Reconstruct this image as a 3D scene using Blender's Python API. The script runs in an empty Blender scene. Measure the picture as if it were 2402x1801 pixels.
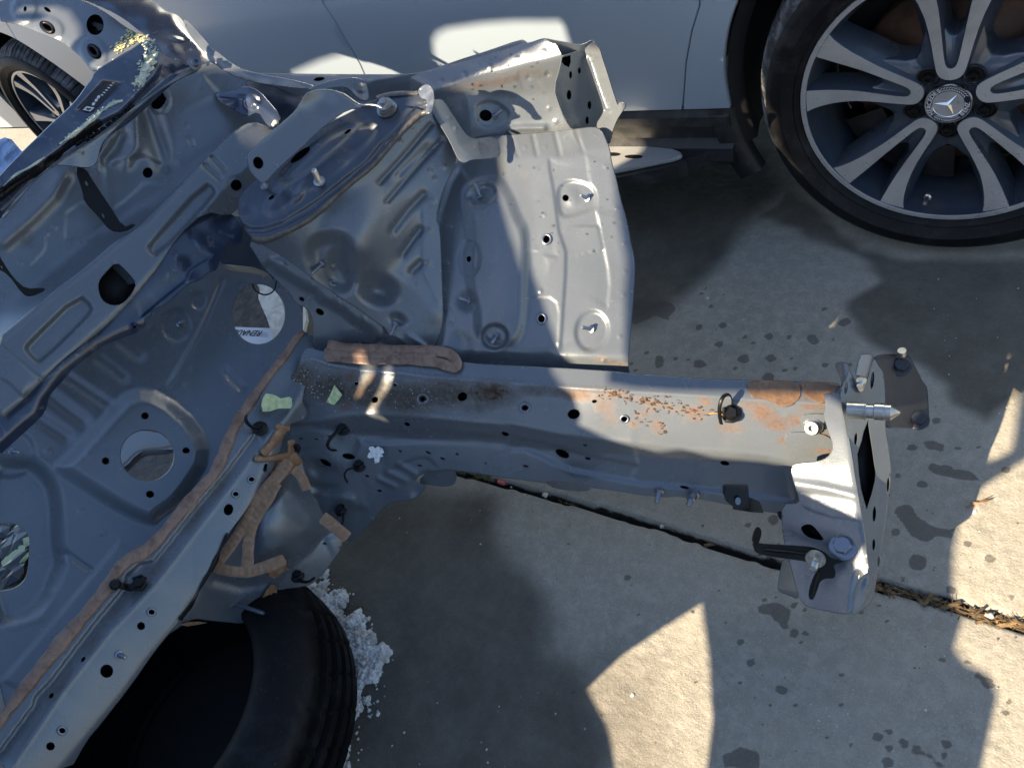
import bpy, bmesh, math, random
import numpy as np
from mathutils import Vector, Matrix
from mathutils.geometry import delaunay_2d_cdt
random.seed(7); np.random.seed(7)
scene = bpy.context.scene
COL = scene.collection
# ------------------------------------------------------------------ camera
FPX = 1789.0; CX0 = 1201.0; CY0 = 900.5        # focal length and centre in pixels of a 2402 x 1801 frame
up = np.array((-.34644, .63185, -.69336)); up /= np.linalg.norm(up)          # world up, written in camera axes (right, up, forward)
ax = np.array((.80532, -.17874, -.56526)); ax -= up*ax.dot(up); ax /= np.linalg.norm(ax)
ay = -np.cross(up, ax)
if ay[2] < 0: ay = -ay
def c2w(v):
    v = np.asarray(v, float)
    return np.stack([v @ ax, v @ ay, v @ up], -1)
CAMH = 1.3162
CAM = np.array((0., 0., CAMH))
cam = bpy.data.objects.new('camera', bpy.data.cameras.new('camera')); COL.objects.link(cam)
R_, U_, F_ = c2w((1,0,0)), c2w((0,1,0)), c2w((0,0,1))
cam.matrix_world = Matrix(((R_[0],U_[0],-F_[0],0),(R_[1],U_[1],-F_[1],0),(R_[2],U_[2],-F_[2],CAMH),(0,0,0,1)))
cam.data.sensor_width = 36; cam.data.lens = FPX/2402*36
cam.data.clip_start = .02; cam.data.clip_end = 500
scene.camera = cam
# ------------------------------------------------------------------ world, sun, exposure
SUNDIR = np.array((.30, .74, -.56)); SUNDIR /= np.linalg.norm(SUNDIR)      # the way the light travels
w = bpy.data.worlds.new('World'); scene.world = w; w.use_nodes = True
nt = w.node_tree; bg = nt.nodes['Background']
sky = nt.nodes.new('ShaderNodeTexSky'); sky.sky_type = 'NISHITA'; sky.sun_disc = False
sky.sun_elevation = math.asin(-SUNDIR[2]); sky.sun_rotation = math.atan2(-SUNDIR[0], -SUNDIR[1]) % (2*math.pi)
sky.ozone_density = 1.9; nt.links.new(sky.outputs[0], bg.inputs[0]); bg.inputs[1].default_value = .084
sl = bpy.data.lights.new('sun', 'SUN'); sl.energy = 5.0; sl.angle = math.radians(.53); sl.color = (1, .81, .56)
so = bpy.data.objects.new('sun', sl); COL.objects.link(so)
so.rotation_euler = Vector(SUNDIR).to_track_quat('-Z', 'Y').to_euler()
scene.view_settings.view_transform = 'Standard'; scene.view_settings.look = 'None'
scene.view_settings.exposure = 1.7; scene.view_settings.gamma = 1
scene.render.engine = 'CYCLES'
# ------------------------------------------------------------------ pixel helpers
def TT(ox, oy, k):
    return lambda pts: [(ox+x/k, oy+y/k) for x, y in pts]
K1 = 2.76571
TA = TT(0,0,K1); TB = TT(500,0,K1); TC = TT(1000,0,K1); TE = TT(0,500,K1); TF = TT(500,500,K1); TG = TT(1000,500,K1)
TH = TT(1600,700,2.07357); TI = TT(0,1100,2.3667); TJ = TT(400,900,2.765); TK = TT(600,1200,2.7604); TL = TT(1300,1300,2.00726)
TM = TT(620,780,5.53); TN = TT(1780,780,5.2667); TQ = TT(0,0,4.6083)
TP = TT(0,0,1/1.08590)
def ray(px, py):
    px = np.asarray(px, float); py = np.asarray(py, float)
    return np.stack([(px-CX0)/FPX, (CY0-py)/FPX, np.ones_like(px)], -1)
def W(px, py, d):
    d = np.asarray(d, float)*np.interp(px, [450, 900, 1400, 2000, 2400], [1.06, 1.05, 1.0, .95, .93])
    return c2w(ray(px, py)*d[..., None]) + CAM
def on_ground(px, py, z=0.):
    r = c2w(ray(px, py)); t = (z-CAMH)/r[..., 2]
    return r*t[..., None]+CAM
def on_y(px, py, y0):
    r = c2w(ray(px, py)); t = y0/r[..., 1]
    return r*t[..., None]+CAM
def chaikin(p, n=1, closed=True):
    p = [tuple(q) for q in p]
    for _ in range(n):
        o = []; m = len(p)
        rng = range(m) if closed else range(m-1)
        if not closed: o.append(p[0])
        for i in rng:
            a, b = p[i], p[(i+1) % m]
            o.append(tuple(.75*u+.25*v for u, v in zip(a, b))); o.append(tuple(.25*u+.75*v for u, v in zip(a, b)))
        if not closed: o.append(p[-1])
        p = o
    return p
def densify(p, step, closed=True):
    o = []; m = len(p)
    for i in range(m if closed else m-1):
        a = np.array(p[i], float); b = np.array(p[(i+1) % m], float)
        n = max(1, int(math.ceil(np.linalg.norm((b-a)[:2])/step)))
        for k in range(n): o.append(tuple(a+(b-a)*k/n))
    if not closed: o.append(tuple(p[-1]))
    return o
def segd(P, poly, closed):
    """distance, signed side (+ = right hand of travel in the picture) to a polyline"""
    A = np.asarray(poly, float); B = np.roll(A, -1, 0)
    if not closed: A = A[:-1]; B = B[:-1]
    D = B-A; L = (D**2).sum(1)+1e-9
    best = np.full(len(P), 1e18); sgn = np.ones(len(P))
    for a, d, l in zip(A, D, L):
        v = P-a; t = np.clip((v@d)/l, 0, 1)
        q = v-t[:, None]*d; dd = (q**2).sum(1)
        cr = d[0]*v[:, 1]-d[1]*v[:, 0]
        m = dd < best
        best = np.where(m, dd, best); sgn = np.where(m, np.where(cr >= 0, 1., -1.), sgn)
    return np.sqrt(best), sgn
def inside(P, poly):
    A = np.asarray(poly, float); B = np.roll(A, -1, 0)
    r = np.zeros(len(P), bool); x, y = P[:, 0], P[:, 1]
    for (x0, y0), (x1, y1) in zip(A, B):
        if y0 == y1: continue
        c = ((y0 > y) != (y1 > y)) & (x < (x1-x0)*(y-y0)/(y1-y0)+x0)
        r ^= c
    return r
def mono(p, k=0, gap=9):
    p = sorted(p, key=lambda q: q[k]); o = [p[0]]
    for q in p[1:]:
        if q[k]-o[-1][k] >= gap: o.append(q)
    return o
def ell(x, y, rx, ry, a=0, n=24):
    a = math.radians(a); o = []
    for i in range(n):
        t = 2*math.pi*i/n; u, v = rx*math.cos(t), ry*math.sin(t)
        o.append((x+u*math.cos(a)-v*math.sin(a), y+u*math.sin(a)+v*math.cos(a)))
    return o
def sstep(x): x = np.clip(x, 0, 1); return x*x*(3-2*x)
def softplus(x, r): return r*np.logaddexp(0, np.clip(x/r, -60, 60))
class Base:
    """smooth sheet through control points (pixel x, pixel y, depth); three points make a plane"""
    def __init__(s, ctrl):
        c = np.array(ctrl, float); s.xy = c[:, :2]/1000; wv = 1/c[:, 2]; n = len(c)
        if n <= 3:
            M = np.c_[np.ones(n), s.xy]; s.a = np.linalg.lstsq(M, wv, rcond=None)[0]; s.k = None
        else:
            Kk = s.phi(s.xy, s.xy)+np.eye(n)*1e-4; Pm = np.c_[np.ones(n), s.xy]
            M = np.block([[Kk, Pm], [Pm.T, np.zeros((3, 3))]])
            sol = np.linalg.solve(M, np.r_[wv, 0, 0, 0]); s.k = sol[:n]; s.a = sol[n:]
    def phi(s, A, B):
        r2 = ((A[:, None]-B[None])**2).sum(2); return .5*r2*np.log(r2+1e-12)
    def __call__(s, P):
        P = np.atleast_2d(np.asarray(P, float))/1000
        v = np.c_[np.ones(len(P)), P]@s.a
        if s.k is not None: v = v+s.phi(P, s.xy)@s.k
        return 1/v
def feat(P, feats):
    h = np.zeros(len(P))
    for f in feats:
        k = f[0]
        if k == 'bead':                       # rounded rib (+) or groove (-) along a line: pts, half width px, height mm
            d, _ = segd(P, f[1], len(f) > 4 and f[4]); h += f[3]*1e-3*np.exp(-(d/f[2])**2)
        elif k == 'fold':                     # the sheet bends along a line, right-hand side: pts, tan, radius px
            q = np.array(f[1], float); a_ = q[0]-q[1]; b_ = q[-1]-q[-2]; a_ /= np.linalg.norm(a_); b_ /= np.linalg.norm(b_)
            d, s = segd(P, np.vstack([q[0]+a_*3000, q, q[-1]+b_*3000]), False); h += f[2]*.00073*softplus(d*s, f[3])
        elif k == 'pad':                      # raised (+) or sunk (-) field: polygon, height mm, width of its slope px
            d, _ = segd(P, f[1], True); s = np.where(inside(P, f[1]), 1, -1)
            h += f[2]*1e-3*sstep(d*s/f[3]+.5)
        elif k == 'step':                     # open line, right-hand side higher: pts, h mm, slope px
            q = np.array(f[1], float); d, s = segd(P, q, False); L = 4*f[3]+25
            de = np.minimum(np.hypot(*(P-q[0]).T), np.hypot(*(P-q[-1]).T)); e = np.where(d > de-1e-3, 0, 1)*sstep((de-d)/12)
            h += f[2]*1e-3*(sstep(d*s/f[3]+.5)-.5)*np.exp(-(d/L)**2)*e
        elif k == 'bump':                     # dome: x y rx ry angle h mm
            _, x, y, rx, ry, a, hh = f; a = math.radians(a)
            u = (P[:, 0]-x)*math.cos(a)+(P[:, 1]-y)*math.sin(a); v = -(P[:, 0]-x)*math.sin(a)+(P[:, 1]-y)*math.cos(a)
            q = np.clip((u/rx)**2+(v/ry)**2, 0, 1); h += hh*1e-3*(1-q)**2
        elif k == 'wave':                     # slight unevenness: amplitude mm, wavelength px
            h += f[1]*1e-3*(np.sin(P[:, 0]/f[2]+1.3*np.sin(P[:, 1]/f[2]/1.7))*np.sin(P[:, 1]/f[2]*.83+1.1*np.sin(P[:, 0]/f[2]/2.1)))
    return h
# ------------------------------------------------------------------ object helpers
OFFS = {}
def finish(ob, parent):
    COL.objects.link(ob)
    if parent is not None:
        ob.parent = parent
        o = OFFS[parent.name]; OFFS[ob.name] = o
        ob.matrix_parent_inverse = Matrix.Translation(-Vector(o)) if parent.type == 'EMPTY' else Matrix.Identity(4)
    else: OFFS[ob.name] = (0, 0, 0)
    return ob
def thing(name, label, cat, loc=(0,0,0), group=None):
    o = bpy.data.objects.new(name, None); o.location = loc; o.empty_display_size = .05; COL.objects.link(o)
    OFFS[o.name] = tuple(loc); o['label'] = label; o['category'] = cat
    if group: o['group'] = group
    return o
def tag(o, label, cat, group=None):
    o['label'] = label; o['category'] = cat
    if group: o['group'] = group
    return o
def mesh_obj(name, V, Fc, mats, parent=None, smooth=True, fm=None, attrs=None, label=None):
    me = bpy.data.meshes.new(name); V = np.asarray(V, float)
    me.from_pydata(V.tolist(), [], [list(map(int, f)) for f in Fc]); me.update()
    if not isinstance(mats, (list, tuple)): mats = [mats]
    for m in mats: me.materials.append(m)
    if fm is not None: me.polygons.foreach_set('material_index', np.asarray(fm, np.int32))
    me.polygons.foreach_set('use_smooth', np.full(len(me.polygons), bool(smooth)))
    if attrs:
        for k, v in attrs.items():
            a = me.attributes.new(k, 'FLOAT', 'POINT'); a.data.foreach_set('value', np.asarray(v, np.float32))
    ob = bpy.data.objects.new(name, me); finish(ob, parent)
    if label: ob['label'] = label
    return ob
# ------------------------------------------------------------------ materials
MATS = {}
def mat(name, col, rough=.5, metal=0., coat=0., spec=.5, noise=None, bump=None, trans=0., sss=0., alpha=None, rustdirt=False, flake=0.):
    if name in MATS: return MATS[name]
    m = bpy.data.materials.new(name); m.use_nodes = True; t = m.node_tree; N = t.nodes; L = t.links
    b = N['Principled BSDF']
    b.inputs['Base Color'].default_value = (*col, 1); b.inputs['Roughness'].default_value = rough
    b.inputs['Metallic'].default_value = metal; b.inputs['Coat Weight'].default_value = coat
    b.inputs['Coat Roughness'].default_value = .12; b.inputs['Specular IOR Level'].default_value = spec
    b.inputs['Transmission Weight'].default_value = trans; b.inputs['Subsurface Weight'].default_value = sss
    if sss: b.inputs['Subsurface Radius'].default_value = (.01, .01, .01)
    tc = N.new('ShaderNodeTexCoord')
    cur = None
    def rgb(c): n = N.new('ShaderNodeRGB'); n.outputs[0].default_value = (*c, 1); return n.outputs[0]
    def tex(scale, detail=4, rg=.6, dist=0.):
        n = N.new('ShaderNodeTexNoise'); n.inputs['Scale'].default_value = scale; n.inputs['Detail'].default_value = detail
        n.inputs['Roughness'].default_value = rg; n.inputs['Distortion'].default_value = dist
        L.new(tc.outputs['Object'], n.inputs['Vector']); return n.outputs['Fac']
    def ramp(x, a, b_):
        n = N.new('ShaderNodeMapRange'); n.inputs[1].default_value = a; n.inputs[2].default_value = b_; L.new(x, n.inputs[0]); return n.outputs[0]
    def mix(f, a, c):
        n = N.new('ShaderNodeMix'); n.data_type = 'RGBA'; L.new(f, n.inputs[0]); L.new(a, n.inputs[6]); L.new(c, n.inputs[7]); return n.outputs[2]
    def mth(op, a, c):
        n = N.new('ShaderNodeMath'); n.operation = op
        for i, v in enumerate((a, c)):
            if hasattr(v, 'is_linked') or hasattr(v, 'links'): L.new(v, n.inputs[i])
            else: n.inputs[i].default_value = v
        return n.outputs[0]
    cur = rgb(col)
    if noise:                                  # list of (scale, lo, hi, colour, distortion)
        for (sc, lo, hi, c2, ds) in noise: cur = mix(ramp(tex(sc, 6, .65, ds), lo, hi), cur, rgb(c2))
    rsock = None
    if rustdirt:
        for an, cols, sc in (('dirt', ((.035, .030, .026), (.10, .082, .06)), 55), ('rust', ((.15, .068, .025), (.065, .03, .014)), 75)):
            at = N.new('ShaderNodeAttribute'); at.attribute_name = an
            f = mth('MULTIPLY', at.outputs['Fac'], 2.1 if an == 'dirt' else 1.8)
            f = mth('ADD', f, mth('MULTIPLY', tex(sc, 10, .75, .8), 2.2)); f = mth('MULTIPLY', ramp(f, 1.45, 2.75), .85 if an == 'rust' else .95)
            f2 = mth('MULTIPLY', f, ramp(at.outputs['Fac'], .01, .12))
            cc = mix(ramp(tex(sc*3, 5, .7), .42, .62), rgb(cols[0]), rgb(cols[1]))
            cur = mix(f2, cur, cc)
            rsock = f2 if rsock is None else mth('MAXIMUM', rsock, f2)
        r = mth('ADD', mth('MULTIPLY', rsock, .35), mth('ADD', mth('MULTIPLY', tex(14, 5, .7), .16), rough-.08)); L.new(r, b.inputs['Roughness'])
        L.new(mth('SUBTRACT', metal, mth('MULTIPLY', rsock, metal)), b.inputs['Metallic'])
    elif rough > .2:
        L.new(mth('ADD', mth('MULTIPLY', tex(20, 5, .7), .2), rough-.1), b.inputs['Roughness'])
    L.new(cur, b.inputs['Base Color'])
    last = None
    if bump:                                   # list of (scale, strength, distance)
        for (sc, st, ds) in bump:
            n = N.new('ShaderNodeBump'); n.inputs['Strength'].default_value = st; n.inputs['Distance'].default_value = ds
            L.new(tex(sc, 4, .6), n.inputs['Height'])
            if last is not None: L.new(last, n.inputs['Normal'])
            last = n.outputs[0]
    if flake:
        v = N.new('ShaderNodeTexVoronoi'); v.inputs['Scale'].default_value = 900; L.new(tc.outputs['Object'], v.inputs['Vector'])
        n = N.new('ShaderNodeBump'); n.inputs['Strength'].default_value = flake; n.inputs['Distance'].default_value = .0004
        L.new(v.outputs['Distance'], n.inputs['Height'])
        if last is not None: L.new(last, n.inputs['Normal'])
        last = n.outputs[0]
    if last is not None: L.new(last, b.inputs['Normal'])
    if alpha is not None: b.inputs['Alpha'].default_value = alpha
    MATS[name] = m
    return m
M_ECO = mat('grey primed steel', (.160, .182, .206), .26, .36, spec=.5, noise=[(3, .35, .75, (.130, .150, .173), .3), (34, .58, .76, (.19, .19, .19), .8), (280, .64, .74, (.32, .31, .30), 0)], bump=[(260, .10, .0008)], rustdirt=True, flake=.35)
M_ECOB = mat('blue grey painted steel', (.07, .085, .115), .22, .35, noise=[(3, .35, .75, (.055, .068, .095), .3), (30, .58, .76, (.16, .16, .16), .9)], bump=[(260, .06, .0008)], rustdirt=True, flake=.2)
M_NAVY = mat('glossy dark blue paint', (.035, .05, .09), .2, .3, coat=.6, noise=[(22, .5, .8, (.08, .10, .14), .5), (16, .60, .76, (.22, .25, .29), 2.5)], bump=[(60, .08, .001)], rustdirt=True)
M_CAV = mat('dark cavity shade', (.008, .008, .009), .75)  # black colour stands in for the unlit interior behind the holes
M_DARK = mat('black plastic', (.004, .004, .0045), .42, spec=.3, bump=[(300, .2, .0005)])
M_BRACK = mat('black painted bracket', (.003, .003, .0035), .3, .0, spec=.3)
M_SEAL = mat('brown seam sealer', (.25, .165, .12), .42, noise=[(40, .4, .65, (.13, .075, .05), 1.), (90, .5, .7, (.25, .18, .14), 1.5)], bump=[(90, .4, .002)])
M_TAPE = mat('tan masking tape', (.27, .155, .085), .55, noise=[(30, .4, .7, (.19, .11, .055), .6), (110, .5, .7, (.33, .22, .14), .5)], bump=[(120, .5, .002)])
M_TAPEL = mat('orange clear film', (.30, .175, .085), .25, .25, coat=.6, alpha=.68, noise=[(60, .4, .7, (.20, .10, .045), 1.2)], bump=[(70, .7, .004)])
M_YEL = mat('pale yellow tape', (.55, .62, .33), .5, noise=[(30, .4, .7, (.45, .55, .3), .6)], bump=[(60, .4, .002)])
M_ZINC = mat('zinc plated steel', (.5, .5, .48), .3, .9, noise=[(60, .4, .7, (.35, .34, .3), .2)])
M_ZINCB = mat('dull plated steel', (.22, .25, .30), .35, .8)
M_WHITE = mat('white paper', (.75, .78, .82), .7, bump=[(80, .3, .001)])
M_SNOW = mat('dirty snow', (.80, .79, .77), .6, sss=.15, noise=[(30, .42, .62, (.42, .40, .36), .6), (140, .5, .7, (.6, .62, .66), .3)], bump=[(150, .9, .005)])
M_GLUE = mat('cracked glass sealant', (.55, .58, .45), .45, noise=[(50, .4, .6, (.3, .38, .4), .6)], bump=[(160, .5, .002)])
M_SUV = mat('silver car paint', (.31, .375, .45), .32, .15, coat=.5, spec=.5)
M_CLAD = mat('black body cladding', (.012, .012, .013), .5, noise=[(25, .5, .75, (.05, .048, .045), .4)])
M_ALU = mat('brushed aluminium', (.45, .46, .46), .35, .5)
M_MACH = mat('machined wheel face', (.46, .455, .45), .30, .45, noise=[(9, .45, .7, (.34, .335, .33), .5), (120, .62, .72, (.2, .2, .2), 0)], bump=[(220, .08, .0006)])
M_WDARK = mat('dark grey wheel paint', (.045, .062, .09), .3, .4, coat=.3, noise=[(14, .5, .75, (.09, .09, .09), .4)], bump=[(150, .12, .0006)])
M_TYRE = mat('tyre rubber', (.005, .005, .006), .55, spec=.2, noise=[(16, .52, .75, (.02, .02, .022), .8), (160, .62, .72, (.05, .05, .05), 0)], bump=[(200, .25, .001)])
M_TYREW = mat('dusty tyre tread', (.022, .023, .025), .7, noise=[(18, .42, .66, (.15, .155, .16), .8)], bump=[(200, .4, .001)])
M_DISC = mat('rusty brake disc', (.10, .055, .035), .6, .4, noise=[(30, .4, .7, (.05, .03, .02), .4)])
M_CAPD = mat('dark blue badge', (.006, .007, .02), .3)
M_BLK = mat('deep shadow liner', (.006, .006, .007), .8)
# ------------------------------------------------------------------ sheet metal panel builder
def panel(name, parent, outline, base, feats=(), holes=(), mats=None, step=5.5, rim=.0016, edge=1.8, ch=1, dirt=(), rust=(), label=None):
    """sheet: pixel outline laid on a base surface, pressed features, holes with rims; returns object and its depth function"""
    mats = mats or [M_ECO, M_CAV]
    if not isinstance(base, Base): base = Base(base)
    ol = densify(chaikin(outline, ch) if ch else outline, step)
    hl = [(densify(h[0], max(2.0, min(step, 3.2))), h[1]) for h in holes]
    loops = [ol]+[h[0] for h in hl]
    O = np.array(ol)
    x0, y0 = O.min(0); x1, y1 = O.max(0)
    ys = np.arange(y0, y1, step*.866); G = []
    for i, y in enumerate(ys):
        xs = np.arange(x0+(i % 2)*step/2, x1, step); G.append(np.c_[xs, np.full(len(xs), y)])
    G = np.concatenate(G); G = G+np.random.uniform(-.04, .04, G.shape)*step
    keep = inside(G, ol)
    for l in loops:
        d, _ = segd(G, l, True); keep &= d > step*.5
    for l, _ in hl: keep &= ~inside(G, l)
    G = G[keep]
    pts = []; edges = []; starts = []
    for l in loops:
        s = len(pts); starts.append((s, len(l))); pts += [tuple(q[:2]) for q in l]
        edges += [(s+i, s+(i+1) % len(l)) for i in range(len(l))]
    n0 = len(pts); allp = pts+[tuple(q) for q in G]
    v, e, f, ov, oe, of = delaunay_2d_cdt([Vector(q) for q in allp], edges, [], 1 if False else 0, 1e-4)
    V2 = np.array([(q[0], q[1]) for q in v]); T = np.array([t for t in f if len(t) == 3])
    C = V2[T].mean(1); k = inside(C, ol)
    for l, _ in hl: k &= ~inside(C, l)
    T = T[k]
    def depth(P, extra=True):
        P = np.atleast_2d(np.asarray(P, float)); return base(P)-feat(P, feats)
    dv = depth(V2)
    a = V2[T[:, 1]]-V2[T[:, 0]]; b = V2[T[:, 2]]-V2[T[:, 0]]
    cr = a[:, 0]*b[:, 1]-a[:, 1]*b[:, 0]
    T[cr > 0] = T[cr > 0][:, ::-1]
    Vw = list(W(V2[:, 0], V2[:, 1], dv)); F = [tuple(t) for t in T]; FM = [0]*len(F)
    P2 = list(map(tuple, V2))
    # rims
    inv = {}
    for i, l in enumerate(ov):
        for q in l: inv[q] = i
    for li, (s, n) in enumerate(starts):
        L = np.array(loops[li]); area = .5*np.sum(L[:, 0]*np.roll(L[:, 1], -1)-np.roll(L[:, 0], -1)*L[:, 1])
        tg = np.roll(L, -1, 0)-np.roll(L, 1, 0); tg /= np.linalg.norm(tg, axis=1)[:, None]+1e-9
        nr = np.c_[tg[:, 1], -tg[:, 0]]*(1 if area > 0 else -1)      # outward of the loop
        sg = 1 if li == 0 else -1
        d0 = depth(L)
        rings = []
        if li == 0: prof = [(.0, .0, 0), (edge, rim, 0), (edge*.6, rim*2.2, 0)]
        elif hl[li-1][1] == 'p': prof = [(0, 0, 0), (edge*.7, rim, 0), (edge*.9, .004, 1), (edge*.9, .035, 1)]
        else: prof = [(0, 0, 0), (edge*.8, rim, 0), (edge, rim*2.5, 0)]
        for (o, dz, _) in prof:
            q = L+nr*o*sg; base_i = len(Vw)
            Vw += list(W(q[:, 0], q[:, 1], d0+dz)); P2 += list(map(tuple, q)); rings.append(base_i)
        fl = (area > 0) ^ (li > 0)
        for r in range(len(rings)-1):
            for i in range(n):
                j = (i+1) % n
                fc = (rings[r]+i, rings[r]+j, rings[r+1]+j, rings[r+1]+i)
                F.append(fc if fl else fc[::-1]); FM.append(prof[r+1][2] if len(mats) > 1 else 0)
        if li > 0 and hl[li-1][1] == 'p':
            c = len(Vw); mL = L.mean(0); Vw.append(W(mL[0], mL[1], d0.mean()+.036)); P2.append(tuple(mL))
            for i in range(n): F.append((rings[-1]+i, rings[-1]+(i+1) % n, c)); FM.append(1 if len(mats) > 1 else 0)
    P2 = np.array(P2)
    def blobs(bl):
        m = np.zeros(len(P2))
        for (x, y, rx, ry, a_, s) in bl:
            a_ = math.radians(a_); u = (P2[:, 0]-x)*math.cos(a_)+(P2[:, 1]-y)*math.sin(a_); v_ = -(P2[:, 0]-x)*math.sin(a_)+(P2[:, 1]-y)*math.cos(a_)
            m = np.maximum(m, s*np.exp(-((u/rx)**2+(v_/ry)**2)**1.3))
        return m
    ob = mesh_obj(name, np.array(Vw), F, mats, parent, True, FM, {'dirt': blobs(dirt), 'rust': blobs(rust)}, label)
    return ob, depth
def E(x, y, rx, ry, a=0, k='p', n=22): return (ell(x, y, rx, ry, a, n), k)
def sc(T, t, k=2.76571):
    """scale (x, y, rx, ry, ...) of a tile into frame pixels"""
    (x, y), = T([(t[0], t[1])]); return (x, y, t[2]/k, t[3]/k)+tuple(t[4:])
def EH(T, x, y, rx, ry, a=0, kind='p', k=2.76571):
    q = sc(T, (x, y, rx, ry), k); return E(q[0], q[1], q[2], q[3], a, kind)
def BU(T, x, y, rx, ry, a, h, k=2.76571):
    q = sc(T, (x, y, rx, ry), k); return ('bump', q[0], q[1], q[2], q[3], a, h)
# ------------------------------------------------------------------ solids
def frame_of(a, b):
    z = np.array(b, float)-np.array(a, float); L = np.linalg.norm(z); z /= L
    t = np.array((0, 0, 1.)) if abs(z[2]) < .9 else np.array((1., 0, 0))
    x = np.cross(t, z); x /= np.linalg.norm(x); return x, np.cross(z, x), z, L
def lathe_ab(a, b, prof, n=20, hexr=()):
    """solid of revolution round the line a-b; prof = (fraction along, radius m); indices in hexr are six-sided"""
    x, y, z, L = frame_of(a, b); V = []; F = []
    for i, (t, r) in enumerate(prof):
        for k in range(n):
            th = 2*math.pi*k/n; rr = r
            if i in hexr: rr = r*math.cos(math.pi/6)/math.cos(((th+math.pi/6) % (math.pi/3))-math.pi/6)
            V.append(np.array(a)+z*L*t+(x*math.cos(th)+y*math.sin(th))*rr)
    for i in range(len(prof)-1):
        for k in range(n):
            j = (k+1) % n; F.append((i*n+k, i*n+j, (i+1)*n+j, (i+1)*n+k))
    F.append(tuple(range((len(prof)-1)*n, len(prof)*n))); F.append(tuple(range(n-1, -1, -1)))
    return V, F
def thread_prof(t0, t1, r, n=9):
    o = []
    for i in range(n):
        t = t0+(t1-t0)*i/n; o += [(t, r), (t+(t1-t0)/n*.5, r*.82)]
    return o+[(t1, r)]
def merge(parts):
    V = []; F = []
    for v, f in parts:
        o = len(V); V += list(v); F += [tuple(i+o for i in q) for q in f]
    return V, F
def autosmooth(ob, ang=40):
    me = ob.data; bm = bmesh.new(); bm.from_mesh(me); bmesh.ops.recalc_face_normals(bm, faces=bm.faces)
    for e in bm.edges:
        if len(e.link_faces) == 2 and e.calc_face_angle(0) > math.radians(ang): e.smooth = False
    bm.to_mesh(me); bm.free(); return ob
def stud(name, parent, pb, pt, d, h, r=.003, m=None, kind='stud', label=None):
    """threaded stud from pixel pb on the sheet (depth d) to pixel pt, h metres nearer"""
    a = W(pb[0], pb[1], d); b = W(pt[0], pt[1], d-h)
    if kind == 'stud':
        v, f = lathe_ab(a, b, [(0, r*2.1), (.07, r*2.1), (.1, r*1.2), (.14, r*1.0)]+thread_prof(.16, .93, r)+[(.97, r*.8), (1, r*.55)], 16)
    elif kind == 'bolt':
        v, f = lathe_ab(a, b, [(0, r*2.6), (.12, r*2.6), (.14, r*1.9), (.5, r*1.9), (.52, r*1.), (.6, r)]+thread_prof(.6, .95, r, 5)+[(1, r*.7)], 24, hexr=(2, 3))
    elif kind == 'hex':
        v, f = lathe_ab(a, b, [(0, r*2.7), (.2, r*2.7), (.3, r*2.3), (.32, r*1.75), (.9, r*1.75), (1, r*1.5), (1.0, r*.2)], 24, hexr=(3, 4))
    elif kind == 'nut':
        v, f = lathe_ab(a, b, [(0, r*2.4), (.3, r*2.2), (.4, r*1.7), (1, r*1.6), (1.0, r*.8), (.6, r*.75), (.55, .0004)], 24)
    ob = mesh_obj(name, v, f, m or M_ZINCB, parent, True, label=label); return autosmooth(ob, 35)
def tube(pts3, r, n=8, flat=1.0, closed=False):
    """tube along 3-D points; r number or list"""
    P = np.array(pts3, float); m = len(P); V = []; F = []
    rr = [r]*m if np.isscalar(r) else r
    up0 = np.array((0.13, .2, 1.)); prev = None
    for i in range(m):
        if closed: t = P[(i+1) % m]-P[i-1]
        else: t = P[min(i+1, m-1)]-P[max(i-1, 0)]
        t = t/(np.linalg.norm(t)+1e-12)
        x = np.cross(up0, t) if prev is None else prev-t*prev.dot(t)
        x /= np.linalg.norm(x)+1e-12; prev = x; y = np.cross(t, x)
        for k in range(n):
            a = 2*math.pi*k/n; V.append(P[i]+(x*math.cos(a)+y*math.sin(a)*flat)*rr[i])
    for i in range(m if closed else m-1):
        for k in range(n):
            j = (k+1) % n; q = (i+1) % m; F.append((i*n+k, i*n+j, q*n+j, q*n+k))
    if not closed: F.append(tuple(range(n-1, -1, -1))); F.append(tuple((m-1)*n+k for k in range(n)))
    return V, F
def plate(poly, base, th, ch=0, step=0):
    """flat or curved plate: pixel polygon on a base surface, with real thickness behind it"""
    if not callable(base): base = Base(base)
    p = chaikin(poly, ch) if ch else list(poly)
    if step: p = densify(p, step)
    P = np.array([q[:2] for q in p]); n = len(P); d = base(P)
    A = W(P[:, 0], P[:, 1], d); c = P.mean(0); Q = c+(P-c)*.97
    B = W(P[:, 0], P[:, 1], d); B = A+(F_*th)
    V = list(A)+list(B); from mathutils.geometry import tessellate_polygon
    t = tessellate_polygon([[Vector((q[0], q[1], 0)) for q in P]])
    F = [tuple(q) for q in t]+[tuple(n+i for i in q[::-1]) for q in t]
    F += [(i, (i+1) % n, n+(i+1) % n, n+i) for i in range(n)]
    return V, F
def bevel(ob, w=.001, seg=2):
    bm = bmesh.new(); bm.from_mesh(ob.data); bmesh.ops.remove_doubles(bm, verts=bm.verts, dist=1e-6)
    bmesh.ops.recalc_face_normals(bm, faces=bm.faces)
    ed = [e for e in bm.edges if len(e.link_faces) == 2 and e.calc_face_angle(0) > .5]
    try: bmesh.ops.bevel(bm, geom=ed, offset=w, segments=seg, affect='EDGES', clamp_overlap=True)
    except Exception: pass
    bm.to_mesh(ob.data); bm.free(); return ob
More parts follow.
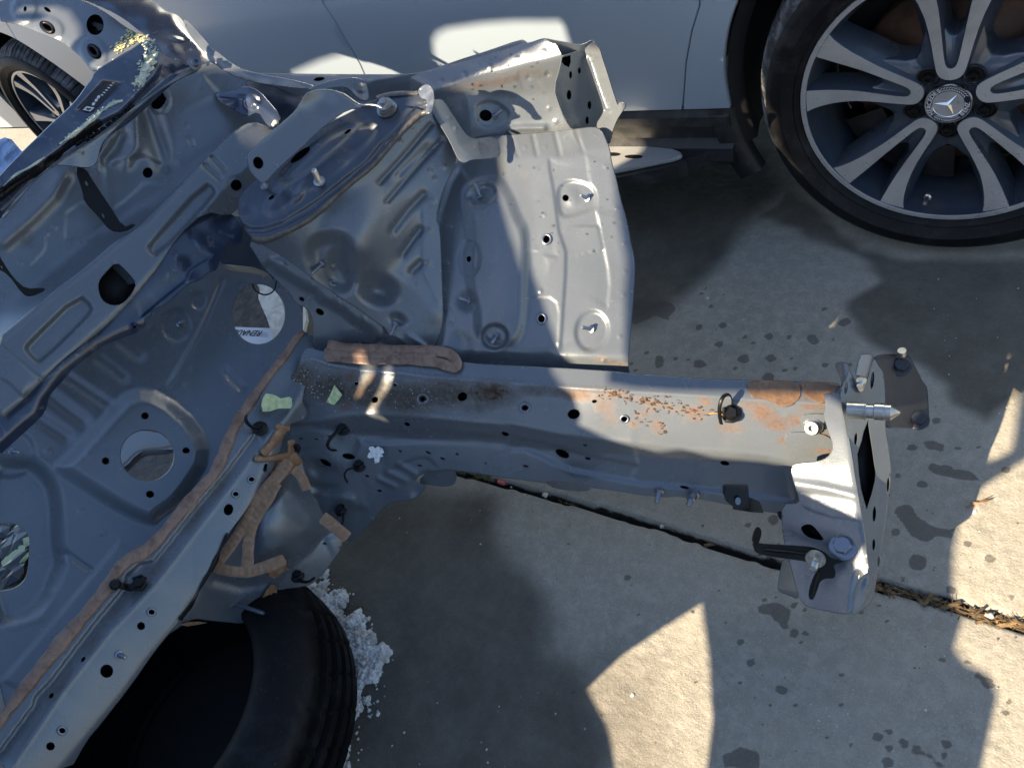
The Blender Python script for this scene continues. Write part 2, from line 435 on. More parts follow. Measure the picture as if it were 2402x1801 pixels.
def ribbon(name, parent, pts, width, depthf, hgt, m, step=4, cross=7, ripple=0., wob=.1, lift=.0015, label=None, widths=None, torn=0):
    """bead of sealer (domed) or strip of tape (low hgt) laid on a sheet along pixel points; width px"""
    P = densify(chaikin(pts, 2, False), step, False); P = np.array(P); n = len(P)
    T = np.gradient(P, axis=0); T /= np.linalg.norm(T, axis=1)[:, None]; N_ = np.c_[-T[:, 1], T[:, 0]]
    s = np.r_[0, np.cumsum(np.linalg.norm(np.diff(P, axis=0), axis=1))]
    wd = np.full(n, width/2.) if widths is None else np.interp(s/s[-1], np.linspace(0, 1, len(widths)), widths)/2.
    ph = random.random()*9
    wd = wd*(1+wob*np.sin(s/23+ph)+wob*.7*np.sin(s/9.1+2*ph)+wob*.4*np.random.uniform(-1, 1, n))
    wd[0] *= .6; wd[-1] *= .6
    if torn: wd *= 1+torn*np.random.uniform(-1, 1, n)
    V = []; F = []
    for j in range(cross):
        u = -1+2*j/(cross-1); q = P+N_*(u*wd)[:, None]
        hh = hgt*np.sqrt(max(0, 1-u*u))*(1+ripple*np.sin(s/2.6+ph+1.2*np.sin(s/17)+u)+ripple*.5*np.sin(s/6.3))
        if j in (0, cross-1): hh = np.full(n, -.001)
        V.append(W(q[:, 0], q[:, 1], depthf(q)-lift-hh))
    V = np.concatenate(V)
    for j in range(cross-1):
        for i in range(n-1): F.append((j*n+i, j*n+i+1, (j+1)*n+i+1, (j+1)*n+i))
    ob = mesh_obj(name, V, F, m, parent, True, label=label)
    autosmooth(ob, 75); return ob
def text_mesh(name, txt, size, M4, m, parent, ext=.0008, align='CENTER', bold=0.):
    c = bpy.data.curves.new(name, 'FONT'); c.body = txt; c.size = size; c.extrude = ext; c.align_x = align; c.align_y = 'CENTER'; c.offset = bold
    o = bpy.data.objects.new(name+'_tmp', c); COL.objects.link(o); bpy.context.view_layer.update()
    dg = bpy.context.evaluated_depsgraph_get(); me = bpy.data.meshes.new_from_object(o.evaluated_get(dg))
    V = np.array([tuple(M4 @ v.co) for v in me.vertices]); F = [tuple(p.vertices) for p in me.polygons]
    bpy.data.objects.remove(o); return V, F
# ================================================================== GROUND
def ground_material():
    m = bpy.data.materials.new('weathered concrete'); m.use_nodes = True; t = m.node_tree; N = t.nodes; L = t.links; b = N['Principled BSDF']
    tc = N.new('ShaderNodeTexCoord')
    def tex(scale, detail=6, rg=.65, dist=0.):
        n = N.new('ShaderNodeTexNoise'); n.inputs['Scale'].default_value = scale; n.inputs['Detail'].default_value = detail
        n.inputs['Roughness'].default_value = rg; n.inputs['Distortion'].default_value = dist; L.new(tc.outputs['Object'], n.inputs['Vector']); return n.outputs['Fac']
    def ramp(x, a, c, lo=0., hi=1.):
        n = N.new('ShaderNodeMapRange'); n.inputs[1].default_value = a; n.inputs[2].default_value = c; n.inputs[3].default_value = lo; n.inputs[4].default_value = hi; L.new(x, n.inputs[0]); return n.outputs[0]
    def mix(f, a, c, bt='MIX'):
        n = N.new('ShaderNodeMix'); n.data_type = 'RGBA'; n.blend_type = bt
        for s, v in ((0, f), (6, a), (7, c)):
            if isinstance(v, tuple): n.inputs[s].default_value = (*v, 1)
            elif isinstance(v, float): n.inputs[s].default_value = v
            else: L.new(v, n.inputs[s])
        return n.outputs[2]
    def att(nm):
        a = N.new('ShaderNodeAttribute'); a.attribute_name = nm; return a.outputs['Fac']
    def mth(op, a, c):
        n = N.new('ShaderNodeMath'); n.operation = op
        for i, v in enumerate((a, c)):
            if isinstance(v, (int, float)): n.inputs[i].default_value = v
            else: L.new(v, n.inputs[i])
        return n.outputs[0]
    c = mix(ramp(tex(2.2, 5, .6), .35, .68), (.312, .296, .245), (.243, .232, .195))
    c = mix(ramp(tex(38, 7, .75), .45, .62), c, (.35, .325, .28))
    c = mix(ramp(tex(120, 5, .8), .58, .78), c, (.13, .12, .105))
    c = mix(ramp(tex(330, 3, .8), .55, .68), c, (.44, .41, .36))
    v = N.new('ShaderNodeTexVoronoi'); v.inputs['Scale'].default_value = 62; L.new(tc.outputs['Object'], v.inputs['Vector'])
    pit = ramp(v.outputs['Distance'], .10, .05)
    sel = N.new('ShaderNodeTexVoronoi'); sel.inputs['Scale'].default_value = 62; L.new(tc.outputs['Object'], sel.inputs['Vector'])
    sep = N.new('ShaderNodeSeparateColor'); L.new(sel.outputs['Color'], sep.inputs[0]); pit = mth('MULTIPLY', pit, ramp(sep.outputs[0], .86, .9))
    c = mix(pit, c, (.06, .05, .045))
    grime_shade = att('grime_shade'); c = mix(mth('MULTIPLY', grime_shade, ramp(tex(9, 7, .7), .25, .75, .72, 1.)), c, (.052, .046, .036))
    wet = att('wet'); wf = ramp(mth('ADD', wet, mth('MULTIPLY', mth('SUBTRACT', tex(50, 4, .7), .5), .5)), .32, .55)
    c = mix(mth('MULTIPLY', wf, .66), c, (.045, .04, .036))
    cr = att('crack'); c = mix(ramp(mth('ADD', cr, mth('MULTIPLY', mth('SUBTRACT', tex(60, 4, .7), .5), .5)), .3, .6), c, (.02, .017, .013))
    L.new(c, b.inputs['Base Color'])
    r = mth('SUBTRACT', .82, mth('MULTIPLY', wf, .25)); L.new(r, b.inputs['Roughness']); b.inputs['Specular IOR Level'].default_value = .35
    last = None
    for sc_, st, ds in ((14, .35, .012), (75, .5, .005), (330, .5, .0022)):
        n = N.new('ShaderNodeBump'); n.inputs['Strength'].default_value = st; n.inputs['Distance'].default_value = ds; L.new(tex(sc_, 5, .7), n.inputs['Height'])
        if last is not None: L.new(last, n.inputs['Normal'])
        last = n.outputs[0]
    L.new(last, b.inputs['Normal'])
    return m
def gpts(P):                                     # frame pixels -> ground x, y
    P = np.array([q[:2] for q in P]); g = on_ground(P[:, 0], P[:, 1]); return g[:, :2]
def axis(a, b, st, far, g=1.35):
    c = list(np.arange(a, b+st/2, st)); s = st; x = a; L = []
    while x > -far: s *= g; x -= s; L.append(x)
    R = []; s = st; x = b
    while x < far: s *= g; x += s; R.append(x)
    return np.array(L[::-1]+c+R)
X = axis(-1.95, .16, .0056, 60); Y = axis(-.4, 2.1, .0056, 60)
GX, GY = np.meshgrid(X, Y, indexing='ij'); P = np.c_[GX.ravel(), GY.ravel()]
fine = (P[:, 0] > -2.0) & (P[:, 0] < .2) & (P[:, 1] > -.45) & (P[:, 1] < 2.15)
z = np.zeros(len(P)); wet = np.zeros(len(P)); grime_shade = np.zeros(len(P)); crack = np.zeros(len(P))
j = gpts(TP([(985, 1018), (1180, 1068), (1430, 1137), (1560, 1180), (1690, 1218), (1900, 1262), (2050, 1302), (2212, 1352)])); dj = j[-1]-j[0]; dj /= np.linalg.norm(dj)
jl = [tuple(j[0]-dj*9)]+[tuple(q) for q in j]+[tuple(j[-1]+dj*9)]
dd, _ = segd(P, jl, False); wob = .0022*np.sin(P[:, 0]*70)+.0018*np.sin(P[:, 0]*163+2); jw = np.interp(P[:, 0], [-1.2, -.6, -.2, .1], [.0045, .006, .0075, .0095])
z -= .03*sstep((jw-dd+wob*.3)/.005+.5); crack = np.clip(sstep((jw+.0012-dd+wob*.35)/.005+.5), 0, 1); z -= .003*np.exp(-(dd/.03)**2)
def noise2(P, f, s):
    r = np.random.RandomState(s); o = np.zeros(len(P))
    for k in range(7):
        a = r.uniform(0, 6.3); q = f*r.uniform(.6, 1.9); o += np.sin((P[:, 0]*math.cos(a)+P[:, 1]*math.sin(a))*q+r.uniform(0, 6.3)+.8*np.sin(P[:, 1]*q*.6+k))
    return o/4
z += np.where(fine, .0007*noise2(P, 60, 3)+.0004*noise2(P, 190, 5), 0)
def soft(poly, sm, amp, f=18, s=1):
    g = gpts(poly); d, _ = segd(P[fine], [tuple(q) for q in g], True); si = np.where(inside(P[fine], g), 1, -1)
    return sstep((d*si+amp*noise2(P[fine], f, s))/sm+.5)
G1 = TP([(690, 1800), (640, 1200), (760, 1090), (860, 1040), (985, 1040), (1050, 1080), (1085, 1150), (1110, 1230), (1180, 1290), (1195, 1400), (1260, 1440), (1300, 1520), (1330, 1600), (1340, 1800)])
G2 = TP([(1300, 340), (1500, 300), (1650, 330), (1700, 400), (1640, 470), (1560, 560), (1480, 640), (1400, 700), (1340, 720), (1280, 600)])  # wet slab plus the shade beneath the SUV, put into the slab colour
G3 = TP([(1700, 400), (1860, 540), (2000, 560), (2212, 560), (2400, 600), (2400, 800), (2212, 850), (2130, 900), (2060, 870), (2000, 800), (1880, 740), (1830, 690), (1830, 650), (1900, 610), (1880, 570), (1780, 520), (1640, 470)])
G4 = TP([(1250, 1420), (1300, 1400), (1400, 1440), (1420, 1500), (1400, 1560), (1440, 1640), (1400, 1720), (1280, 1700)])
gf = np.zeros(fine.sum())
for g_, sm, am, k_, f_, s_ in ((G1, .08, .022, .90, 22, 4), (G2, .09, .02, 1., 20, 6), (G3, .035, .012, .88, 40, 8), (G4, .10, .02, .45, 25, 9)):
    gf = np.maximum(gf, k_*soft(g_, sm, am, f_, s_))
wf_ = np.zeros(fine.sum())
SP = []          # splashes on the slab: tile points and radius in frame pixels
SP += [(q, 9) for q in TH([(140, 38), (305, 190), (500, 350)])]
SP += [(q, r) for q, r in zip(TH([(85, 138), (423, 186), (522, 188), (690, 50), (88, 320), (430, 290), (535, 295), (698, 323), (550, 340), (420, 385), (260, 340), (200, 130), (630, 190), (735, 200), (790, 115), (345, 215), (815, 325), (640, 210), (300, 290), (1340, 730), (1235, 595), (1120, 728), (1438, 720), (1575, 835), (1170, 905), (1050, 862), (1280, 830), (1385, 1190), (1500, 1265), (1040, 1135), (1150, 1280), (1310, 1415), (320, 1100), (440, 1075)]),
      (14, 17, 11, 10, 17, 18, 7, 11, 8, 22, 9, 14, 18, 9, 24, 8, 12, 16, 20, 9, 16, 18, 9, 16, 20, 12, 26, 14, 20, 16, 30, 18, 9, 20))]
SP += [(q, r) for q, r in zip(TL([(880, 410), (1130, 370), (1185, 370), (1160, 418), (990, 215), (1130, 238), (1180, 258), (1050, 70), (1445, 275), (1525, 240), (952, 380), (990, 365), (1830, 495), (1950, 510), (2140, 690), (2125, 745), (1525, 855), (1575, 832), (1640, 880), (1580, 910), (1570, 975), (1650, 905), (1850, 895), (1835, 945), (1350, 565), (1640, 115), (1700, 40), (345, 110), (930, 510), (1070, 635), (875, 605), (1395, 900), (1135, 710), (1350, 710), (395, 285), (90, 650), (2040, 600), (2000, 570), (2150, 200), (2060, 20)]),
      (13, 16, 12, 5, 9, 13, 11, 8, 9, 7, 5, 6, 12, 10, 12, 12, 20, 12, 13, 16, 18, 9, 18, 12, 10, 10, 28, 14, 14, 18, 7, 8, 6, 8, 6, 6, 22, 14, 12, 14))]
SPP = [TL([(975, 255), (1010, 230), (1060, 230), (1110, 260), (1105, 300), (1090, 325), (1100, 345), (1075, 350), (1050, 325), (1020, 320), (1010, 290)]),
       TL([(1680, 880), (1720, 875), (1740, 905), (1790, 920), (1840, 1000), (1800, 1020), (1740, 960), (1690, 930)]),
       TL([(790, 940), (870, 900), (950, 930), (960, 1006), (800, 1006)]),
       TH([(1185, 700), (1230, 685), (1285, 710), (1260, 740), (1200, 735)]),
       TH([(1010, 1030), (1100, 1000), (1200, 1090), (1310, 1130), (1310, 1160), (1200, 1170), (1120, 1160), (1080, 1090)]),
       TH([(1190, 830), (1210, 805), (1300, 830), (1400, 850), (1440, 880), (1350, 880), (1250, 860)]),
       TG([(1330, 580), (1600, 570), (1610, 620), (1560, 690), (1480, 660), (1340, 730)]),
       TG([(1500, 930), (1535, 920), (1530, 990), (1500, 1000)]), TG([(1745, 965), (1780, 960), (1820, 985), (1780, 1000), (1750, 990)])]
for q, r in [(TG([(1775, 740)])[0], 10), (TG([(1845, 602)])[0], 6), (TG([(1785, 522)])[0], 7), (TG([(1815, 490)])[0], 6), (TG([(1430, 905)])[0], 9), (TG([(1620, 940)])[0], 8), (TG([(1700, 950)])[0], 7), (TG([(1630, 265)])[0], 5),
             (TG([(1900, 850)])[0], 14), (TG([(1330, 975)])[0], 8), (TG([(1355, 1020)])[0], 8)]: SP.append((q, r))
rr = np.random.RandomState(5)
for k in range(60): SP.append(((rr.uniform(1300, 2400), rr.uniform(650, 1800)), rr.uniform(2.5, 5)))
Pf = P[fine]; n1 = noise2(Pf, 210, 11)
for (x_, y_), r_ in SP:
    g = on_ground(x_, y_)[:2]; g2 = on_ground(x_+r_, y_)[:2]; R = np.linalg.norm(g2-g)*.62
    k = (abs(Pf[:, 0]-g[0]) < 3*R+.02) & (abs(Pf[:, 1]-g[1]) < 3*R+.02)
    d = np.hypot(Pf[k, 0]-g[0], Pf[k, 1]-g[1]); wf_[k] = np.maximum(wf_[k], sstep((R-d+.28*R*n1[k])/(.35*R+.004)+.5))
for g_ in SPP: wf_ = np.maximum(wf_, soft(g_, .012, .006, 90, 13))
grime_shade[fine] = gf; wet[fine] = wf_; z[fine] -= 0
nx, ny = len(X), len(Y); I = np.arange(nx*ny).reshape(nx, ny)
F = np.stack([I[:-1, :-1], I[1:, :-1], I[1:, 1:], I[:-1, 1:]], -1).reshape(-1, 4)
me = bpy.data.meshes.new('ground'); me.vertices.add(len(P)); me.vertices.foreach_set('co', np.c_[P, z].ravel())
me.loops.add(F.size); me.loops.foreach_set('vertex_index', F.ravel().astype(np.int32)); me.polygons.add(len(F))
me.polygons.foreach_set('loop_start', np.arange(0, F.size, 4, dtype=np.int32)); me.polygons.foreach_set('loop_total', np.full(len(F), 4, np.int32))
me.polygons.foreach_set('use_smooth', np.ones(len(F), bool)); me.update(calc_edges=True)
for k_, v_ in (('wet', wet), ('grime_shade', grime_shade), ('crack', crack)):
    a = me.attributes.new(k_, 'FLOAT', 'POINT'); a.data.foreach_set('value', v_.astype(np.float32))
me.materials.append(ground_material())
gr = bpy.data.objects.new('concrete_ground', me); COL.objects.link(gr); gr['kind'] = 'structure'; OFFS[gr.name] = (0, 0, 0)
# debris lying in the joint between the slabs
V = []; Fc = []; r = np.random.RandomState(3)
for k in range(300):
    t = 1-.30*r.uniform(0, 1)**1.5 if k % 30 else r.uniform(0, 1); a = np.array(jl[1]); b = np.array(jl[-2]); c = a+(b-a)*t; nn = np.array((-dj[1], dj[0])); c = c+nn*r.normal(0, .0035)
    L_ = r.uniform(.006, .035); th = math.atan2(dj[1], dj[0])+r.normal(0, .7); w_ = r.uniform(.0004, .0009) if r.rand() < .85 else r.uniform(.002, .004)
    e = np.array((math.cos(th), math.sin(th)))*L_/2; s = np.array((-math.sin(th), math.cos(th)))*w_; zz = r.uniform(-.012, .004); dz = r.uniform(-.006, .006)
    o = len(V)
    for q, q2 in ((c-e-s, zz-dz), (c+e-s, zz+dz), (c+e+s, zz+dz), (c-e+s, zz-dz)): V.append((q[0], q[1], q2))
    V.append((c[0], c[1], zz+w_*1.5)); Fc += [(o, o+1, o+4), (o+1, o+2, o+4), (o+2, o+3, o+4), (o+3, o, o+4), (o, o+3, o+2, o+1)]
ob = mesh_obj('dead_grass', V, Fc, mat('dry grass', (.20, .13, .06), .8, noise=[(60, .4, .6, (.05, .035, .02), 0)]), None, False); ob['kind'] = 'stuff'; ob['label'] = 'dry grass and dirt packed in the joint between the slabs'
# ================================================================== SUV
HUB = c2w(ray(2222, 251)*1.43)+CAM; RT = .37; HUB[2] = RT
HX, HY = HUB[0], HUB[1]; YB = HY+.018
suv = thing('silver_suv', 'silver SUV parked on the concrete with black sill cladding and ten-arm alloy wheels', 'car', (HX-1.5, HY+.9, 0))
def wsheet(name, ol, yf, m, parent, step=.02, holes=(), roll=.012, step_b=None, label=None):
    """car skin: outline in x, z; yf gives the skin's y; edges rolled inwards"""
    o = densify(ol, step_b or step); O = np.array(o); x0, z0 = O.min(0); x1, z1 = O.max(0)
    gx, gz = np.meshgrid(np.arange(x0, x1, step), np.arange(z0, z1, step)); G = np.c_[gx.ravel(), gz.ravel()]
    G = G[inside(G, o)]; d, _ = segd(G, o, True); G = G[d > step*.4]
    n = len(o); v, e, f, *_ = delaunay_2d_cdt([Vector(q) for q in list(o)+[tuple(q) for q in G]], [(i, (i+1) % n) for i in range(n)], [], 0, 1e-5)
    V2 = np.array([tuple(q) for q in v]); T = np.array(f); T = T[inside(V2[T].mean(1), o)]
    V = np.c_[V2[:, 0], yf(V2[:, 0], V2[:, 1]), V2[:, 1]]
    a = V2[T[:, 1]]-V2[T[:, 0]]; b = V2[T[:, 2]]-V2[T[:, 0]]; fl = (a[:, 0]*b[:, 1]-a[:, 1]*b[:, 0]) < 0; T[fl] = T[fl][:, ::-1]
    V = list(V); F = [tuple(t) for t in T]
    area = .5*np.sum(O[:, 0]*np.roll(O[:, 1], -1)-np.roll(O[:, 0], -1)*O[:, 1]); tg = np.roll(O, -1, 0)-np.roll(O, 1, 0); tg /= np.linalg.norm(tg, axis=1)[:, None]
    nr = np.c_[tg[:, 1], -tg[:, 0]]*(1 if area > 0 else -1); rg = []
    for off, dy in ((0, 0), (.0016, .0012), (.0024, .004), (.0024, roll)):
        q = O+nr*off; rg.append(len(V)); V += list(np.c_[q[:, 0], yf(O[:, 0], O[:, 1])+dy, q[:, 1]])
    for a_, b_ in zip(rg[:-1], rg[1:]):
        for i in range(n):
            j_ = (i+1) % n; t = (a_+i, a_+j_, b_+j_, b_+i); F.append(t[::-1] if area > 0 else t)
    return mesh_obj(name, V, F, m, parent, label=label)
def yskin(x, z):
    return YB+.035*sstep((.62-z)/.34)*1.0+.05*np.clip(z-.75, 0, 9)**1.6 - .010*np.exp(-((z-.70)/.10)**2)
def xz(px, py, y0=None): g = on_y(px, py, y0 or YB+.02); return (float(g[0]), float(g[2]))
AR = RT+.075
def arch(cx, a0, a1, r=AR, n=40): return [(cx+r*math.cos(math.radians(a0+(a1-a0)*i/n)), RT+r*math.sin(math.radians(a0+(a1-a0)*i/n))) for i in range(n+1)]
RXC = HX-3.497
g1 = [xz(*q) for q in TC([(1655, 755), (1665, 600), (1690, 400), (1740, 180), (1800, 0)])]
g2 = [xz(*q) for q in TB([(1000, 480), (975, 400), (930, 300), (830, 100), (765, 0)])]
ZB = .347; g1x = g1[0][0]
g1 = [(g1[0][0], ZB)]+g1[1:]+[(g1[-1][0]+.10, 1.20)]
sl_ = (g2[-1][0]-g2[0][0])/(g2[-1][1]-g2[0][1]); g2 = [(g2[0][0]-(g2[0][1]-ZB)*sl_, ZB)]+g2+[(g2[-1][0]+.02, 1.2)]
GAP = .0035
al = math.degrees(math.asin(max(-1, (ZB-RT)/AR)))
front = [(x+GAP, z_) for x, z_ in g1][::-1]+[(HX-AR*math.cos(math.radians(-al)), ZB)]+arch(HX, 180-al, 10)+[(HX+.95, .5), (HX+1.0, .9), (HX+.9, 1.15)]
wsheet('front_fender', front, yskin, M_SUV, suv, .025)
fd = [(x-GAP, z_) for x, z_ in g1]+[(x+GAP, z_) for x, z_ in g2][::-1]
wsheet('front_door', fd, yskin, M_SUV, suv, .025)
# rear door bounded by the rear wheel arch
rx1 = RXC+AR*math.cos(math.radians(al)); ra = arch(RXC, al, 62, AR)
rd = [(x-GAP, z_) for x, z_ in g2]+[(RXC+.40, 1.2)]+[(RXC+.30, .98)]+ra[::-1][0:1]+ra[::-1][1:]
rd = [(x-GAP, z_) for x, z_ in g2]+[(RXC+.34, 1.2), (RXC+.26, .95)]+ra[::-1]
wsheet('rear_door', rd, yskin, M_SUV, suv, .03)
rf = [(RXC+.34-.006, 1.2), (RXC+.26-.006, .95)]+arch(RXC, 62.6, 180-al, AR)+[(RXC-.9, ZB), (RXC-1.05, .7), (RXC-1.0, 1.2)]
wsheet('rear_quarter_panel', rf, yskin, M_SUV, suv, .04)
def boxm(x0, x1, y0, y1, z0, z1):
    V = [(x, y, z_) for x in (x0, x1) for y in (y0, y1) for z_ in (z0, z1)]
    return V, [(0, 1, 3, 2), (4, 6, 7, 5), (0, 4, 5, 1), (2, 3, 7, 6), (0, 2, 6, 4), (1, 5, 7, 3)]
# inner body behind the gaps, floor, wheel housings, glasshouse
mesh_obj('inner_body', *merge([boxm(RXC+.62, HX-.60, YB+.075, YB+1.75, .26, 1.15), boxm(RXC-1.0, RXC-.6, YB+.09, YB+1.75, .30, 1.15), boxm(HX+.6, HX+.9, YB+.09, YB+1.75, .3, 1.1), boxm(RXC-.61, RXC+.61, YB+.5, YB+1.3, .3, 1.15), boxm(HX-.61, HX+.61, YB+.5, YB+1.3, .3, 1.1)]), M_BLK, suv, False)
for cx in (HX, RXC):
    V = []; F = []; n = 28
    for i in range(n+1):
        a = math.radians(-16+212*i/n)
        for r_, y_ in ((AR-.002, YB+.020), (AR-.03, YB+.034), (AR-.012, YB+.10), (AR, YB+.48)): V.append((cx+r_*math.cos(a), y_+.02, RT+r_*math.sin(a)))
    for i in range(n):
        for k in range(3): q = i*4+k; F.append((q, q+1, q+5, q+4))
    mesh_obj('wheel_arch_liner', V, F, M_BLK, suv)
# glasshouse and roof (above the frame): keeps the sky and reflections right
V = [(RXC-.7, YB+.06, 1.2), (HX-.35, YB+.06, 1.2), (HX-1.0, YB+.28, 1.72), (RXC-.3, YB+.28, 1.72)]; V += [(x, y+1.7 if z_ < 1.5 else y+1.25, z_) for x, y, z_ in V]
mesh_obj('glasshouse', V, [(0, 1, 2, 3), (4, 7, 6, 5), (0, 4, 5, 1), (1, 5, 6, 2), (3, 2, 6, 7), (0, 3, 7, 4)], mat('tinted glass', (.02, .022, .025), .05), suv, False)
V, F = boxm(HX-.4, HX+.95, YB+.12, YB+1.7, 1.08, 1.16); bevel(mesh_obj('bonnet', V, F, M_SUV, suv), .04, 3)
# sill cladding
def extrude_x(prof, x0, x1, n=30):
    V = []; F = []; m = len(prof)
    for i in range(n+1):
        x = x0+(x1-x0)*i/n; V += [(x, y, z_) for y, z_ in prof]
    for i in range(n):
        for k in range(m-1): F.append((i*m+k, (i+1)*m+k, (i+1)*m+k+1, i*m+k+1))
    F += [tuple(range(m)), tuple(n*m+k for k in range(m))[::-1]]
    return V, F
yb = float(yskin(np.array(0.), np.array(ZB)))
pr = [(yb+.02, ZB+.02), (yb+.006, ZB-.004), (yb-.004, ZB-.02), (yb-.004, ZB-.045), (yb+.012, ZB-.052), (yb+.010, ZB-.085), (yb-.012, ZB-.10), (yb-.02, ZB-.13), (yb+.01, ZB-.16), (yb+.05, ZB-.165)]
xe = HX-math.sqrt(AR**2-(ZB-.02-RT)**2)-.004
sill = mesh_obj('sill_cladding', *extrude_x(pr, RXC+.50, xe, 2), M_CLAD, suv); autosmooth(sill, 30)
cl = []
for cx, a0, a1 in ((HX, 180-al, 206), (RXC, al, -26)):      # cladding turned round the arch
    V = []; F = []; n = 8
    for i in range(n+1):
        a = math.radians(a0+(a1-a0)*i/n)
        for r_, y_ in ((AR-.01, .03), (AR-.008, .0), (AR+.05, -.002), (AR+.06, .02)): V.append((cx+r_*math.cos(a), yb+y_, RT+r_*math.sin(a)))
    for i in range(n):
        for k in range(3): q = i*4+k; F.append((q, q+1, q+5, q+4))
    mesh_obj('arch_cladding', V, F, M_CLAD, suv)
# running board
ZR = .25
tp = [on_ground(q[0], q[1], ZR)[:2] for q in TC([(1440, 958), (1600, 963), (1655, 985), (1658, 1008), (1600, 1030), (1450, 1062), (1230, 1108)])]
dirx = tp[-1]-tp[-2]; yo = float(tp[-1][1])
top = [(float(x), float(y)) for x, y in tp]; top = [(top[0][0], yb-.006)]+top[1:]+[(top[-1][0]-.5, yo-.004), (RXC+.62, yo-.004), (RXC+.56, yb-.006)]
def slab(pts, z0, z1, grow=0.):
    n = len(pts); c = np.mean(pts, 0); V = [(x, y, z1) for x, y in pts]+[(x+(0 if not grow else 0), y-grow, z0) for x, y in pts]
    from mathutils.geometry import tessellate_polygon
    t = tessellate_polygon([[Vector((x, y, 0)) for x, y in pts]])
    return V, [tuple(q) for q in t]+[tuple(n+i for i in q) for q in t]+[(i, (i+1) % n, n+(i+1) % n, n+i) for i in range(n)]
rb = mesh_obj('running_board', *slab(top, ZR-.011, ZR), M_ALU, suv, False); bevel(rb, .003, 2)
c0 = top[2]
low = [(c0[0]+.10, yb+.01), (c0[0]+.05, yb-.02)]+[(x+.012, y-.010) for x, y in top[2:-1]]+[(top[-1][0], yb+.01)]
mesh_obj('running_board_edge', *slab(low, ZR-.05, ZR-.012), M_CLAD, rb, False)
pads = []
for q in TC([(1345, 1018), (1200, 1003)]):
    e = [on_ground(x, y, ZR+.0005)[:2] for x, y in ell(q[0], q[1], 21, 4.0, 0, 16)]; pads.append(slab([(float(x), float(y)) for x, y in e], ZR+.0002, ZR+.0018))
mesh_obj('rubber_tread', *merge(pads), M_TYRE, rb, False)
# ------------------------------------------------------------------ wheel
def polar_prism(poly, y0, y1, spread, cx=0, cz=0):
    """poly in wheel plane (x, z); front at y0; back at y1 grown outwards by spread"""
    P_ = np.array(poly); n = len(P_); area = .5*np.sum(P_[:, 0]*np.roll(P_[:, 1], -1)-np.roll(P_[:, 0], -1)*P_[:, 1])
    tg = np.roll(P_, -1, 0)-np.roll(P_, 1, 0); tg /= np.linalg.norm(tg, axis=1)[:, None]+1e-12; nr = np.c_[tg[:, 1], -tg[:, 0]]*(1 if area > 0 else -1)
    sp = np.asarray(spread)[:, None] if not np.isscalar(spread) else spread
    y0 = np.broadcast_to(y0, n); Q = P_+nr*sp
    return P_, Q, nr
def lathe_y(prof, n=96, mod=None):
    V = []; F = []; m = len(prof)
    for i in range(n):
        a = 2*math.pi*i/n
        for k, (r_, y_) in enumerate(prof):
            rr_ = r_-(mod(i, k) if mod else 0); V.append((rr_*math.cos(a), y_, rr_*math.sin(a)))
    for i in range(n):
        j_ = (i+1) % n
        for k in range(m-1): F.append((i*m+k, j_*m+k, j_*m+k+1, i*m+k+1))
    return V, F
RR = .27
def off(V, dy=0, s=1): return [(x*s, y+dy, z_*s) for x, y, z_ in V]
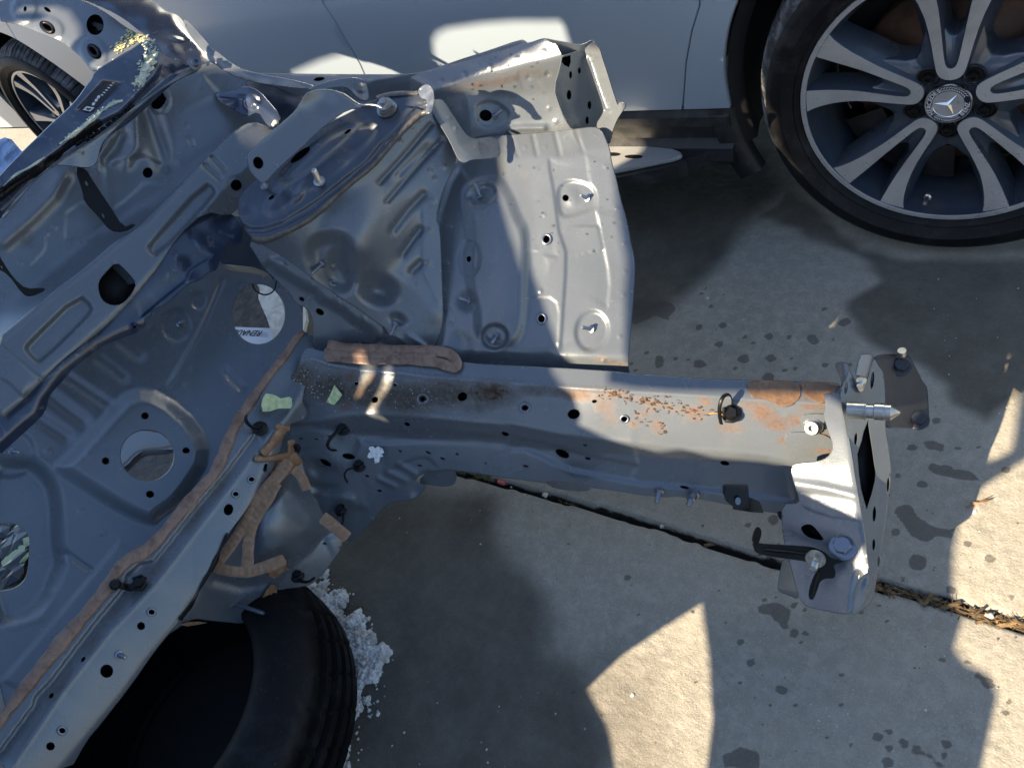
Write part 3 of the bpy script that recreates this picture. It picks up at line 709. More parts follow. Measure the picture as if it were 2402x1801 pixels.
def make_wheel(parent, cx, cy, cz, rot, full=True):
    def pl(V): return [(cx+x, cy+y, cz+z_) for x, y, z_ in V]
    def roty(V, a): c, s = math.cos(a), math.sin(a); return [(x*c-z_*s, y, x*s+z_*c) for x, y, z_ in V]
    R = RR
    pr_ = [(R*.90, .24), (R*.885, .12), (R*.90, .05), (R*.94, .02), (R*.955, .006), (R*.958, .0005), (R*.962, -.0015), (R*.995, -.0015), (R*1.0, .002), (R*1.0, .012)]
    V, F = lathe_y(pr_, 120); k = len(pr_)-1
    fm = [1 if (i % k) >= 5 else 0 for i in range(len(F))]
    wh = mesh_obj('wheel', pl(V), F, [M_WDARK, M_MACH], parent, True, fm); autosmooth(wh, 32)
    # tyre
    T = RT
    tp_ = [(R*.985, .03), (R*.99, .008), (R*1.01, -.004), (R*1.035, -.012), (R*1.045, -.0105), (R*1.12, -.022), (R*1.125, -.0235), (R*1.135, -.0225), (R*1.19, -.022), (R*1.235, -.0145), (R*1.25, -.010), (R*1.252, -.0075), (R*1.285, .006), (T*.966, .022), (T*.985, .042), (T*.993, .062), (T*.994, .064), (T*.982, .066), (T*.982, .074), (T*.996, .076), (T*.999, .11), (T*.999, .115), (T*.985, .117), (T*.985, .127), (T, .129), (T, .17), (T*.99, .22), (T*.95, .27)]
    def md(i, k_):
        if 11 <= k_ <= 16: return (.006 if (i % 6) < 1 else 0) if k_ > 12 else (.003 if (i % 6) < 1 else 0)
        if k_ > 18: return .006 if (i % 6) == 3 else 0
        return 0
    V, F = lathe_y(tp_, 540, md); kk = len(tp_)-1; fm = [1 if (i % kk) >= 11 else 0 for i in range(len(F))]
    ty = mesh_obj('tyre', pl(V), F, [M_TYRE, M_TYREW], wh, True, fm); autosmooth(ty, 38)
    # spokes: five V pairs; p runs outward, q sideways
    outer = [(.172, 0), (.176, .028), (.188, .056), (.21, .076), (.25, .090), (.32, .104), (.42, .122), (.52, .143), (.62, .170), (.72, .206), (.80, .244), (.87, .288), (.92, .335), (.945, .375)]
    inner = [(.985, .150), (.92, .136), (.80, .112), (.68, .092), (.55, .074), (.42, .057), (.34, .046), (.29, .036), (.262, .022), (.255, 0)]
    def yf(p): return .012+.006*p if p < .6 else .0156-.0171*((p-.6)/.4)**1.5
    def rs(pl_, n_): q = np.array(pl_); t = np.r_[0, np.cumsum(np.hypot(*np.diff(q, axis=0).T))]; t /= t[-1]; u = np.linspace(0, 1, n_); return np.c_[np.interp(u, t, q[:, 0]), np.interp(u, t, q[:, 1])]
    nn = 30; O_ = rs(outer, nn); I_ = rs(inner[::-1], nn); SV = []; SF = []; fm = []
    def cl_(p, q): m = math.hypot(p, q); k = min(1, .985/m); return p*k, q*k
    for side_ in (1, -1):
        b0 = len(SV)
        for i in range(nn):
            (p, q), (u, v) = O_[i], I_[i]; t_ = i/(nn-1); fl = .018+.050*math.sin(math.pi*min(1, t_*1.02))
            tg = O_[min(i+1, nn-1)]-O_[max(i-1, 0)]; tg /= np.linalg.norm(tg); no_ = np.array((-tg[1], tg[0]))
            tg = I_[min(i+1, nn-1)]-I_[max(i-1, 0)]; tg /= np.linalg.norm(tg)+1e-9; ni_ = np.array((tg[1], -tg[0]))
            row = []
            y0_ = yf(p); y1_ = yf(u)
            for (c_, n_, w_, y_) in (((p, q), no_, fl*1.15, y0_+.055), ((p, q), no_, fl, y0_+.026), ((p, q), no_, fl*.55, y0_+.017), ((p, q), no_, .006, y0_+.002), ((p, q), no_, 0, y0_), ((p, q), None, 0, y0_),
                                  (((p*2+u)/3, (q*2+v)/3), None, 0, (2*y0_+y1_)/3), (((p+2*u)/3, (q+2*v)/3), None, 0, (y0_+2*y1_)/3), ((u, v), None, 0, y1_), ((u, v), ni_, 0, y1_), ((u, v), ni_, .006, y1_+.003), ((u, v), ni_, .022, y1_+.022), ((u, v), ni_, .03, y1_+.05)):
                x_ = np.array(c_)+(n_*w_ if n_ is not None else 0); x_ = cl_(x_[0], max(x_[1], 0)); row.append((x_[0]*R, y_, side_*x_[1]*R))
            SV += row
        m_r = 13
        for i in range(nn-1):
            for k_ in range(m_r-1):
                if k_ in (4, 8): continue
                f_ = (b0+i*m_r+k_, b0+(i+1)*m_r+k_, b0+(i+1)*m_r+k_+1, b0+i*m_r+k_+1); SF.append(f_ if side_ > 0 else f_[::-1]); fm.append(0 if 4 < k_ < 8 else 1)
    for k_ in range(5):
        a = rot+k_*2*math.pi/5
        o = mesh_obj('spoke', pl(roty(SV, a)), SF, [M_MACH, M_WDARK], wh, True, fm); autosmooth(o, 50)
    # webs between the pairs: hub star with wide bays at the lugs
    ol = []
    for i in range(180):
        a = 2*math.pi*i/180; th = abs((math.degrees(a)+36) % 72-36); ol.append((math.cos(a), math.sin(a), float(np.interp(th, [0, 5, 9, 14, 20, 28, 36], [.46, .50, .62, .64, .52, .42, .385])), 0))
    V = [(0, .020, 0)]+[(c*R*.14, .018, s*R*.14) for c, s, *_ in ol]+[(c*R*.26, .021, s*R*.26) for c, s, *_ in ol]+[(c*R*f*.96, .026, s*R*f*.96) for c, s, f, g in ol]+[(c*R*f, .032, s*R*f) for c, s, f, g in ol]+[(c*R*f*1.02, .075, s*R*f*1.02) for c, s, f, g in ol]
    F = []
    for i in range(180):
        j_ = (i+1) % 180; F.append((0, 1+i, 1+j_))
        for q in range(4): F.append((1+q*180+i, 1+q*180+j_, 1+(q+1)*180+j_, 1+(q+1)*180+i))
    mesh_obj('hub', pl(roty(V, rot)), F, M_WDARK, wh)
    for k_ in range(5):                 # lug recess and bolt
        a = rot+(k_+.5)*2*math.pi/5; r0 = R*.232
        V, F = lathe_y([(.0205, .0185), (.0185, .0165), (.0165, .0175), (.0155, .022), (.0145, .0222)], 28)
        lx, lz = r0*math.cos(a), r0*math.sin(a)
        o = mesh_obj('lug_bolt', *merge([(pl([(x+lx, y, z_+lz) for x, y, z_ in V]), F), lathe_ab((cx+lx, cy+.0215, cz+lz), (cx+lx, cy+.0195, cz+lz), [(0, .0155), (.5, .0155), (1, .0150)], 24),
              lathe_ab((cx+lx, cy+.02, cz+lz), (cx+lx, cy+.010, cz+lz), [(0, .0105), (.7, .0105), (1, .009), (1, .005), (.6, .004)], 24, hexr=(0, 1, 2))]), M_DARK, wh); autosmooth(o, 35)
        # small drain eye at the throat of each V
    # brake disc and calliper
    V, F = lathe_y([(R*.05, .09), (R*.30, .088), (R*.31, .10), (R*.68, .10), (R*.69, .13)], 64); mesh_obj('brake_disc', pl(V), F, M_DISC, wh)
    cp = []
    for i in range(9):
        a = math.radians(200+9*i); cp += [(R*.52*math.cos(a), .075, R*.52*math.sin(a)), (R*.80*math.cos(a), .072, R*.80*math.sin(a)), (R*.80*math.cos(a), .16, R*.80*math.sin(a))]
    cf = [(3*i+k_, 3*i+3+k_, 3*i+4+k_, 3*i+1+k_) for i in range(8) for k_ in range(2)]
    mesh_obj('brake_calliper', pl(cp), cf, M_CLAD, wh)
    V, F = lathe_y([(.0005, .15), (R*.885, .16)], 48); mesh_obj('brake_shield', pl(V), F, M_BLK, wh)
    # valve
    a = math.radians(262); vx, vz = R*.905*math.cos(a), R*.905*math.sin(a)
    o = mesh_obj('valve', *lathe_ab((cx+vx, cy+.04, cz+vz), (cx+vx*.965, cy+.004, cz+vz*.965), [(0, .0075), (.2, .0075), (.25, .004)]+thread_prof(.3, .95, .0042, 6)+[(1, .003)], 16), M_ZINC, wh); autosmooth(o)
    # centre cap
    V, F = lathe_y([(.0001, .0085), (R*.098, .0085), (R*.1005, .0078), (R*.1008, .0088), (R*.137, .0095), (R*.139, .0070), (R*.147, .0065), (R*.151, .0085), (R*.152, .018)], 72)
    fm = [{0: 1, 1: 2, 2: 0, 3: 0, 4: 2, 5: 2, 6: 2, 7: 2}[i % 8] for i in range(len(F))]
    cap = mesh_obj('centre_cap', pl(V), F, [M_CAPD, M_MACH, mat('bright chrome', (.75, .75, .74), .15, 1.)], wh, True, fm); autosmooth(cap, 30)
    if full:
        parts = []
        for ch_list, a0, da in (('MERCEDES', 214, -13.2), ('BENZ', -42, 13.5)):
            for i, ch_ in enumerate(ch_list):
                if ch_list == 'BENZ': a = math.radians(a0+da*i)
                else: a = math.radians(a0+da*i)
                x_, z_ = R*.119*math.cos(a), R*.119*math.sin(a); upv = (math.cos(a), math.sin(a)) if ch_list == 'MERCEDES' else (-math.cos(a), -math.sin(a))
                rt = (upv[1], -upv[0])
                M4 = Matrix(((rt[0], upv[0], 0, cx+x_), (0, 0, -1, cy+.0084), (rt[1], upv[1], 0, cz+z_), (0, 0, 0, 1)))
                parts.append(text_mesh('ch', ch_, .0115, M4, None, None, .0004, bold=.0002))
        for a0, a1, s_ in ((112, 30, 1), (232, 304, -1)):        # laurel leaves
            n_ = 11
            for i in range(n_):
                a = math.radians(a0+(a1-a0)*i/(n_-1))
                for sd in (1, -1):
                    for_r = R*(.119+sd*.0085); c_ = (math.cos(a)*for_r, math.sin(a)*for_r); th = a+math.pi/2+sd*.55*s_
                    d_ = (math.cos(th)*.0036, math.sin(th)*.0036); e_ = (-math.sin(th)*.0009, math.cos(th)*.0009)
                    parts.append(([(cx+c_[0]-d_[0], cy+.0082, cz+c_[1]-d_[1]), (cx+c_[0]+e_[0], cy+.0080, cz+c_[1]+e_[1]), (cx+c_[0]+d_[0], cy+.0082, cz+c_[1]+d_[1]), (cx+c_[0]-e_[0], cy+.0080, cz+c_[1]-e_[1])], [(0, 1, 2, 3)]))
        mesh_obj('cap_lettering', *merge(parts), mat('silver lettering', (.62, .62, .66), .4, .3), wh, False)
    # three-pointed star
    sp_ = []
    for k_ in range(3):
        a = math.radians((174, 54, -66)[k_]); t_ = (math.cos(a)*R*.094, math.sin(a)*R*.094)
        for sd in (1, -1):
            b_ = a+sd*math.pi/3; s_ = (math.cos(b_)*R*.017, math.sin(b_)*R*.017)
            sp_.append(([(cx, cy+.0035, cz), (cx+t_[0], cy+.0078, cz+t_[1]), (cx+s_[0], cy+.0086, cz+s_[1])], [(0, 1, 2) if sd < 0 else (0, 2, 1)]))
    mesh_obj('cap_star', *merge(sp_), mat('bright chrome', (.75, .75, .74), .15, 1.), wh, False)
    return wh
make_wheel(suv, HX, HY, RT, math.pi/2)
make_wheel(suv, RXC, HY+.012, RT, math.pi/2+.35, full=False)
# ================================================================== added unseen screen behind the camera, pierced where sun patches should fall
def Lit(poly, plane):
    P_ = np.array([q[:2] for q in densify(poly, 12)])
    if plane == 'ground': g = on_ground(P_[:, 0], P_[:, 1])
    elif plane == 'suv': g = on_y(P_[:, 0], P_[:, 1], YB+.02)
    elif plane == 'board': g = on_ground(P_[:, 0], P_[:, 1], ZR)
    else: g = W(P_[:, 0], P_[:, 1], plane(P_))
    t = (YW-g[:, 1])/SUNDIR[1]; q = g+SUNDIR*t[:, None]; return [(float(a), float(b)) for a, b in q[:, [0, 2]]]
YW = -.5
DAP = Base([(1050, 420, 1.40), (1450, 420, 1.365), (1460, 830, 1.325), (1300, 150, 1.34), (900, 200, 1.33), (1200, 990, 1.27), (1850, 1050, 1.225), (2000, 1100, 1.20), (2150, 900, 1.255)])
def litlist():
    L = []
    L.append(Lit(TP([(938, 190), (985, 260), (1050, 330), (1092, 400), (1128, 470), (1155, 540), (1175, 620), (1184, 700), (1192, 760), (1200, 800), (1240, 850), (1220, 900), (1192, 925), (1260, 975), (1330, 1003), (1400, 990), (1450, 1015), (1562, 1031), (1669, 1058), (1760, 1096), (1855, 1126), (1912, 1100), (1912, 925), (1940, 905), (1940, 872), (1880, 866), (1812, 838), (1600, 832), (1480, 828), (1400, 822), (1343, 812), (1340, 803), (1352, 690), (1356, 560), (1334, 420), (1308, 300), (1335, 225), (1290, 95), (1180, 78), (1000, 140), (905, 172), (800, 170)]), DAP))
    L.append(Lit(TP([(640, 152), (700, 128), (760, 110), (800, 103), (832, 112), (855, 135), (872, 170), (872, 260), (650, 260)]), 'suv'))
    L.append(Lit(TP([(948, 110), (950, 85), (962, 68), (985, 58), (1060, 47), (1130, 42), (1236, 42), (1244, 90), (1262, 200), (950, 200)]), 'suv'))
    L.append(Lit(TP([(1280, 245), (1345, 250), (1372, 280), (1398, 300), (1385, 330), (1300, 375), (1250, 375)]), 'board'))
    L.append(Lit(TP([(2330, 930), (2212, 985), (2120, 1045), (2085, 1085), (2070, 1135), (2060, 1200), (2060, 1290), (2070, 1310), (2080, 1330), (2062, 1400), (2090, 1435), (2135, 1455), (2155, 1500), (2120, 1659), (2100, 1760), (2400, 1760), (2400, 930)]), 'ground'))
    L.append(Lit(TP([(1520, 1292), (1440, 1342), (1350, 1402), (1265, 1482), (1310, 1560), (1330, 1659), (1330, 1760), (1500, 1760), (1530, 1659), (1545, 1540), (1535, 1400)]), 'ground'))
    L.append(Lit(TM([(855, 205), (960, 240), (1060, 330), (1130, 400), (1215, 490), (1190, 560), (1080, 680), (1000, 730), (870, 880), (745, 945), (740, 900), (850, 780), (960, 600), (1035, 500), (960, 400), (900, 340), (890, 280)]), lambda P_: np.full(len(P_), 1.33)))
    L.append(Lit(TM([(1330, 385), (1440, 420), (1535, 500), (1530, 560), (1380, 760), (1180, 940), (1090, 1060), (1100, 1140), (1145, 1220), (1120, 1245), (1000, 1190), (905, 1110), (930, 1060), (1060, 920), (1250, 700), (1390, 510)]), lambda P_: np.full(len(P_), 1.33)))
    L.append(Lit(TQ([(0, 20), (600, 40), (900, 110), (1200, 280), (1360, 420), (1250, 540), (1150, 600), (1000, 400), (700, 250), (400, 120), (0, 120)]), lambda P_: np.full(len(P_), 1.61)))
    return L
def build_screen():
    rect = [(-5.2, .02), (.30, .02), (.30, 2.15), (-1.6, 2.2), (-2.0, 2.5), (-5.2, 2.5)]; lits = litlist()
    pts = []; ed = []
    for l in [densify(rect, .25)]+lits:
        s = len(pts); pts += l; ed += [(s+i, s+(i+1) % len(l)) for i in range(len(l))]
    v, e, f, *_ = delaunay_2d_cdt([Vector(q) for q in pts], ed, [], 0, 1e-5)
    V2 = np.array([tuple(q) for q in v]); T = np.array(f); c = V2[T].mean(1); k = inside(c, rect)
    for l in lits: k &= ~inside(c, l)
    T = T[k]; n = len(V2); V = [(x, YW, z_) for x, z_ in V2]+[(x, YW-.012, z_) for x, z_ in V2]
    F = [tuple(t) for t in T]+[tuple(n+i for i in t[::-1]) for t in T]
    cnt = {}
    for t in T:
        for a, b in ((t[0], t[1]), (t[1], t[2]), (t[2], t[0])): cnt[tuple(sorted((a, b)))] = cnt.get(tuple(sorted((a, b))), 0)+1
    F += [(a, b, n+b, n+a) for (a, b), q in cnt.items() if q == 1]
    t = thing('sun_screen', 'added screen out of view behind the camera, cut to shape the sunlight', 'light screen', (-2, YW, 0))
    mesh_obj('screen_sheet', V, F, mat('pale blue bounce screen', (.34, .46, .62), .5, noise=[(3, .4, .7, (.28, .38, .52), .3)]), t, False)  # added light blocker; its blue tint gives a cool bounce
build_screen()
# ================================================================== tyre lying on the slab
TCX, TCY, TR = -1.20, -.135, .31
tt = thing('worn_tyre', 'worn black tyre lying flat on the slab under the cut body section', 'tyre', (TCX, TCY, 0))
pf = [(.205, .03), (.20, .02), (.215, .012), (.25, .006), (.285, .012), (.300, .022), (.308, .03)]
for zz in (.045, .075, .11, .145): pf += [(.318+.006*math.sin((zz-.03)/.16*math.pi), zz), (.318+.006*math.sin((zz-.03)/.16*math.pi), zz+.016), (.311, zz+.0175), (.311, zz+.024)]
pf += [(.320, .185), (.316, .20), (.305, .212), (.298, .216), (.285, .226), (.262, .234), (.235, .234), (.214, .226), (.207, .216), (.210, .205), (.24, .19), (.29, .17), (.30, .12), (.29, .05), (.24, .03), (.205, .03)]
n = 360; V = []; F = []; m_ = len(pf)
for i in range(n):
    a = 2*math.pi*i/n
    for k, (r_, z_) in enumerate(pf):
        cut = .004 if (5 < k < 24 and (i+int(z_*70)) % 12 == 0) else 0
        rr_ = (r_-cut)*(1+.004*math.sin(3*a+1)); V.append((TCX+rr_*math.cos(a), TCY+rr_*math.sin(a), z_))
for i in range(n):
    j_ = (i+1) % n
    for k in range(m_-1): F.append((i*m_+k, j_*m_+k, j_*m_+k+1, i*m_+k+1))
to = mesh_obj('tyre_carcass', V, F, M_TYRE, tt); autosmooth(to, 45)
mt = mesh_obj('hollow_shade', *slab([(TCX+.27*math.cos(a*.3)*(1+.1*math.sin(a*1.7)), TCY+.27*math.sin(a*.3)*(1+.08*math.cos(a*2.1))) for a in range(21)], .002, .012), M_BLK, None, False)  # added black disc so the shaded tyre hollow reads dark
tag(mt, 'added dark disc for the shade in the hollow of the lying tyre', 'shade disc')
# ================================================================== snow
def rock(c, r_, rnd, sub=1, squash=.8):
    bm = bmesh.new(); bmesh.ops.create_icosphere(bm, subdivisions=sub, radius=1); V = []
    s = np.array((rnd.uniform(.75, 1.25), rnd.uniform(.75, 1.25), squash*rnd.uniform(.8, 1.1))); ph = rnd.uniform(0, 6, 3)
    for v in bm.verts:
        q = np.array(v.co); q = q*(1+.16*math.sin(q[0]*4+ph[0])+.14*math.sin(q[1]*5+ph[1])+(.10 if sub < 3 else .16*math.sin(q[2]*9+ph[2])*math.sin(q[0]*11))*rnd.uniform(.2, 1)); V.append(np.array(c)+q*s*r_)
    F = [tuple(v.index for v in f.verts) for f in bm.faces]; bm.free(); return V, F
rnd = np.random.RandomState(12); ps = []
CL = TK([(440, 405), (440, 480), (360, 500), (400, 560), (470, 600), (520, 580), (560, 570), (480, 640), (520, 690), (560, 720), (540, 770), (650, 720), (600, 790), (600, 830), (660, 840), (720, 850), (640, 900), (700, 930), (760, 930), (610, 960), (820, 930), (700, 1000), (770, 1000), (640, 1020), (600, 1060), (700, 1060), (760, 1070), (600, 1130), (680, 1100), (650, 1190), (650, 1250), (640, 1300), (725, 1225), (600, 1340), (560, 1430), (590, 1470), (540, 1500), (590, 1560), (570, 1580), (540, 1640), (600, 1650), (755, 795), (725, 700), (650, 1215), (560, 870), (590, 900)])
RAD = [26, 22, 34, 40, 42, 45, 38, 36, 34, 36, 30, 46, 30, 44, 50, 50, 55, 52, 40, 44, 44, 52, 44, 48, 44, 48, 38, 36, 40, 38, 42, 30, 20, 16, 22, 24, 22, 30, 24, 30, 22, 14, 16, 30, 26, 30]
for (x_, y_), r_ in zip(CL, RAD):
    rp = r_*.36; m_ = np.linalg.norm(on_ground(x_+rp, y_)-on_ground(x_, y_))
    for k in range(int(5+r_*.35)):
        a = rnd.uniform(0, 6.28); q = rnd.uniform(0, 1)**.6*m_; c = on_ground(x_, y_)+np.array((math.cos(a)*q, math.sin(a)*q, rnd.uniform(.0, .5)*m_*(1-(q/m_)**2)+.003))
        ps.append(rock(c, m_*rnd.uniform(.35, .8), rnd, 2 if m_ < .012 else 3))
for k in range(140):
    (x_, y_) = CL[rnd.randint(len(CL))]; x_ += rnd.normal(0, 20); y_ += rnd.normal(0, 20); ps.append(rock(on_ground(x_, y_)+np.array((0, 0, .001)), rnd.uniform(.0015, .004), rnd, 1))
sn = mesh_obj('snow', *merge(ps), M_SNOW, None, False); sn['kind'] = 'stuff'; sn['label'] = 'clumps of old dirty snow melting beside the tyre'
# ================================================================== CUT FRONT SECTION OF A CAR BODY
clip = thing('cut_body_section', 'cut grey front body section of a car with strut tower and long frame rail', 'car body part', (-.6, .5, .3))
def R(base): return base if isinstance(base, Base) else Base(base)
# ---- dash panel
bD = R([(620, 740, 1.53), (0, 1450, 1.19), (100, 800, 1.44)])
pad = TE([(925, 1095), (1385, 1495)])+TI([(985, 175), (880, 235), (822, 300), (335, -5)])+TE([(420, 1640), (640, 1400)])
dishp = TI([(-60, -60), (60, -40), (200, -30), (290, 80), (315, 200), (320, 420), (345, 500), (300, 620), (235, 760), (120, 830), (-60, 850)])
ovl = TI([(-60, 305), (40, 298), (95, 302), (140, 335), (167, 375), (166, 460), (158, 560), (140, 615), (100, 652), (40, 675), (-60, 680)])
dash_feats = [('pad', chaikin(pad, 2), 26, 46), ('pad', chaikin(dishp, 2), -30, 46),
    ('bead', TE([(1440, 440), (1350, 650), (1250, 860), (1170, 1000), (1100, 1110)]), 5, -4),
    ('step', TE([(1440, 440), (1350, 650), (1250, 860), (1170, 1000), (1100, 1110)]), 3, 12),
    ('pad', ell(*TE([(1145, 730)])[0], 34, 37), -3, 7), ('pad', ell(*TE([(1293, 570)])[0], 19, 20), -3, 7),
    ('bead', TE([(1480, 1040), (1560, 1130)]), 11, -5), ('bump', *TE([(1185, 1108)])[0], 9, 9, 0, 2), ('bump', *TE([(1252, 1015)])[0], 8, 8, 0, -2),
    ('bump', *TE([(1283, 692)])[0], 8, 8, 0, 2), ('bump', *TE([(978, 750)])[0], 7, 7, 0, 2), ('bump', *TE([(1370, 790)])[0], 7, 7, 0, 2), ('bump', *TE([(1480, 805)])[0], 7, 7, 0, 2),
    ('bump', *TE([(830, 955)])[0], 7, 7, 0, 2), ('bump', *TE([(310, 1540)])[0], 12, 9, 20, 3), ('bump', *TE([(575, 1570)])[0], 10, 9, 20, 2),
    ('pad', ell(*TE([(60, 1560)])[0], 60, 56), -7, 18),
    ('bump', *TI([(450, 235)])[0], 12, 8, -30, 3), ('bump', *TI([(570, 355)])[0], 12, 8, -30, 3), ('bump', *TI([(480, 685)])[0], 5, 5, 0, 2),
    ('step', TI([(680, 385), (360, 770), (0, 1190)]), -6, 14), ('bead', TI([(370, 470), (500, 560)]), 8, -5), ('wave', 1.6, 55),
    ('step', TI([(0, 900), (100, 880), (250, 830), (330, 650)]), -3, 14)]
for a, b in (((330, 1190), (540, 1350)), ((430, 1060), (700, 1240)), ((640, 940), (800, 1060)), ((250, 1330), (430, 1450)), ((780, 830), (900, 920))):
    dash_feats.append(('bead', TE([a, b]), 15, -6))
dash_ol = TE([(-40, 1300), (300, 1000), (620, 760), (900, 560), (1250, 300), (1440, 120), (1620, 100), (1780, 200), (1900, 400), (1960, 620), (1960, 800)])+TF([(620, 800), (520, 980), (360, 1230), (280, 1400)])+TI([(1280, 30), (1090, 260), (880, 480), (700, 580), (620, 740), (300, 1100), (-40, 1480)])
dash_holes = [E(*TE([(1675, 655)])[0], 63, 72, 0, 't', 44), E(345, 1068, 64, 61, 0, 't', 44), (chaikin(ovl, 1), 't'),
    EH(TE, 940, 1315, 26, 25, 0, 'p'), EH(TE, 1207, 1540, 25, 22, 0, 'p'), EH(TE, 685, 1607, 25, 25, 0, 'p'), E(*TI([(833, 140)])[0], 10, 9)]
dash, dD = panel('dash_panel', clip, dash_ol, bD, dash_feats, dash_holes, step=5.5)
# wider ring plate round the booster hole
stud('stud', dash, TE([(1160, 720)])[0], TE([(1185, 708)])[0], dD(TE([(1160, 720)]))[0], .018, .003)
stud('stud', dash, TE([(75, 1545)])[0], TE([(120, 1552)])[0], dD(TE([(75, 1545)]))[0], .02, .003)
# ---- lower front crossbeam with groove
bB = R([(640, 850, 1.375), (0, 1780, 1.03), (380, 1560, 1.15)])
beam_ol = TF([(590, 760), (655, 800), (680, 1000), (560, 1180), (620, 1330)])+TJ([(745, 262), (690, 500), (560, 700), (480, 830), (370, 970), (280, 1150), (130, 1420)])+TI([(990, 850), (940, 905), (850, 1015), (730, 1190), (550, 1420), (480, 1500), (380, 1680)])+TI([(-30, 1690), (-30, 1400), (300, 1040), (560, 700), (620, 540), (700, 480), (860, 440), (1040, 210), (1180, 60)])+TF([(290, 1180), (420, 980)])
lineA = TI([(60, 1659), (350, 1230), (610, 900), (860, 640), (1080, 350), (1330, 30)])+TJ([(520, 480), (640, 330), (715, 255)])     # ridge to the right face
lineB = TI([(-60, 1610), (0, 1555), (180, 1310), (195, 1260), (285, 1165), (420, 985), (540, 830), (690, 650), (700, 590), (780, 520), (850, 510), (940, 400), (1080, 220), (1250, 20)])+TJ([(470, 420), (560, 300)])
lineC = TI([(320, 1680), (610, 1330), (840, 1020), (985, 850), (1160, 590), (1395, 180)])+TJ([(640, 490)])
beam_feats = [('bead', lineA, 5, 1.8), ('bead', lineB, 4, 1.5), ('fold', lineA, -.75, 3), ('step', lineB, -9, 8), ('fold', TI([(-60, 1620), (180, 1300), (540, 840), (940, 390), (1250, 20)])+TJ([(470, 420), (560, 300)]), .55, 5), ('fold', lineC, -.7, 4), ('wave', .8, 40)]
bh = [EH(TI, 1268, 225, 27, 33, 15, 'p', 2.3667), EH(TI, 1308, 138, 17, 19, 0, 'p', 2.3667), EH(TI, 1396, 57, 16, 20, 0, 'p', 2.3667), EH(TI, 783, 870, 23, 23, 0, 'p', 2.3667),
      EH(TI, 841, 793, 17, 18, 0, 'p', 2.3667), EH(TI, 592, 1120, 37, 38, 0, 'p', 2.3667), EH(TI, 345, 1450, 19, 20, 0, 'p', 2.3667), EH(TI, 280, 1537, 25, 24, 0, 'p', 2.3667),
      EH(TI, 462, 1055, 10, 18, 35, 'p', 2.3667), EH(TI, 285, 1257, 12, 18, 35, 'p', 2.3667), EH(TI, 1470, 3, 12, 14, 0, 'p', 2.3667), EH(TJ, 615, 540, 12, 26, 12, 'p', 2.765)]
bd = [(x, y, 60, 16, -53, .5) for x, y in TI([(330, 1210), (520, 960), (640, 800), (860, 560), (1080, 270), (1230, 80)])]
beam, dB = panel('dash_crossbeam', clip, beam_ol, bB, beam_feats, bh, dirt=bd, step=5)
for q in ((668, 1035),): stud('stud', beam, TI([(660, 1030)])[0], TI([(695, 1045)])[0], dB(TI([(660, 1030)]))[0], .02, .0032)
seal_pts = TI([(-30, 1440), (120, 1235), (300, 1010), (480, 800), (590, 665), (650, 560), (720, 495), (790, 470), (870, 400), (960, 290), (1040, 195), (1120, 100), (1200, 20)])+TE([(1480, 1480), (1520, 1390), (1580, 1290), (1680, 1150), (1760, 1030), (1850, 930), (1910, 830)])+TF([(560, 790), (590, 765)])
ribbon('seam_sealer', clip, seal_pts, 24, lambda P: np.minimum(dB(P), dD(P)+.03)-.001, .0030, M_SEAL, 3, 9, .05, .08, widths=[24, 27, 33, 36, 33, 29, 31, 29, 27, 29, 26, 28, 25, 21, 18, 16])
# ---- toe board housing with the blue bulge (lower centre)
bT = R([(650, 1100, 1.36), (420, 1440, 1.24), (800, 1250, 1.40), (560, 1440, 1.34), (560, 1250, 1.28)])
toe_ol = TJ([(-40, 1640), (60, 1480), (250, 1180), (330, 1000), (480, 780), (600, 600), (760, 520), (830, 560), (890, 680), (960, 800), (1010, 900), (1115, 990), (1105, 1070), (1060, 1130), (1000, 1215), (935, 1280), (880, 1310), (705, 1330), (620, 1420), (545, 1520), (460, 1550), (400, 1545), (240, 1530), (150, 1515), (60, 1570)])
bulge = TJ([(745, 600), (800, 625), (880, 700), (930, 780), (975, 845), (982, 885), (940, 975), (870, 1045), (800, 1090), (680, 1140), (565, 1175), (535, 1140), (535, 1020), (545, 900), (590, 800), (660, 700)])
toe, dT = panel('toe_housing', clip, toe_ol, bT, [('pad', chaikin(bulge, 2), 36, 56), ('bump', *TJ([(690, 860)])[0], 105, 125, 25, 26), ('fold', TJ([(735, 600), (745, 800), (700, 1180)]), -.25, 12), ('bead', TJ([(290, 1270), (450, 1310), (640, 1290)]), 14, -5), ('step', TJ([(560, 1400), (620, 1360), (850, 1110), (1010, 950)]), -9, 16),
    ('bead', TJ([(900, 1040), (1080, 960)]), 9, -3), ('fold', TJ([(-40, 1560), (80, 1500), (240, 1250), (300, 1130)])[::-1], -.5, 5), ('wave', 1.4, 24)], [EH(TJ, 1000, 1035, 14, 8, 0, 'p', 2.765)], step=4.5)
ribbon('cracked_sealer', toe, TJ([(60, 1530), (150, 1420), (215, 1280), (270, 1200), (300, 1130), (370, 965)]), 7, lambda P: np.minimum(dT(P), dB(P))-.002, .002, M_DARK, 3, 5, .1, .4)
stud('stud', toe, TJ([(400, 1420)])[0], TJ([(605, 1488)])[0], dT(TJ([(480, 1440)]))[0]-.004, .035, .0042)
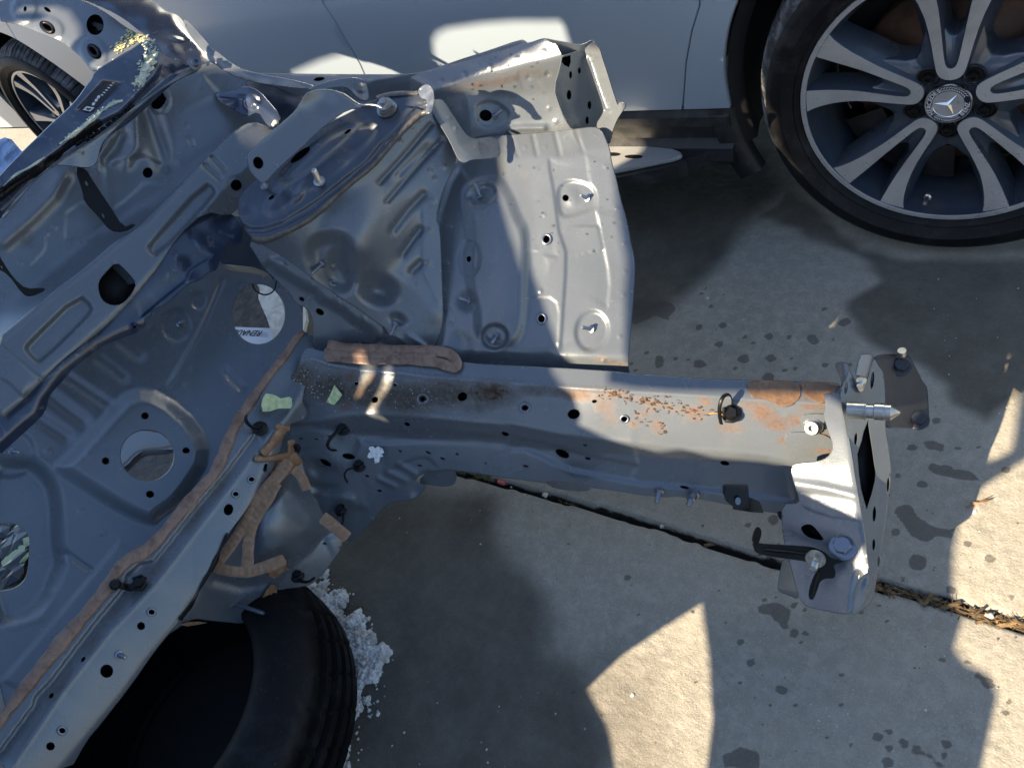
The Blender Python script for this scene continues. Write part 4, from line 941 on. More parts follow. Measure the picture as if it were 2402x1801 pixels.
# ---- frame rail
bR = R([(700, 860, 1.37), (1900, 1000, 1.235), (1300, 1020, 1.262), (1300, 880, 1.305), (760, 1000, 1.32), (1850, 880, 1.265)])
F0 = mono(TF([(560, 960), (650, 945), (780, 985), (940, 1015), (1200, 1035), (1500, 1070)])+TG([(0, 1062), (400, 1090), (900, 1128), (1400, 1160), (1936, 1193)])+TH([(300, 490), (700, 512)]))
F1 = mono(TJ([(560, 420), (650, 300), (740, 262)])+TF([(700, 1345), (900, 1312), (1100, 1305), (1300, 1318), (1600, 1345), (1936, 1368)])+TG([(200, 1345), (500, 1372), (840, 1425), (1100, 1462), (1400, 1497), (1700, 1535), (1936, 1560)])+TH([(200, 745), (420, 765), (560, 800), (720, 800)]))
F2 = mono(TF([(930, 1440), (985, 1482), (1100, 1490), (1400, 1490), (1936, 1535)])+TG([(0, 1480), (300, 1490), (500, 1508), (640, 1530), (740, 1570), (830, 1620), (940, 1665)])+TH([(-200, 900), (0, 915), (300, 950), (560, 985)]))
F2b = mono(TF([(950, 1410), (1100, 1405), (1400, 1420), (1936, 1445)])+TG([(0, 1400), (500, 1450), (840, 1510), (1100, 1580), (1400, 1640)]))
rail_ol = TF([(590, 880), (650, 880), (700, 900), (1100, 930), (1500, 930)])+TG([(200, 975), (840, 1005), (1225, 1030), (1318, 1040), (1600, 1062), (1936, 1083)])+TH([(320, 400), (770, 410), (860, 500), (860, 900), (560, 1060)])+TH([(475, 1040), (330, 1025), (205, 993), (0, 958)])+TP([(1420, 1073), (1275, 1050), (1185, 1043)])+TJ([(1860, 560), (1830, 552)])+TJ([(1700, 560), (1640, 580), (1600, 600), (1580, 640), (1640, 655), (1655, 668), (1595, 738), (1500, 758), (1425, 766), (1370, 808), (1290, 905), (1235, 968), (1195, 1000), (1150, 1022), (1105, 990), (1060, 940), (985, 870), (960, 800), (900, 700), (890, 620), (850, 480), (790, 440), (700, 470), (560, 560), (500, 520)])+TF([(290, 1470), (300, 1330), (420, 1150), (540, 1040)])
rail_feats = [('fold', F0, -.65, 2.5), ('bead', F0, 4, 1.6), ('bead', F1, 6, 2.2), ('fold', F1, -.72, 5), ('step', F2b, -5, 12), ('step', F2, 7, 16), ('fold', F2, -.1, 8),
    ('bead', TJ([(1410, 570), (1520, 625)]), 7, 3), ('bead', TJ([(1480, 520), (1590, 585)]), 7, 3), ('bead', TJ([(1350, 615), (1450, 665)]), 6, 3),
    ('step', TJ([(1400, 570), (1480, 520), (1600, 480), (1660, 478), (1700, 500), (1740, 560)]), -2.5, 6), ('pad', chaikin(TJ([(1600, 600), (1680, 560), (1690, 600), (1640, 700), (1590, 740), (1560, 700)]), 1), -6, 16),
    ('bump', *TJ([(980, 560)])[0], 50, 30, 25, -9), ('bump', *TJ([(980, 700)])[0], 50, 50, 25, -14), ('bead', TJ([(900, 700), (1000, 730), (1170, 750)]), 10, 5), ('bump', *TJ([(1050, 480)])[0], 60, 40, 20, 5),
    ('step', TJ([(560, 800), (900, 790), (1300, 810)]), -4, 20), ('wave', .7, 33),
    ('bump', *TF([(1360, 1195)])[0], 22, 17, 0, -3), ('bump', *TG([(640, 1260)])[0], 20, 17, 0, -3), ('pad', TJ([(780, 330), (880, 300), (1010, 310), (1090, 350), (1060, 400), (850, 420)]), 1.5, 10)]
rail_rims = [(1360, 1205, 34, 26), ]
rh = []
for x, y, rx, ry, a in ((1617, 1190, 34, 30, -30), (1258, 1367, 22, 13, 20), (1895, 1430, 26, 14, 20), (1050, 1210, 24, 21, -30), (930, 1105, 14, 13, -30), (1180, 1115, 12, 11, -30), (567, 1165, 20, 14, -45), (880, 1577, 44, 20, 10), (730, 1617, 44, 18, 30), (1213, 1543, 12, 7, 15), (1583, 1562, 13, 7, 15), (1768, 1622, 9, 6, 15), (1360, 1205, 20, 18, 0), (660, 1140, 5, 5, 0)):
    rh.append(EH(TF, x, y, rx, ry, a))
for x, y, rx, ry, a in ((957, 1303, 42, 33, -10), (1092, 1220, 18, 12, -10), (1285, 1335, 25, 21, 0), (640, 1262, 22, 18, 0), (513, 1430, 0, 0, 0), (883, 1558, 50, 26, 25), (1030, 1503, 16, 8, 15), (1048, 1590, 20, 10, 15), (385, 1622, 10, 6, 20), (645, 1640, 20, 8, 20)):
    if rx: rh.append(EH(TG, x, y, rx, ry, a))
rh.append(EH(TH, 208, 800, 23, 12, 12, 'p', 2.07357)); rh.append(EH(TH, 12, 918, 24, 8, 12, 'p', 2.07357))
for x, y, rx, ry, a in ((1275, 597, 16, 8, 15), (1355, 692, 17, 9, 10), (1112, 785, 20, 9, 28), (845, 355, 16, 6, 15), (945, 358, 14, 6, 15), (1035, 342, 18, 8, 15), (1672, 446, 20, 8, 25), (1765, 485, 18, 8, 20), (1618, 530, 16, 7, 10)):
    rh.append(EH(TJ, x, y, rx, ry, a, 'p', 2.765))
rdirt = [(x, y, rx, ry, 0, s) for (x, y), rx, ry, s in zip(TF([(560, 1080), (760, 1130), (1000, 1170), (1250, 1200), (1500, 1170), (1780, 1170), (480, 1230)])+TG([(150, 1180), (450, 1160), (700, 1150), (880, 1160), (330, 1250)]), (60, 75, 90, 95, 90, 80, 40, 70, 70, 70, 60, 60), (45, 42, 44, 44, 38, 34, 40, 34, 20, 16, 14, 20), (.85, .85, .85, .85, .85, .8, .8, .75, .7, .6, .6, .6))]
rrust = [(x, y, rx, ry, a, s) for (x, y), rx, ry, a, s in zip(TG([(1000, 1180), (1160, 1250), (1215, 1170), (1440, 1230), (1420, 1300), (1560, 1250), (1500, 1380), (1680, 1280), (1780, 1290), (1340, 1370)])+TH([(60, 560), (110, 500), (240, 630), (400, 560), (470, 610), (560, 590), (640, 530), (620, 690), (700, 730), (680, 660), (500, 690), (330, 520), (610, 480)])+TM([(1130, 560), (1400, 600), (1250, 780), (1060, 960)]),
    (45, 60, 30, 46, 40, 32, 28, 42, 26, 22, 30, 22, 44, 44, 40, 50, 50, 40, 34, 30, 26, 44, 60, 22, 22, 22, 22), (18, 28, 12, 14, 14, 10, 22, 10, 12, 16, 22, 12, 16, 30, 22, 20, 14, 16, 16, 14, 12, 10, 8, 14, 14, 14, 14), (0, 60, 0, 20, -20, 20, 60, 0, 0, 40, 20, 20, 0, 30, 0, 0, 0, 0, 0, 0, 0, 0, 0, -40, -40, -50, -50),
    (.85, .6, .8, .65, .55, .6, .6, .65, .65, .55, .75, .75, .65, .85, .8, .7, .7, .7, .8, .7, .7, .75, .6, .7, .7, .7, .6))]
rail, dR = panel('frame_rail', clip, rail_ol, bR, rail_feats, rh, dirt=rdirt, rust=rrust, step=4.5)
# rims pressed round the threaded holes
for T_, x, y, r_ in ((TF, 1360, 1205, 12), (TG, 640, 1262, 11), (TG, 1285, 1335, 9), (TI, 841, 793, 9), (TI, 345, 1450, 9.5), (TI, 1396, 57, 8), (TI, 1308, 138, 8)):
    q = T_([(x, y)])[0]; dep = dR if T_ is not TI else dB
    c = ell(q[0], q[1], r_, r_*.88, 0, 24); P_ = np.array(c); a_ = W(P_[:, 0], P_[:, 1], dep(P_)-.0012)
    mesh_obj('weld_nut', *tube(list(a_), .0017, 8, closed=True), M_ZINCB, rail if T_ is not TI else beam)
# the ear behind the gusset
bEar = R([(1000, 1100, 1.42), (1070, 1100, 1.41), (1030, 1150, 1.44)])
panel('rail_gusset_ear', clip, TJ([(1690, 540), (1780, 520), (1838, 556), (1855, 602), (1838, 648), (1790, 663), (1690, 652), (1600, 640)]), bEar, [('wave', .5, 20)], step=5)
# tab below the rail
panel('hose_tab', clip, TP([(1180, 1037), (1272, 1047), (1276, 1058), (1240, 1060), (1196, 1052), (1182, 1044)]), R([(1285, 1130, 1.31), (1380, 1140, 1.30), (1330, 1150, 1.33)]), [], step=5)
# ---- strut apron
bA = R([(1080, 420, 1.42), (1450, 420, 1.365), (1050, 840, 1.375), (1460, 860, 1.325), (1250, 600, 1.365), (1480, 640, 1.355)])
ap_ol = TC([(230, 1040), (300, 900), (440, 888), (640, 873), (820, 858), (990, 838), (1085, 826), (1130, 845), (1160, 900), (1188, 965), (1200, 1060), (1228, 1150), (1255, 1280), (1280, 1370)])+TG([(1285, 0), (1308, 100), (1320, 180), (1342, 260), (1352, 350), (1345, 480), (1335, 620), (1325, 760), (1310, 900), (1310, 1010), (1318, 1043), (1225, 1038), (1100, 1030), (950, 1018), (840, 1015), (500, 1000), (200, 985), (60, 985), (-60, 980), (-150, 900), (-200, 600), (-180, 200), (-80, 0)])+TC([(-60, 1500), (20, 1250), (120, 1120)])
seamT = TC([(230, 1060), (300, 1010), (345, 990), (470, 1012), (600, 1015), (720, 1012), (860, 1020), (1000, 1000), (1028, 975), (1100, 965), (1190, 955)])
ap_feats = [('fold', seamT[::-1], -.5, 4), ('fold', TG([(1320, 935), (1100, 925), (900, 925), (845, 912), (800, 888), (640, 900), (530, 905)])[::-1], -.7, 4)]
for a, b in (((435, 895), (470, 1005)), ((545, 885), (595, 1008)), ((690, 880), (718, 1005)), ((833, 865), (868, 1005)), ((970, 845), (1018, 985))): ap_feats.append(('bead', TC([a, b]), 4.5, -2.6))
ap_feats += [('step', TC([(790, 1010), (800, 1100), (820, 1200), (840, 1350), (860, 1500)])+TG([(905, 250), (903, 400), (893, 550), (880, 750), (868, 890)]), 3.5, 8)]
ap_feats += [('step', TC([(1035, 990), (1050, 1100), (1068, 1215)]), -2.5, 7), ('step', TC([(1100, 1350), (1120, 1450), (1150, 1620)])+TG([(1120, 100), (1150, 220), (1178, 360), (1188, 470), (1172, 630)]), -3, 7)]
ap_feats += [('pad', chaikin(TC([(850, 1240), (890, 1185), (950, 1170), (1040, 1190), (1090, 1225), (1105, 1290), (1095, 1355), (1000, 1385), (910, 1410), (865, 1390)]), 2), -5, 12), ('bump', *TC([(940, 1280)])[0], 26, 30, 0, 3),
    ('pad', ell(*TG([(1075, 765)])[0], 38, 47, 8), -5, 13), ('step', TG([(640, 545), (800, 545), (845, 580), (860, 650), (850, 880)]), -1.6, 5)]
bul = TC([(250, 1240), (300, 1190), (400, 1165), (480, 1175), (540, 1280), (590, 1420)])+TG([(645, 120), (640, 400), (635, 600), (620, 760), (560, 850), (430, 860), (330, 780), (330, 640), (285, 500), (270, 300), (290, 100), (270, 20)])
ap_feats += [('pad', chaikin(bul, 2), 13, 30), ('bump', *TG([(500, 250)])[0], 80, 300, 0, 7), ('pad', ell(*TC([(360, 1260)])[0], 34, 22, -25), -14, 18),
    ('pad', ell(*TG([(278, 295)])[0], 25, 43, 3), -4, 7), ('pad', ell(*TG([(445, 800)])[0], 30, 28), -16, 12), ('bump', *TG([(260, 570)])[0], 30, 34, 0, -9), ('bump', *TG([(400, 950)])[0], 120, 24, 0, -5),
    ('bump', *TG([(235, 850)])[0], 34, 45, -20, -7), ('step', TG([(640, 240), (745, 250)]), -1.2, 4), ('step', TG([(745, 270), (870, 290)]), 2, 7), ('wave', .9, 45)]
for x, y in ((22, 105), (150, 85), (20, 320), (130, 320), (110, 495), (148, 628), (155, 722), (740, 505)): ap_feats.append(('bump', *TG([(x, y)])[0], 7, 7, 0, 2.4))
for x, y in ((905, 890), (640, 955), (520, 955), (770, 955), (1100, 875), (1160, 1080), (1235, 1350), (765, 1395), (280, 1110)): ap_feats.append(('bump', *TC([(x, y)])[0], 6, 6, 0, 1.8))
for x, y in ((1285, 195), (1255, 800), (1290, 380), (780, 975), (1150, 960), (1280, 530)): ap_feats.append(('bump', *TG([(x, y)])[0], 7, 7, 0, 1.6))
ap_ridge = TG([(60, 900), (95, 830), (105, 740), (95, 600), (70, 480), (55, 300), (60, 100), (75, 20)])+TC([(90, 1350), (150, 1180), (230, 1060)])
ap_feats += [('fold', ap_ridge, .0, 5), ('step', ap_ridge[::-1], -12, 18)]
apron, dA = panel('strut_apron', clip, ap_ol, bA, ap_feats, [EH(TC, 905, 1285, 23, 23), EH(TG, 780, 170, 23, 26), EH(TG, 747, 685, 25, 28), EH(TG, 277, 298, 16, 21)], step=4.2,
    rust=[(x, y, 26, 10, 0, .55) for x, y in TG([(1210, 975), (1130, 950), (1265, 990)])], dirt=[(x, y, 20, 8, 0, .5) for x, y in TG([(1180, 960), (1040, 880)])])
def st(T_, a, b, h, r=.003, kind='stud', dep=None, par=None, m=None):
    a = T_([a])[0]; b = T_([b])[0]; stud('bolt' if kind != 'stud' else 'stud', par or apron, a, b, float((dep or dA)([a])[0]), h, r, m, kind)
st(TG, (270, 568), (205, 552), .022, .0036); st(TG, (455, 800), (422, 845), .022, .0036); st(TG, (1070, 752), (1008, 740), .022, .0036); st(TC, (350, 1275), (312, 1190), .024, .0036); st(TC, (1042, 1285), (1000, 1268), .020, .0034)
for T_, x, y in ((TG, 780, 170), (TG, 747, 685)):
    q = T_([(x, y)])[0]; P_ = np.array(ell(q[0], q[1], 10, 11)); mesh_obj('grommet', *tube(list(W(P_[:, 0], P_[:, 1], dA(P_)-.001)), .0022, 8, closed=True), M_ZINCB, apron)
# ---- upper rail
bU = R([(600, 190, 1.48), (1350, 110, 1.33), (1000, 300, 1.40), (1330, 280, 1.36), (1150, 160, 1.375)])
up_ol = TB([(290, 478), (450, 482), (700, 486), (1000, 488), (1260, 488), (1430, 455)])+TC([(200, 397), (400, 335), (615, 260), (640, 270), (660, 287), (765, 250), (800, 262), (845, 290), (862, 330), (880, 362), (870, 430), (825, 575), (860, 680), (900, 780), (945, 840), (1040, 835), (1110, 870), (1110, 900), (820, 900), (440, 940), (330, 960)])+TB([(1640, 900), (1560, 760), (1400, 720), (1000, 720), (640, 660), (500, 600), (300, 525), (200, 490)])
U1 = mono(TB([(300, 500), (640, 575), (900, 545), (1150, 520), (1280, 510), (1440, 590)])+TC([(50, 590), (200, 545), (400, 480), (560, 440), (700, 405), (875, 368)]))
U2 = mono(TB([(1440, 620), (1600, 612)])+TC([(60, 600), (250, 592), (350, 605), (450, 628), (560, 625), (700, 600), (830, 578)]))
upper, dU = panel('upper_rail', clip, up_ol, bU, [('fold', U1, -.55, 5), ('fold', U2, .9, 6), ('fold', U1, -.35, 5), ('fold', U2, -.4, 5), ('step', TB([(1000, 545), (1250, 500), (1936, 300)])+TC([(640, 270)]), -2, 6),
    ('pad', chaikin(TC([(320, 700), (350, 665), (430, 655), (500, 690), (545, 740), (520, 790), (400, 830), (340, 800)]), 2), -3.5, 10), ('bead', TC([(545, 840), (620, 832), (760, 832)]), 8, 6), ('bump', *TC([(665, 505)])[0], 8, 7, 0, -3), ('bump', *TC([(788, 482)])[0], 9, 8, 0, -4),
    ('step', TC([(600, 440), (590, 520), (640, 600)]), 1.5, 8), ('wave', 1., 26)]+[('bump', *TC([(x, y)])[0], 7, 7, 0, 1.8) for x, y in ((250, 480), (95, 525), (415, 435), (590, 380), (765, 335), (795, 705), (840, 790))],
    [EH(TC, 385, 750, 42, 38, 15), EH(TB, 688, 515, 36, 14, -8)], step=4.5, rust=[(x, y, rx, ry, -10, s) for (x, y), rx, ry, s in zip(TC([(330, 550), (480, 520), (640, 470), (220, 570), (700, 440)]), (50, 50, 40, 40, 26), (12, 16, 16, 7, 8), (.5, .46, .42, .5, .36))], dirt=[(x, y, 45, 14, -8, .45) for x, y in TC([(560, 520), (750, 480), (400, 560)])])
st(TC, (445, 755), (490, 715), .018, .0034, dep=dU, par=upper)
# open box end of the upper rail
bE_ = R([(1325, 180, 1.36), (1400, 220, 1.44), (1370, 300, 1.44)])
endi, dE = panel('rail_end_plate', clip, TC([(870, 430), (880, 365), (935, 350), (1015, 325), (1062, 400), (1100, 540), (1160, 700), (1150, 740), (1110, 800), (1085, 830), (945, 842), (900, 780), (855, 670), (828, 575)]), bE_, [('fold', TC([(875, 430), (862, 570), (905, 690), (950, 850)]), .8, 3), ('fold', TC([(1020, 330), (1060, 480), (1130, 690)])[::-1], .9, 4), ('wave', .8, 20)],
    [EH(TC, 935, 487, 11, 25), EH(TC, 925, 617, 17, 33), EH(TC, 1057, 683, 14, 28), EH(TC, 1042, 783, 13, 28), EH(TC, 992, 460, 11, 22), (TC([(880, 372), (935, 358), (938, 405), (925, 440), (890, 425), (874, 400)]), 'p')], step=4)
bF = R([(1395, 120, 1.36), (1460, 260, 1.37), (1410, 300, 1.43)])
panel('rail_end_flange', clip, TC([(1015, 335), (1062, 290), (1090, 268), (1102, 300), (1125, 320), (1145, 390), (1175, 480), (1205, 580), (1245, 700), (1250, 670), (1275, 664), (1298, 682), (1270, 725), (1240, 770), (1215, 830), (1200, 880), (1188, 940), (1165, 900), (1140, 850), (1100, 815), (1150, 740), (1155, 700), (1100, 540), (1060, 420)]), bF,
    [('fold', TC([(1060, 400), (1110, 560), (1170, 720), (1100, 820)]), .0, 4), ('step', TC([(1040, 340), (1100, 530), (1165, 715), (1225, 720)]), 8, 9), ('bump', *TC([(1080, 385)])[0], 8, 8, 0, 2), ('bump', *TC([(1148, 505)])[0], 8, 8, 0, 2), ('wave', .8, 16)], step=4)
bL = R([(1290, 95, 1.33), (1400, 95, 1.38), (1330, 130, 1.36)])
panel('rail_end_lid', clip, TC([(765, 250), (810, 262), (900, 278), (995, 295), (1040, 280), (1065, 265), (1088, 266), (1103, 290), (1098, 312), (1075, 300), (1050, 320), (1030, 340), (940, 350), (880, 362), (862, 330), (845, 290)]), bL, [('fold', TC([(800, 262), (1000, 322), (1060, 275)]), -.5, 3), ('wave', .7, 14)], step=3.5)
# brace between tower and apron
bG = R([(1020, 240, 1.30), (1170, 370, 1.35), (1090, 380, 1.33)])
panel('apron_brace', clip, TB([(1395, 690), (1430, 650), (1480, 645), (1510, 680), (1550, 745), (1600, 820), (1640, 880), (1690, 905), (1725, 900), (1830, 890), (1855, 940), (1862, 1010), (1780, 1030), (1670, 1035), (1640, 1055), (1600, 1045), (1575, 1000), (1540, 920), (1480, 820)]), bG,
    [('fold', TB([(1430, 670), (1500, 790), (1590, 960), (1665, 1045)])[::-1], -.7, 4), ('step', TB([(1720, 900), (1750, 1025)]), 1.5, 5), ('fold', TB([(1860, 985), (1660, 1000)]), -.5, 3), ('bump', *TB([(1530, 770)])[0], 7, 7, 0, 2), ('bump', *TB([(1575, 835)])[0], 7, 7, 0, 2)], step=4)
# ---- strut tower
bS = R([(640, 560, 1.245), (900, 420, 1.29), (1020, 300, 1.345), (850, 800, 1.37), (1000, 780, 1.37), (1030, 600, 1.36), (700, 660, 1.30), (620, 640, 1.32)])
tw_ol = TB([(1400, 700), (1440, 690), (1500, 830), (1570, 980), (1570, 1060), (1540, 1120), (1480, 1250), (1440, 1420)])+TF([(1470, 100), (1480, 400), (1490, 640), (1480, 760), (1440, 850), (1410, 875), (1310, 885), (1230, 828), (1110, 738), (1040, 690), (935, 612), (850, 560), (765, 500), (650, 425), (600, 382), (510, 320), (430, 265), (380, 235), (300, 190), (220, 130), (200, 60)])+TB([(240, 1500), (400, 1420), (700, 1250), (1000, 1000), (1250, 760)])
tw_feats = [('bead', TB([(1080, 1185), (1250, 1000), (1410, 810)]), 6, -5), ('bead', TB([(1130, 1305), (1300, 1110), (1480, 910)]), 6, -5), ('bead', TB([(1165, 1495), (1260, 1370), (1365, 1265)]), 9, -7), ('bead', TB([(1230, 1645), (1290, 1560), (1345, 1490)]), 9, -7), ('bead', TF([(1293, 375), (1345, 325)]), 9, -6),
    ('bead', TB([(1210, 1130), (1400, 960)]), 14, -5),
    ('pad', chaikin(TF([(625, 240), (660, 180), (760, 145), (860, 160), (885, 240), (905, 380), (900, 460), (850, 500), (770, 490), (700, 420), (640, 330)]), 2), -20, 44), ('bump', *TF([(800, 330)])[0], 36, 55, 0, -9),
    ('bump', *TF([(1070, 500)])[0], 62, 46, 20, -22), ('bump', *TF([(1200, 690)])[0], 28, 20, 25, -9), ('bead', TF([(1265, 790), (1370, 865)]), 6, 4), ('bump', *TF([(830, 250)])[0], 110, 70, -40, 7),
    ('step', TF([(1355, -40), (1352, 370), (1400, 480), (1470, 620)])[::-1], 2, 4), ('wave', 1.8, 38), ('bump', *TB([(1000, 1500)])[0], 140, 110, -40, 18),
    ('bead', TF([(1455, 650), (1300, 480), (1180, 400), (1000, 250)]), 26, 4)]
for x, y in ((1410, 105), (1400, 320), (780, 350)): tw_feats.append(('bump', *TF([(x, y)])[0], 7, 7, 0, 2.2))
for x, y in ((1500, 1080), (1408, 1108), (1440, 1160), (1435, 1300), (1220, 915), (1330, 785), (1285, 830)): tw_feats.append(('bump', *TB([(x, y)])[0], 7, 7, 0, 2.0))
tw_feats = [tuple(f[:-1])+(f[-1]*1.5,) if f[0] == 'bump' else ((f[0], f[1], f[2], f[3]*1.4) if f[0] == 'bead' else ((f[0], f[1], f[2]*1.4, f[3]) if f[0] == 'pad' else f)) for f in tw_feats]
tower, dS = panel('strut_tower', clip, tw_ol, bS, tw_feats, [], step=4.2)
st(TF, (705, 330), (635, 395), .026, .0036, dep=dS, par=tower); st(TF, (1180, 720), (1150, 790), .024, .0036, dep=dS, par=tower)
q = TF([(778, 452)])[0]; P_ = np.array(ell(q[0], q[1], 8, 5, 30)); mesh_obj('weld_nut', *tube(list(W(P_[:, 0], P_[:, 1], dS(P_)-.001)), .0018, 8, closed=True), M_ZINCB, tower)
# lower flange of the tower with the wavy bright edge
bfl = R([(620, 600, 1.33), (960, 810, 1.39), (800, 690, 1.355)])
fl_ol = TF([(230, 190), (300, 195), (360, 215), (420, 260), (520, 330), (600, 380), (650, 430), (760, 500), (835, 552), (930, 610), (1000, 660), (1100, 740), (1140, 785), (1230, 830), (1320, 890), (1240, 900), (1100, 895), (980, 880), (880, 850), (760, 900), (650, 890), (655, 700), (610, 610), (545, 590), (500, 520), (430, 450), (330, 350), (280, 270)])
wavy = TF([(355, 285), (400, 360), (470, 400), (520, 430), (600, 480), (650, 500), (700, 560), (780, 600), (850, 640), (920, 700), (960, 720), (1030, 760), (1060, 800), (1130, 835)])
panel('tower_flange', clip, fl_ol, bfl, [('step', wavy, -22, 26), ('fold', wavy, -.2, 6), ('bead', TF([(455, 330), (475, 350)]), 4, 3), ('bead', TF([(630, 430), (650, 480)]), 4, 3), ('bead', TF([(800, 545), (820, 590)]), 4, 3), ('bead', TF([(970, 660), (990, 700)]), 4, 3), ('wave', .8, 20)],
    [EH(TF, 575, 557, 20, 14, 30), EH(TF, 692, 640, 30, 20, 35), EH(TF, 981, 850, 20, 11, 25)], step=4.2)
# tower cap
bC = R([(600, 560, 1.195), (900, 420, 1.235), (1010, 240, 1.30), (660, 440, 1.24), (860, 260, 1.32), (760, 380, 1.25)])
cap_ol = TB([(165, 1345), (172, 1290), (215, 1225), (290, 1165), (380, 1090), (480, 1000), (600, 900), (750, 800), (880, 740), (1000, 670), (1100, 635), (1200, 612), (1290, 600), (1345, 590), (1385, 555), (1420, 590), (1428, 640), (1412, 700), (1380, 745), (1330, 760), (1240, 850), (1160, 950), (1060, 1070), (960, 1150), (860, 1235), (700, 1380), (600, 1450), (500, 1505), (400, 1560), (300, 1590), (262, 1560), (235, 1510), (195, 1450), (172, 1400)])
rimline = TB([(150, 1430), (240, 1480), (330, 1480), (450, 1440), (600, 1350), (700, 1280), (850, 1160), (1000, 1040), (1100, 920), (1230, 780), (1320, 690), (1420, 660)])
rim2 = TB([(160, 1460), (240, 1512), (330, 1515), (460, 1475), (620, 1390), (740, 1300), (880, 1185), (1030, 1060), (1140, 935), (1260, 800), (1350, 720), (1440, 690)])
cap, dC = panel('tower_cap', clip, cap_ol, bC, [('step', rimline, -7, 10), ('fold', rimline, -.5, 4), ('step', rim2, 5, 4), ('fold', rim2, -.6, 3),
    ('pad', chaikin(TB([(330, 1350), (400, 1250), (560, 1080), (700, 930), (840, 850), (1000, 800), (1080, 840), (960, 980), (800, 1120), (620, 1260), (450, 1370), (360, 1400)]), 2), 9, 24),
    ('pad', chaikin(TB([(420, 1150), (520, 1040), (700, 900), (860, 800), (940, 830), (800, 960), (600, 1120), (480, 1200)]), 2), -7, 16), ('bump', *TB([(560, 1250)])[0], 40, 14, -60, 6), ('bump', *TB([(240, 1390)])[0], 26, 22, 0, -5), ('bump', *TB([(1110, 700)])[0], 42, 26, -20, 6), ('wave', 1.6, 18)],
    [EH(TB, 565, 1007, 82, 24, -38), EH(TB, 873, 857, 28, 12, -38), EH(TB, 380, 1282, 24, 12, -38)], mats=[M_ECOB, M_CAV], step=4, dirt=[(x, y, 40, 20, -38, .45) for x, y in TB([(360, 1150), (760, 850), (450, 1100), (900, 760)])])
rc = lambda P: dC(P)
rp = TB([(250, 1545), (320, 1560), (420, 1530), (560, 1465), (680, 1385), (800, 1270), (920, 1165), (1040, 1070), (1130, 960), (1250, 825), (1340, 745), (1400, 720)])
ribbon('cap_seam_sealer', cap, rp, 15, rc, .0035, mat('grey seam sealer', (.06, .058, .056), .34, noise=[(60, .4, .6, (.10, .092, .085), .8)], bump=[(200, .5, .002)]), 2.6, 7, .10, .05)
ribbon('cap_seam_sealer', cap, TB([(1060, 640), (1150, 612), (1250, 605), (1330, 605)]), 12, rc, .004, mat('grey seam sealer', (.13, .12, .11), .4), 2.6, 7, .12, .1)
stud('stud', cap, TB([(690, 1180)])[0], TB([(650, 1100)])[0], float(dC(TB([(690, 1180)]))[0]), .03, .0048, M_ZINC)
stud('stud', cap, TB([(335, 1215)])[0], TB([(318, 1160)])[0], float(dC(TB([(335, 1215)]))[0]), .018, .0035)
a = W(*TB([(1130, 712)])[0], float(dC(TB([(1130, 712)]))[0])-.001); b = W(*TB([(1100, 650)])[0], float(dC(TB([(1130, 712)]))[0])-.022)
o = mesh_obj('ground_bolt', *lathe_ab(a, b, [(0, .019), (.10, .019), (.12, .012), (.3, .0165), (.38, .0165), (.40, .011), (.55, .0145), (.62, .0145), (.64, .008), (.98, .008), (1, .005)], 26, hexr=(9,)), M_ZINC, cap); autosmooth(o, 35)
# torn lug at the tip of the cap
panel('torn_lug', clip, TB([(1330, 590), (1360, 560), (1390, 548), (1425, 580), (1432, 640), (1425, 700), (1410, 735), (1375, 742), (1392, 690), (1385, 640), (1350, 640)]), R([(1000, 210, 1.285), (1018, 260, 1.265), (985, 235, 1.28)]), [('wave', 2.5, 7), ('fold', TB([(1400, 560), (1400, 730)]), -.8, 3)], mats=[M_ZINC, M_CAV], step=3)
ribbon('earth_wire', clip, TB([(780, 588), (850, 610), (900, 650), (960, 688), (1000, 678), (1050, 682), (1090, 700)]), 5, lambda P: np.interp(P[:, 0], [780, 900], [1.28, 1.25]), .003, M_ZINC, 3, 6, .1, .1)
# curved strap standing behind the cap
bK = R([(600, 400, 1.185), (840, 240, 1.25), (700, 260, 1.22)])
strap, dK = panel('tower_strap', clip, TB([(222, 1015), (245, 985), (300, 930), (375, 860), (450, 800), (535, 725), (575, 660), (600, 615), (640, 592), (700, 582), (760, 583), (800, 595), (860, 635), (920, 680), (975, 695), (870, 710), (770, 780), (680, 850), (600, 930), (500, 1020), (400, 1110), (330, 1195), (290, 1165), (250, 1120), (232, 1080)]), bK,
    [('fold', TB([(225, 1000), (390, 870), (560, 720), (640, 610)])[::-1], .5, 5), ('bump', *TB([(700, 680)])[0], 50, 40, 0, -9), ('wave', 1.2, 22)], [EH(TB, 292, 1058, 34, 42, -20)], step=4)
panel('strap_top', clip, TB([(610, 588), (660, 560), (760, 528), (880, 505), (960, 512), (985, 530), (1000, 580), (1010, 640), (990, 655), (940, 640), (900, 590), (860, 560), (760, 570), (700, 578)]), R([(720, 200, 1.31), (860, 190, 1.32), (840, 230, 1.31)]), [('fold', TB([(660, 575), (900, 540), (990, 600)]), -.6, 4), ('bump', *TB([(955, 570)])[0], 16, 16, 0, 8), ('wave', 1.5, 10)], step=3.5, dirt=[(840, 200, 30, 12, 0, .5)])
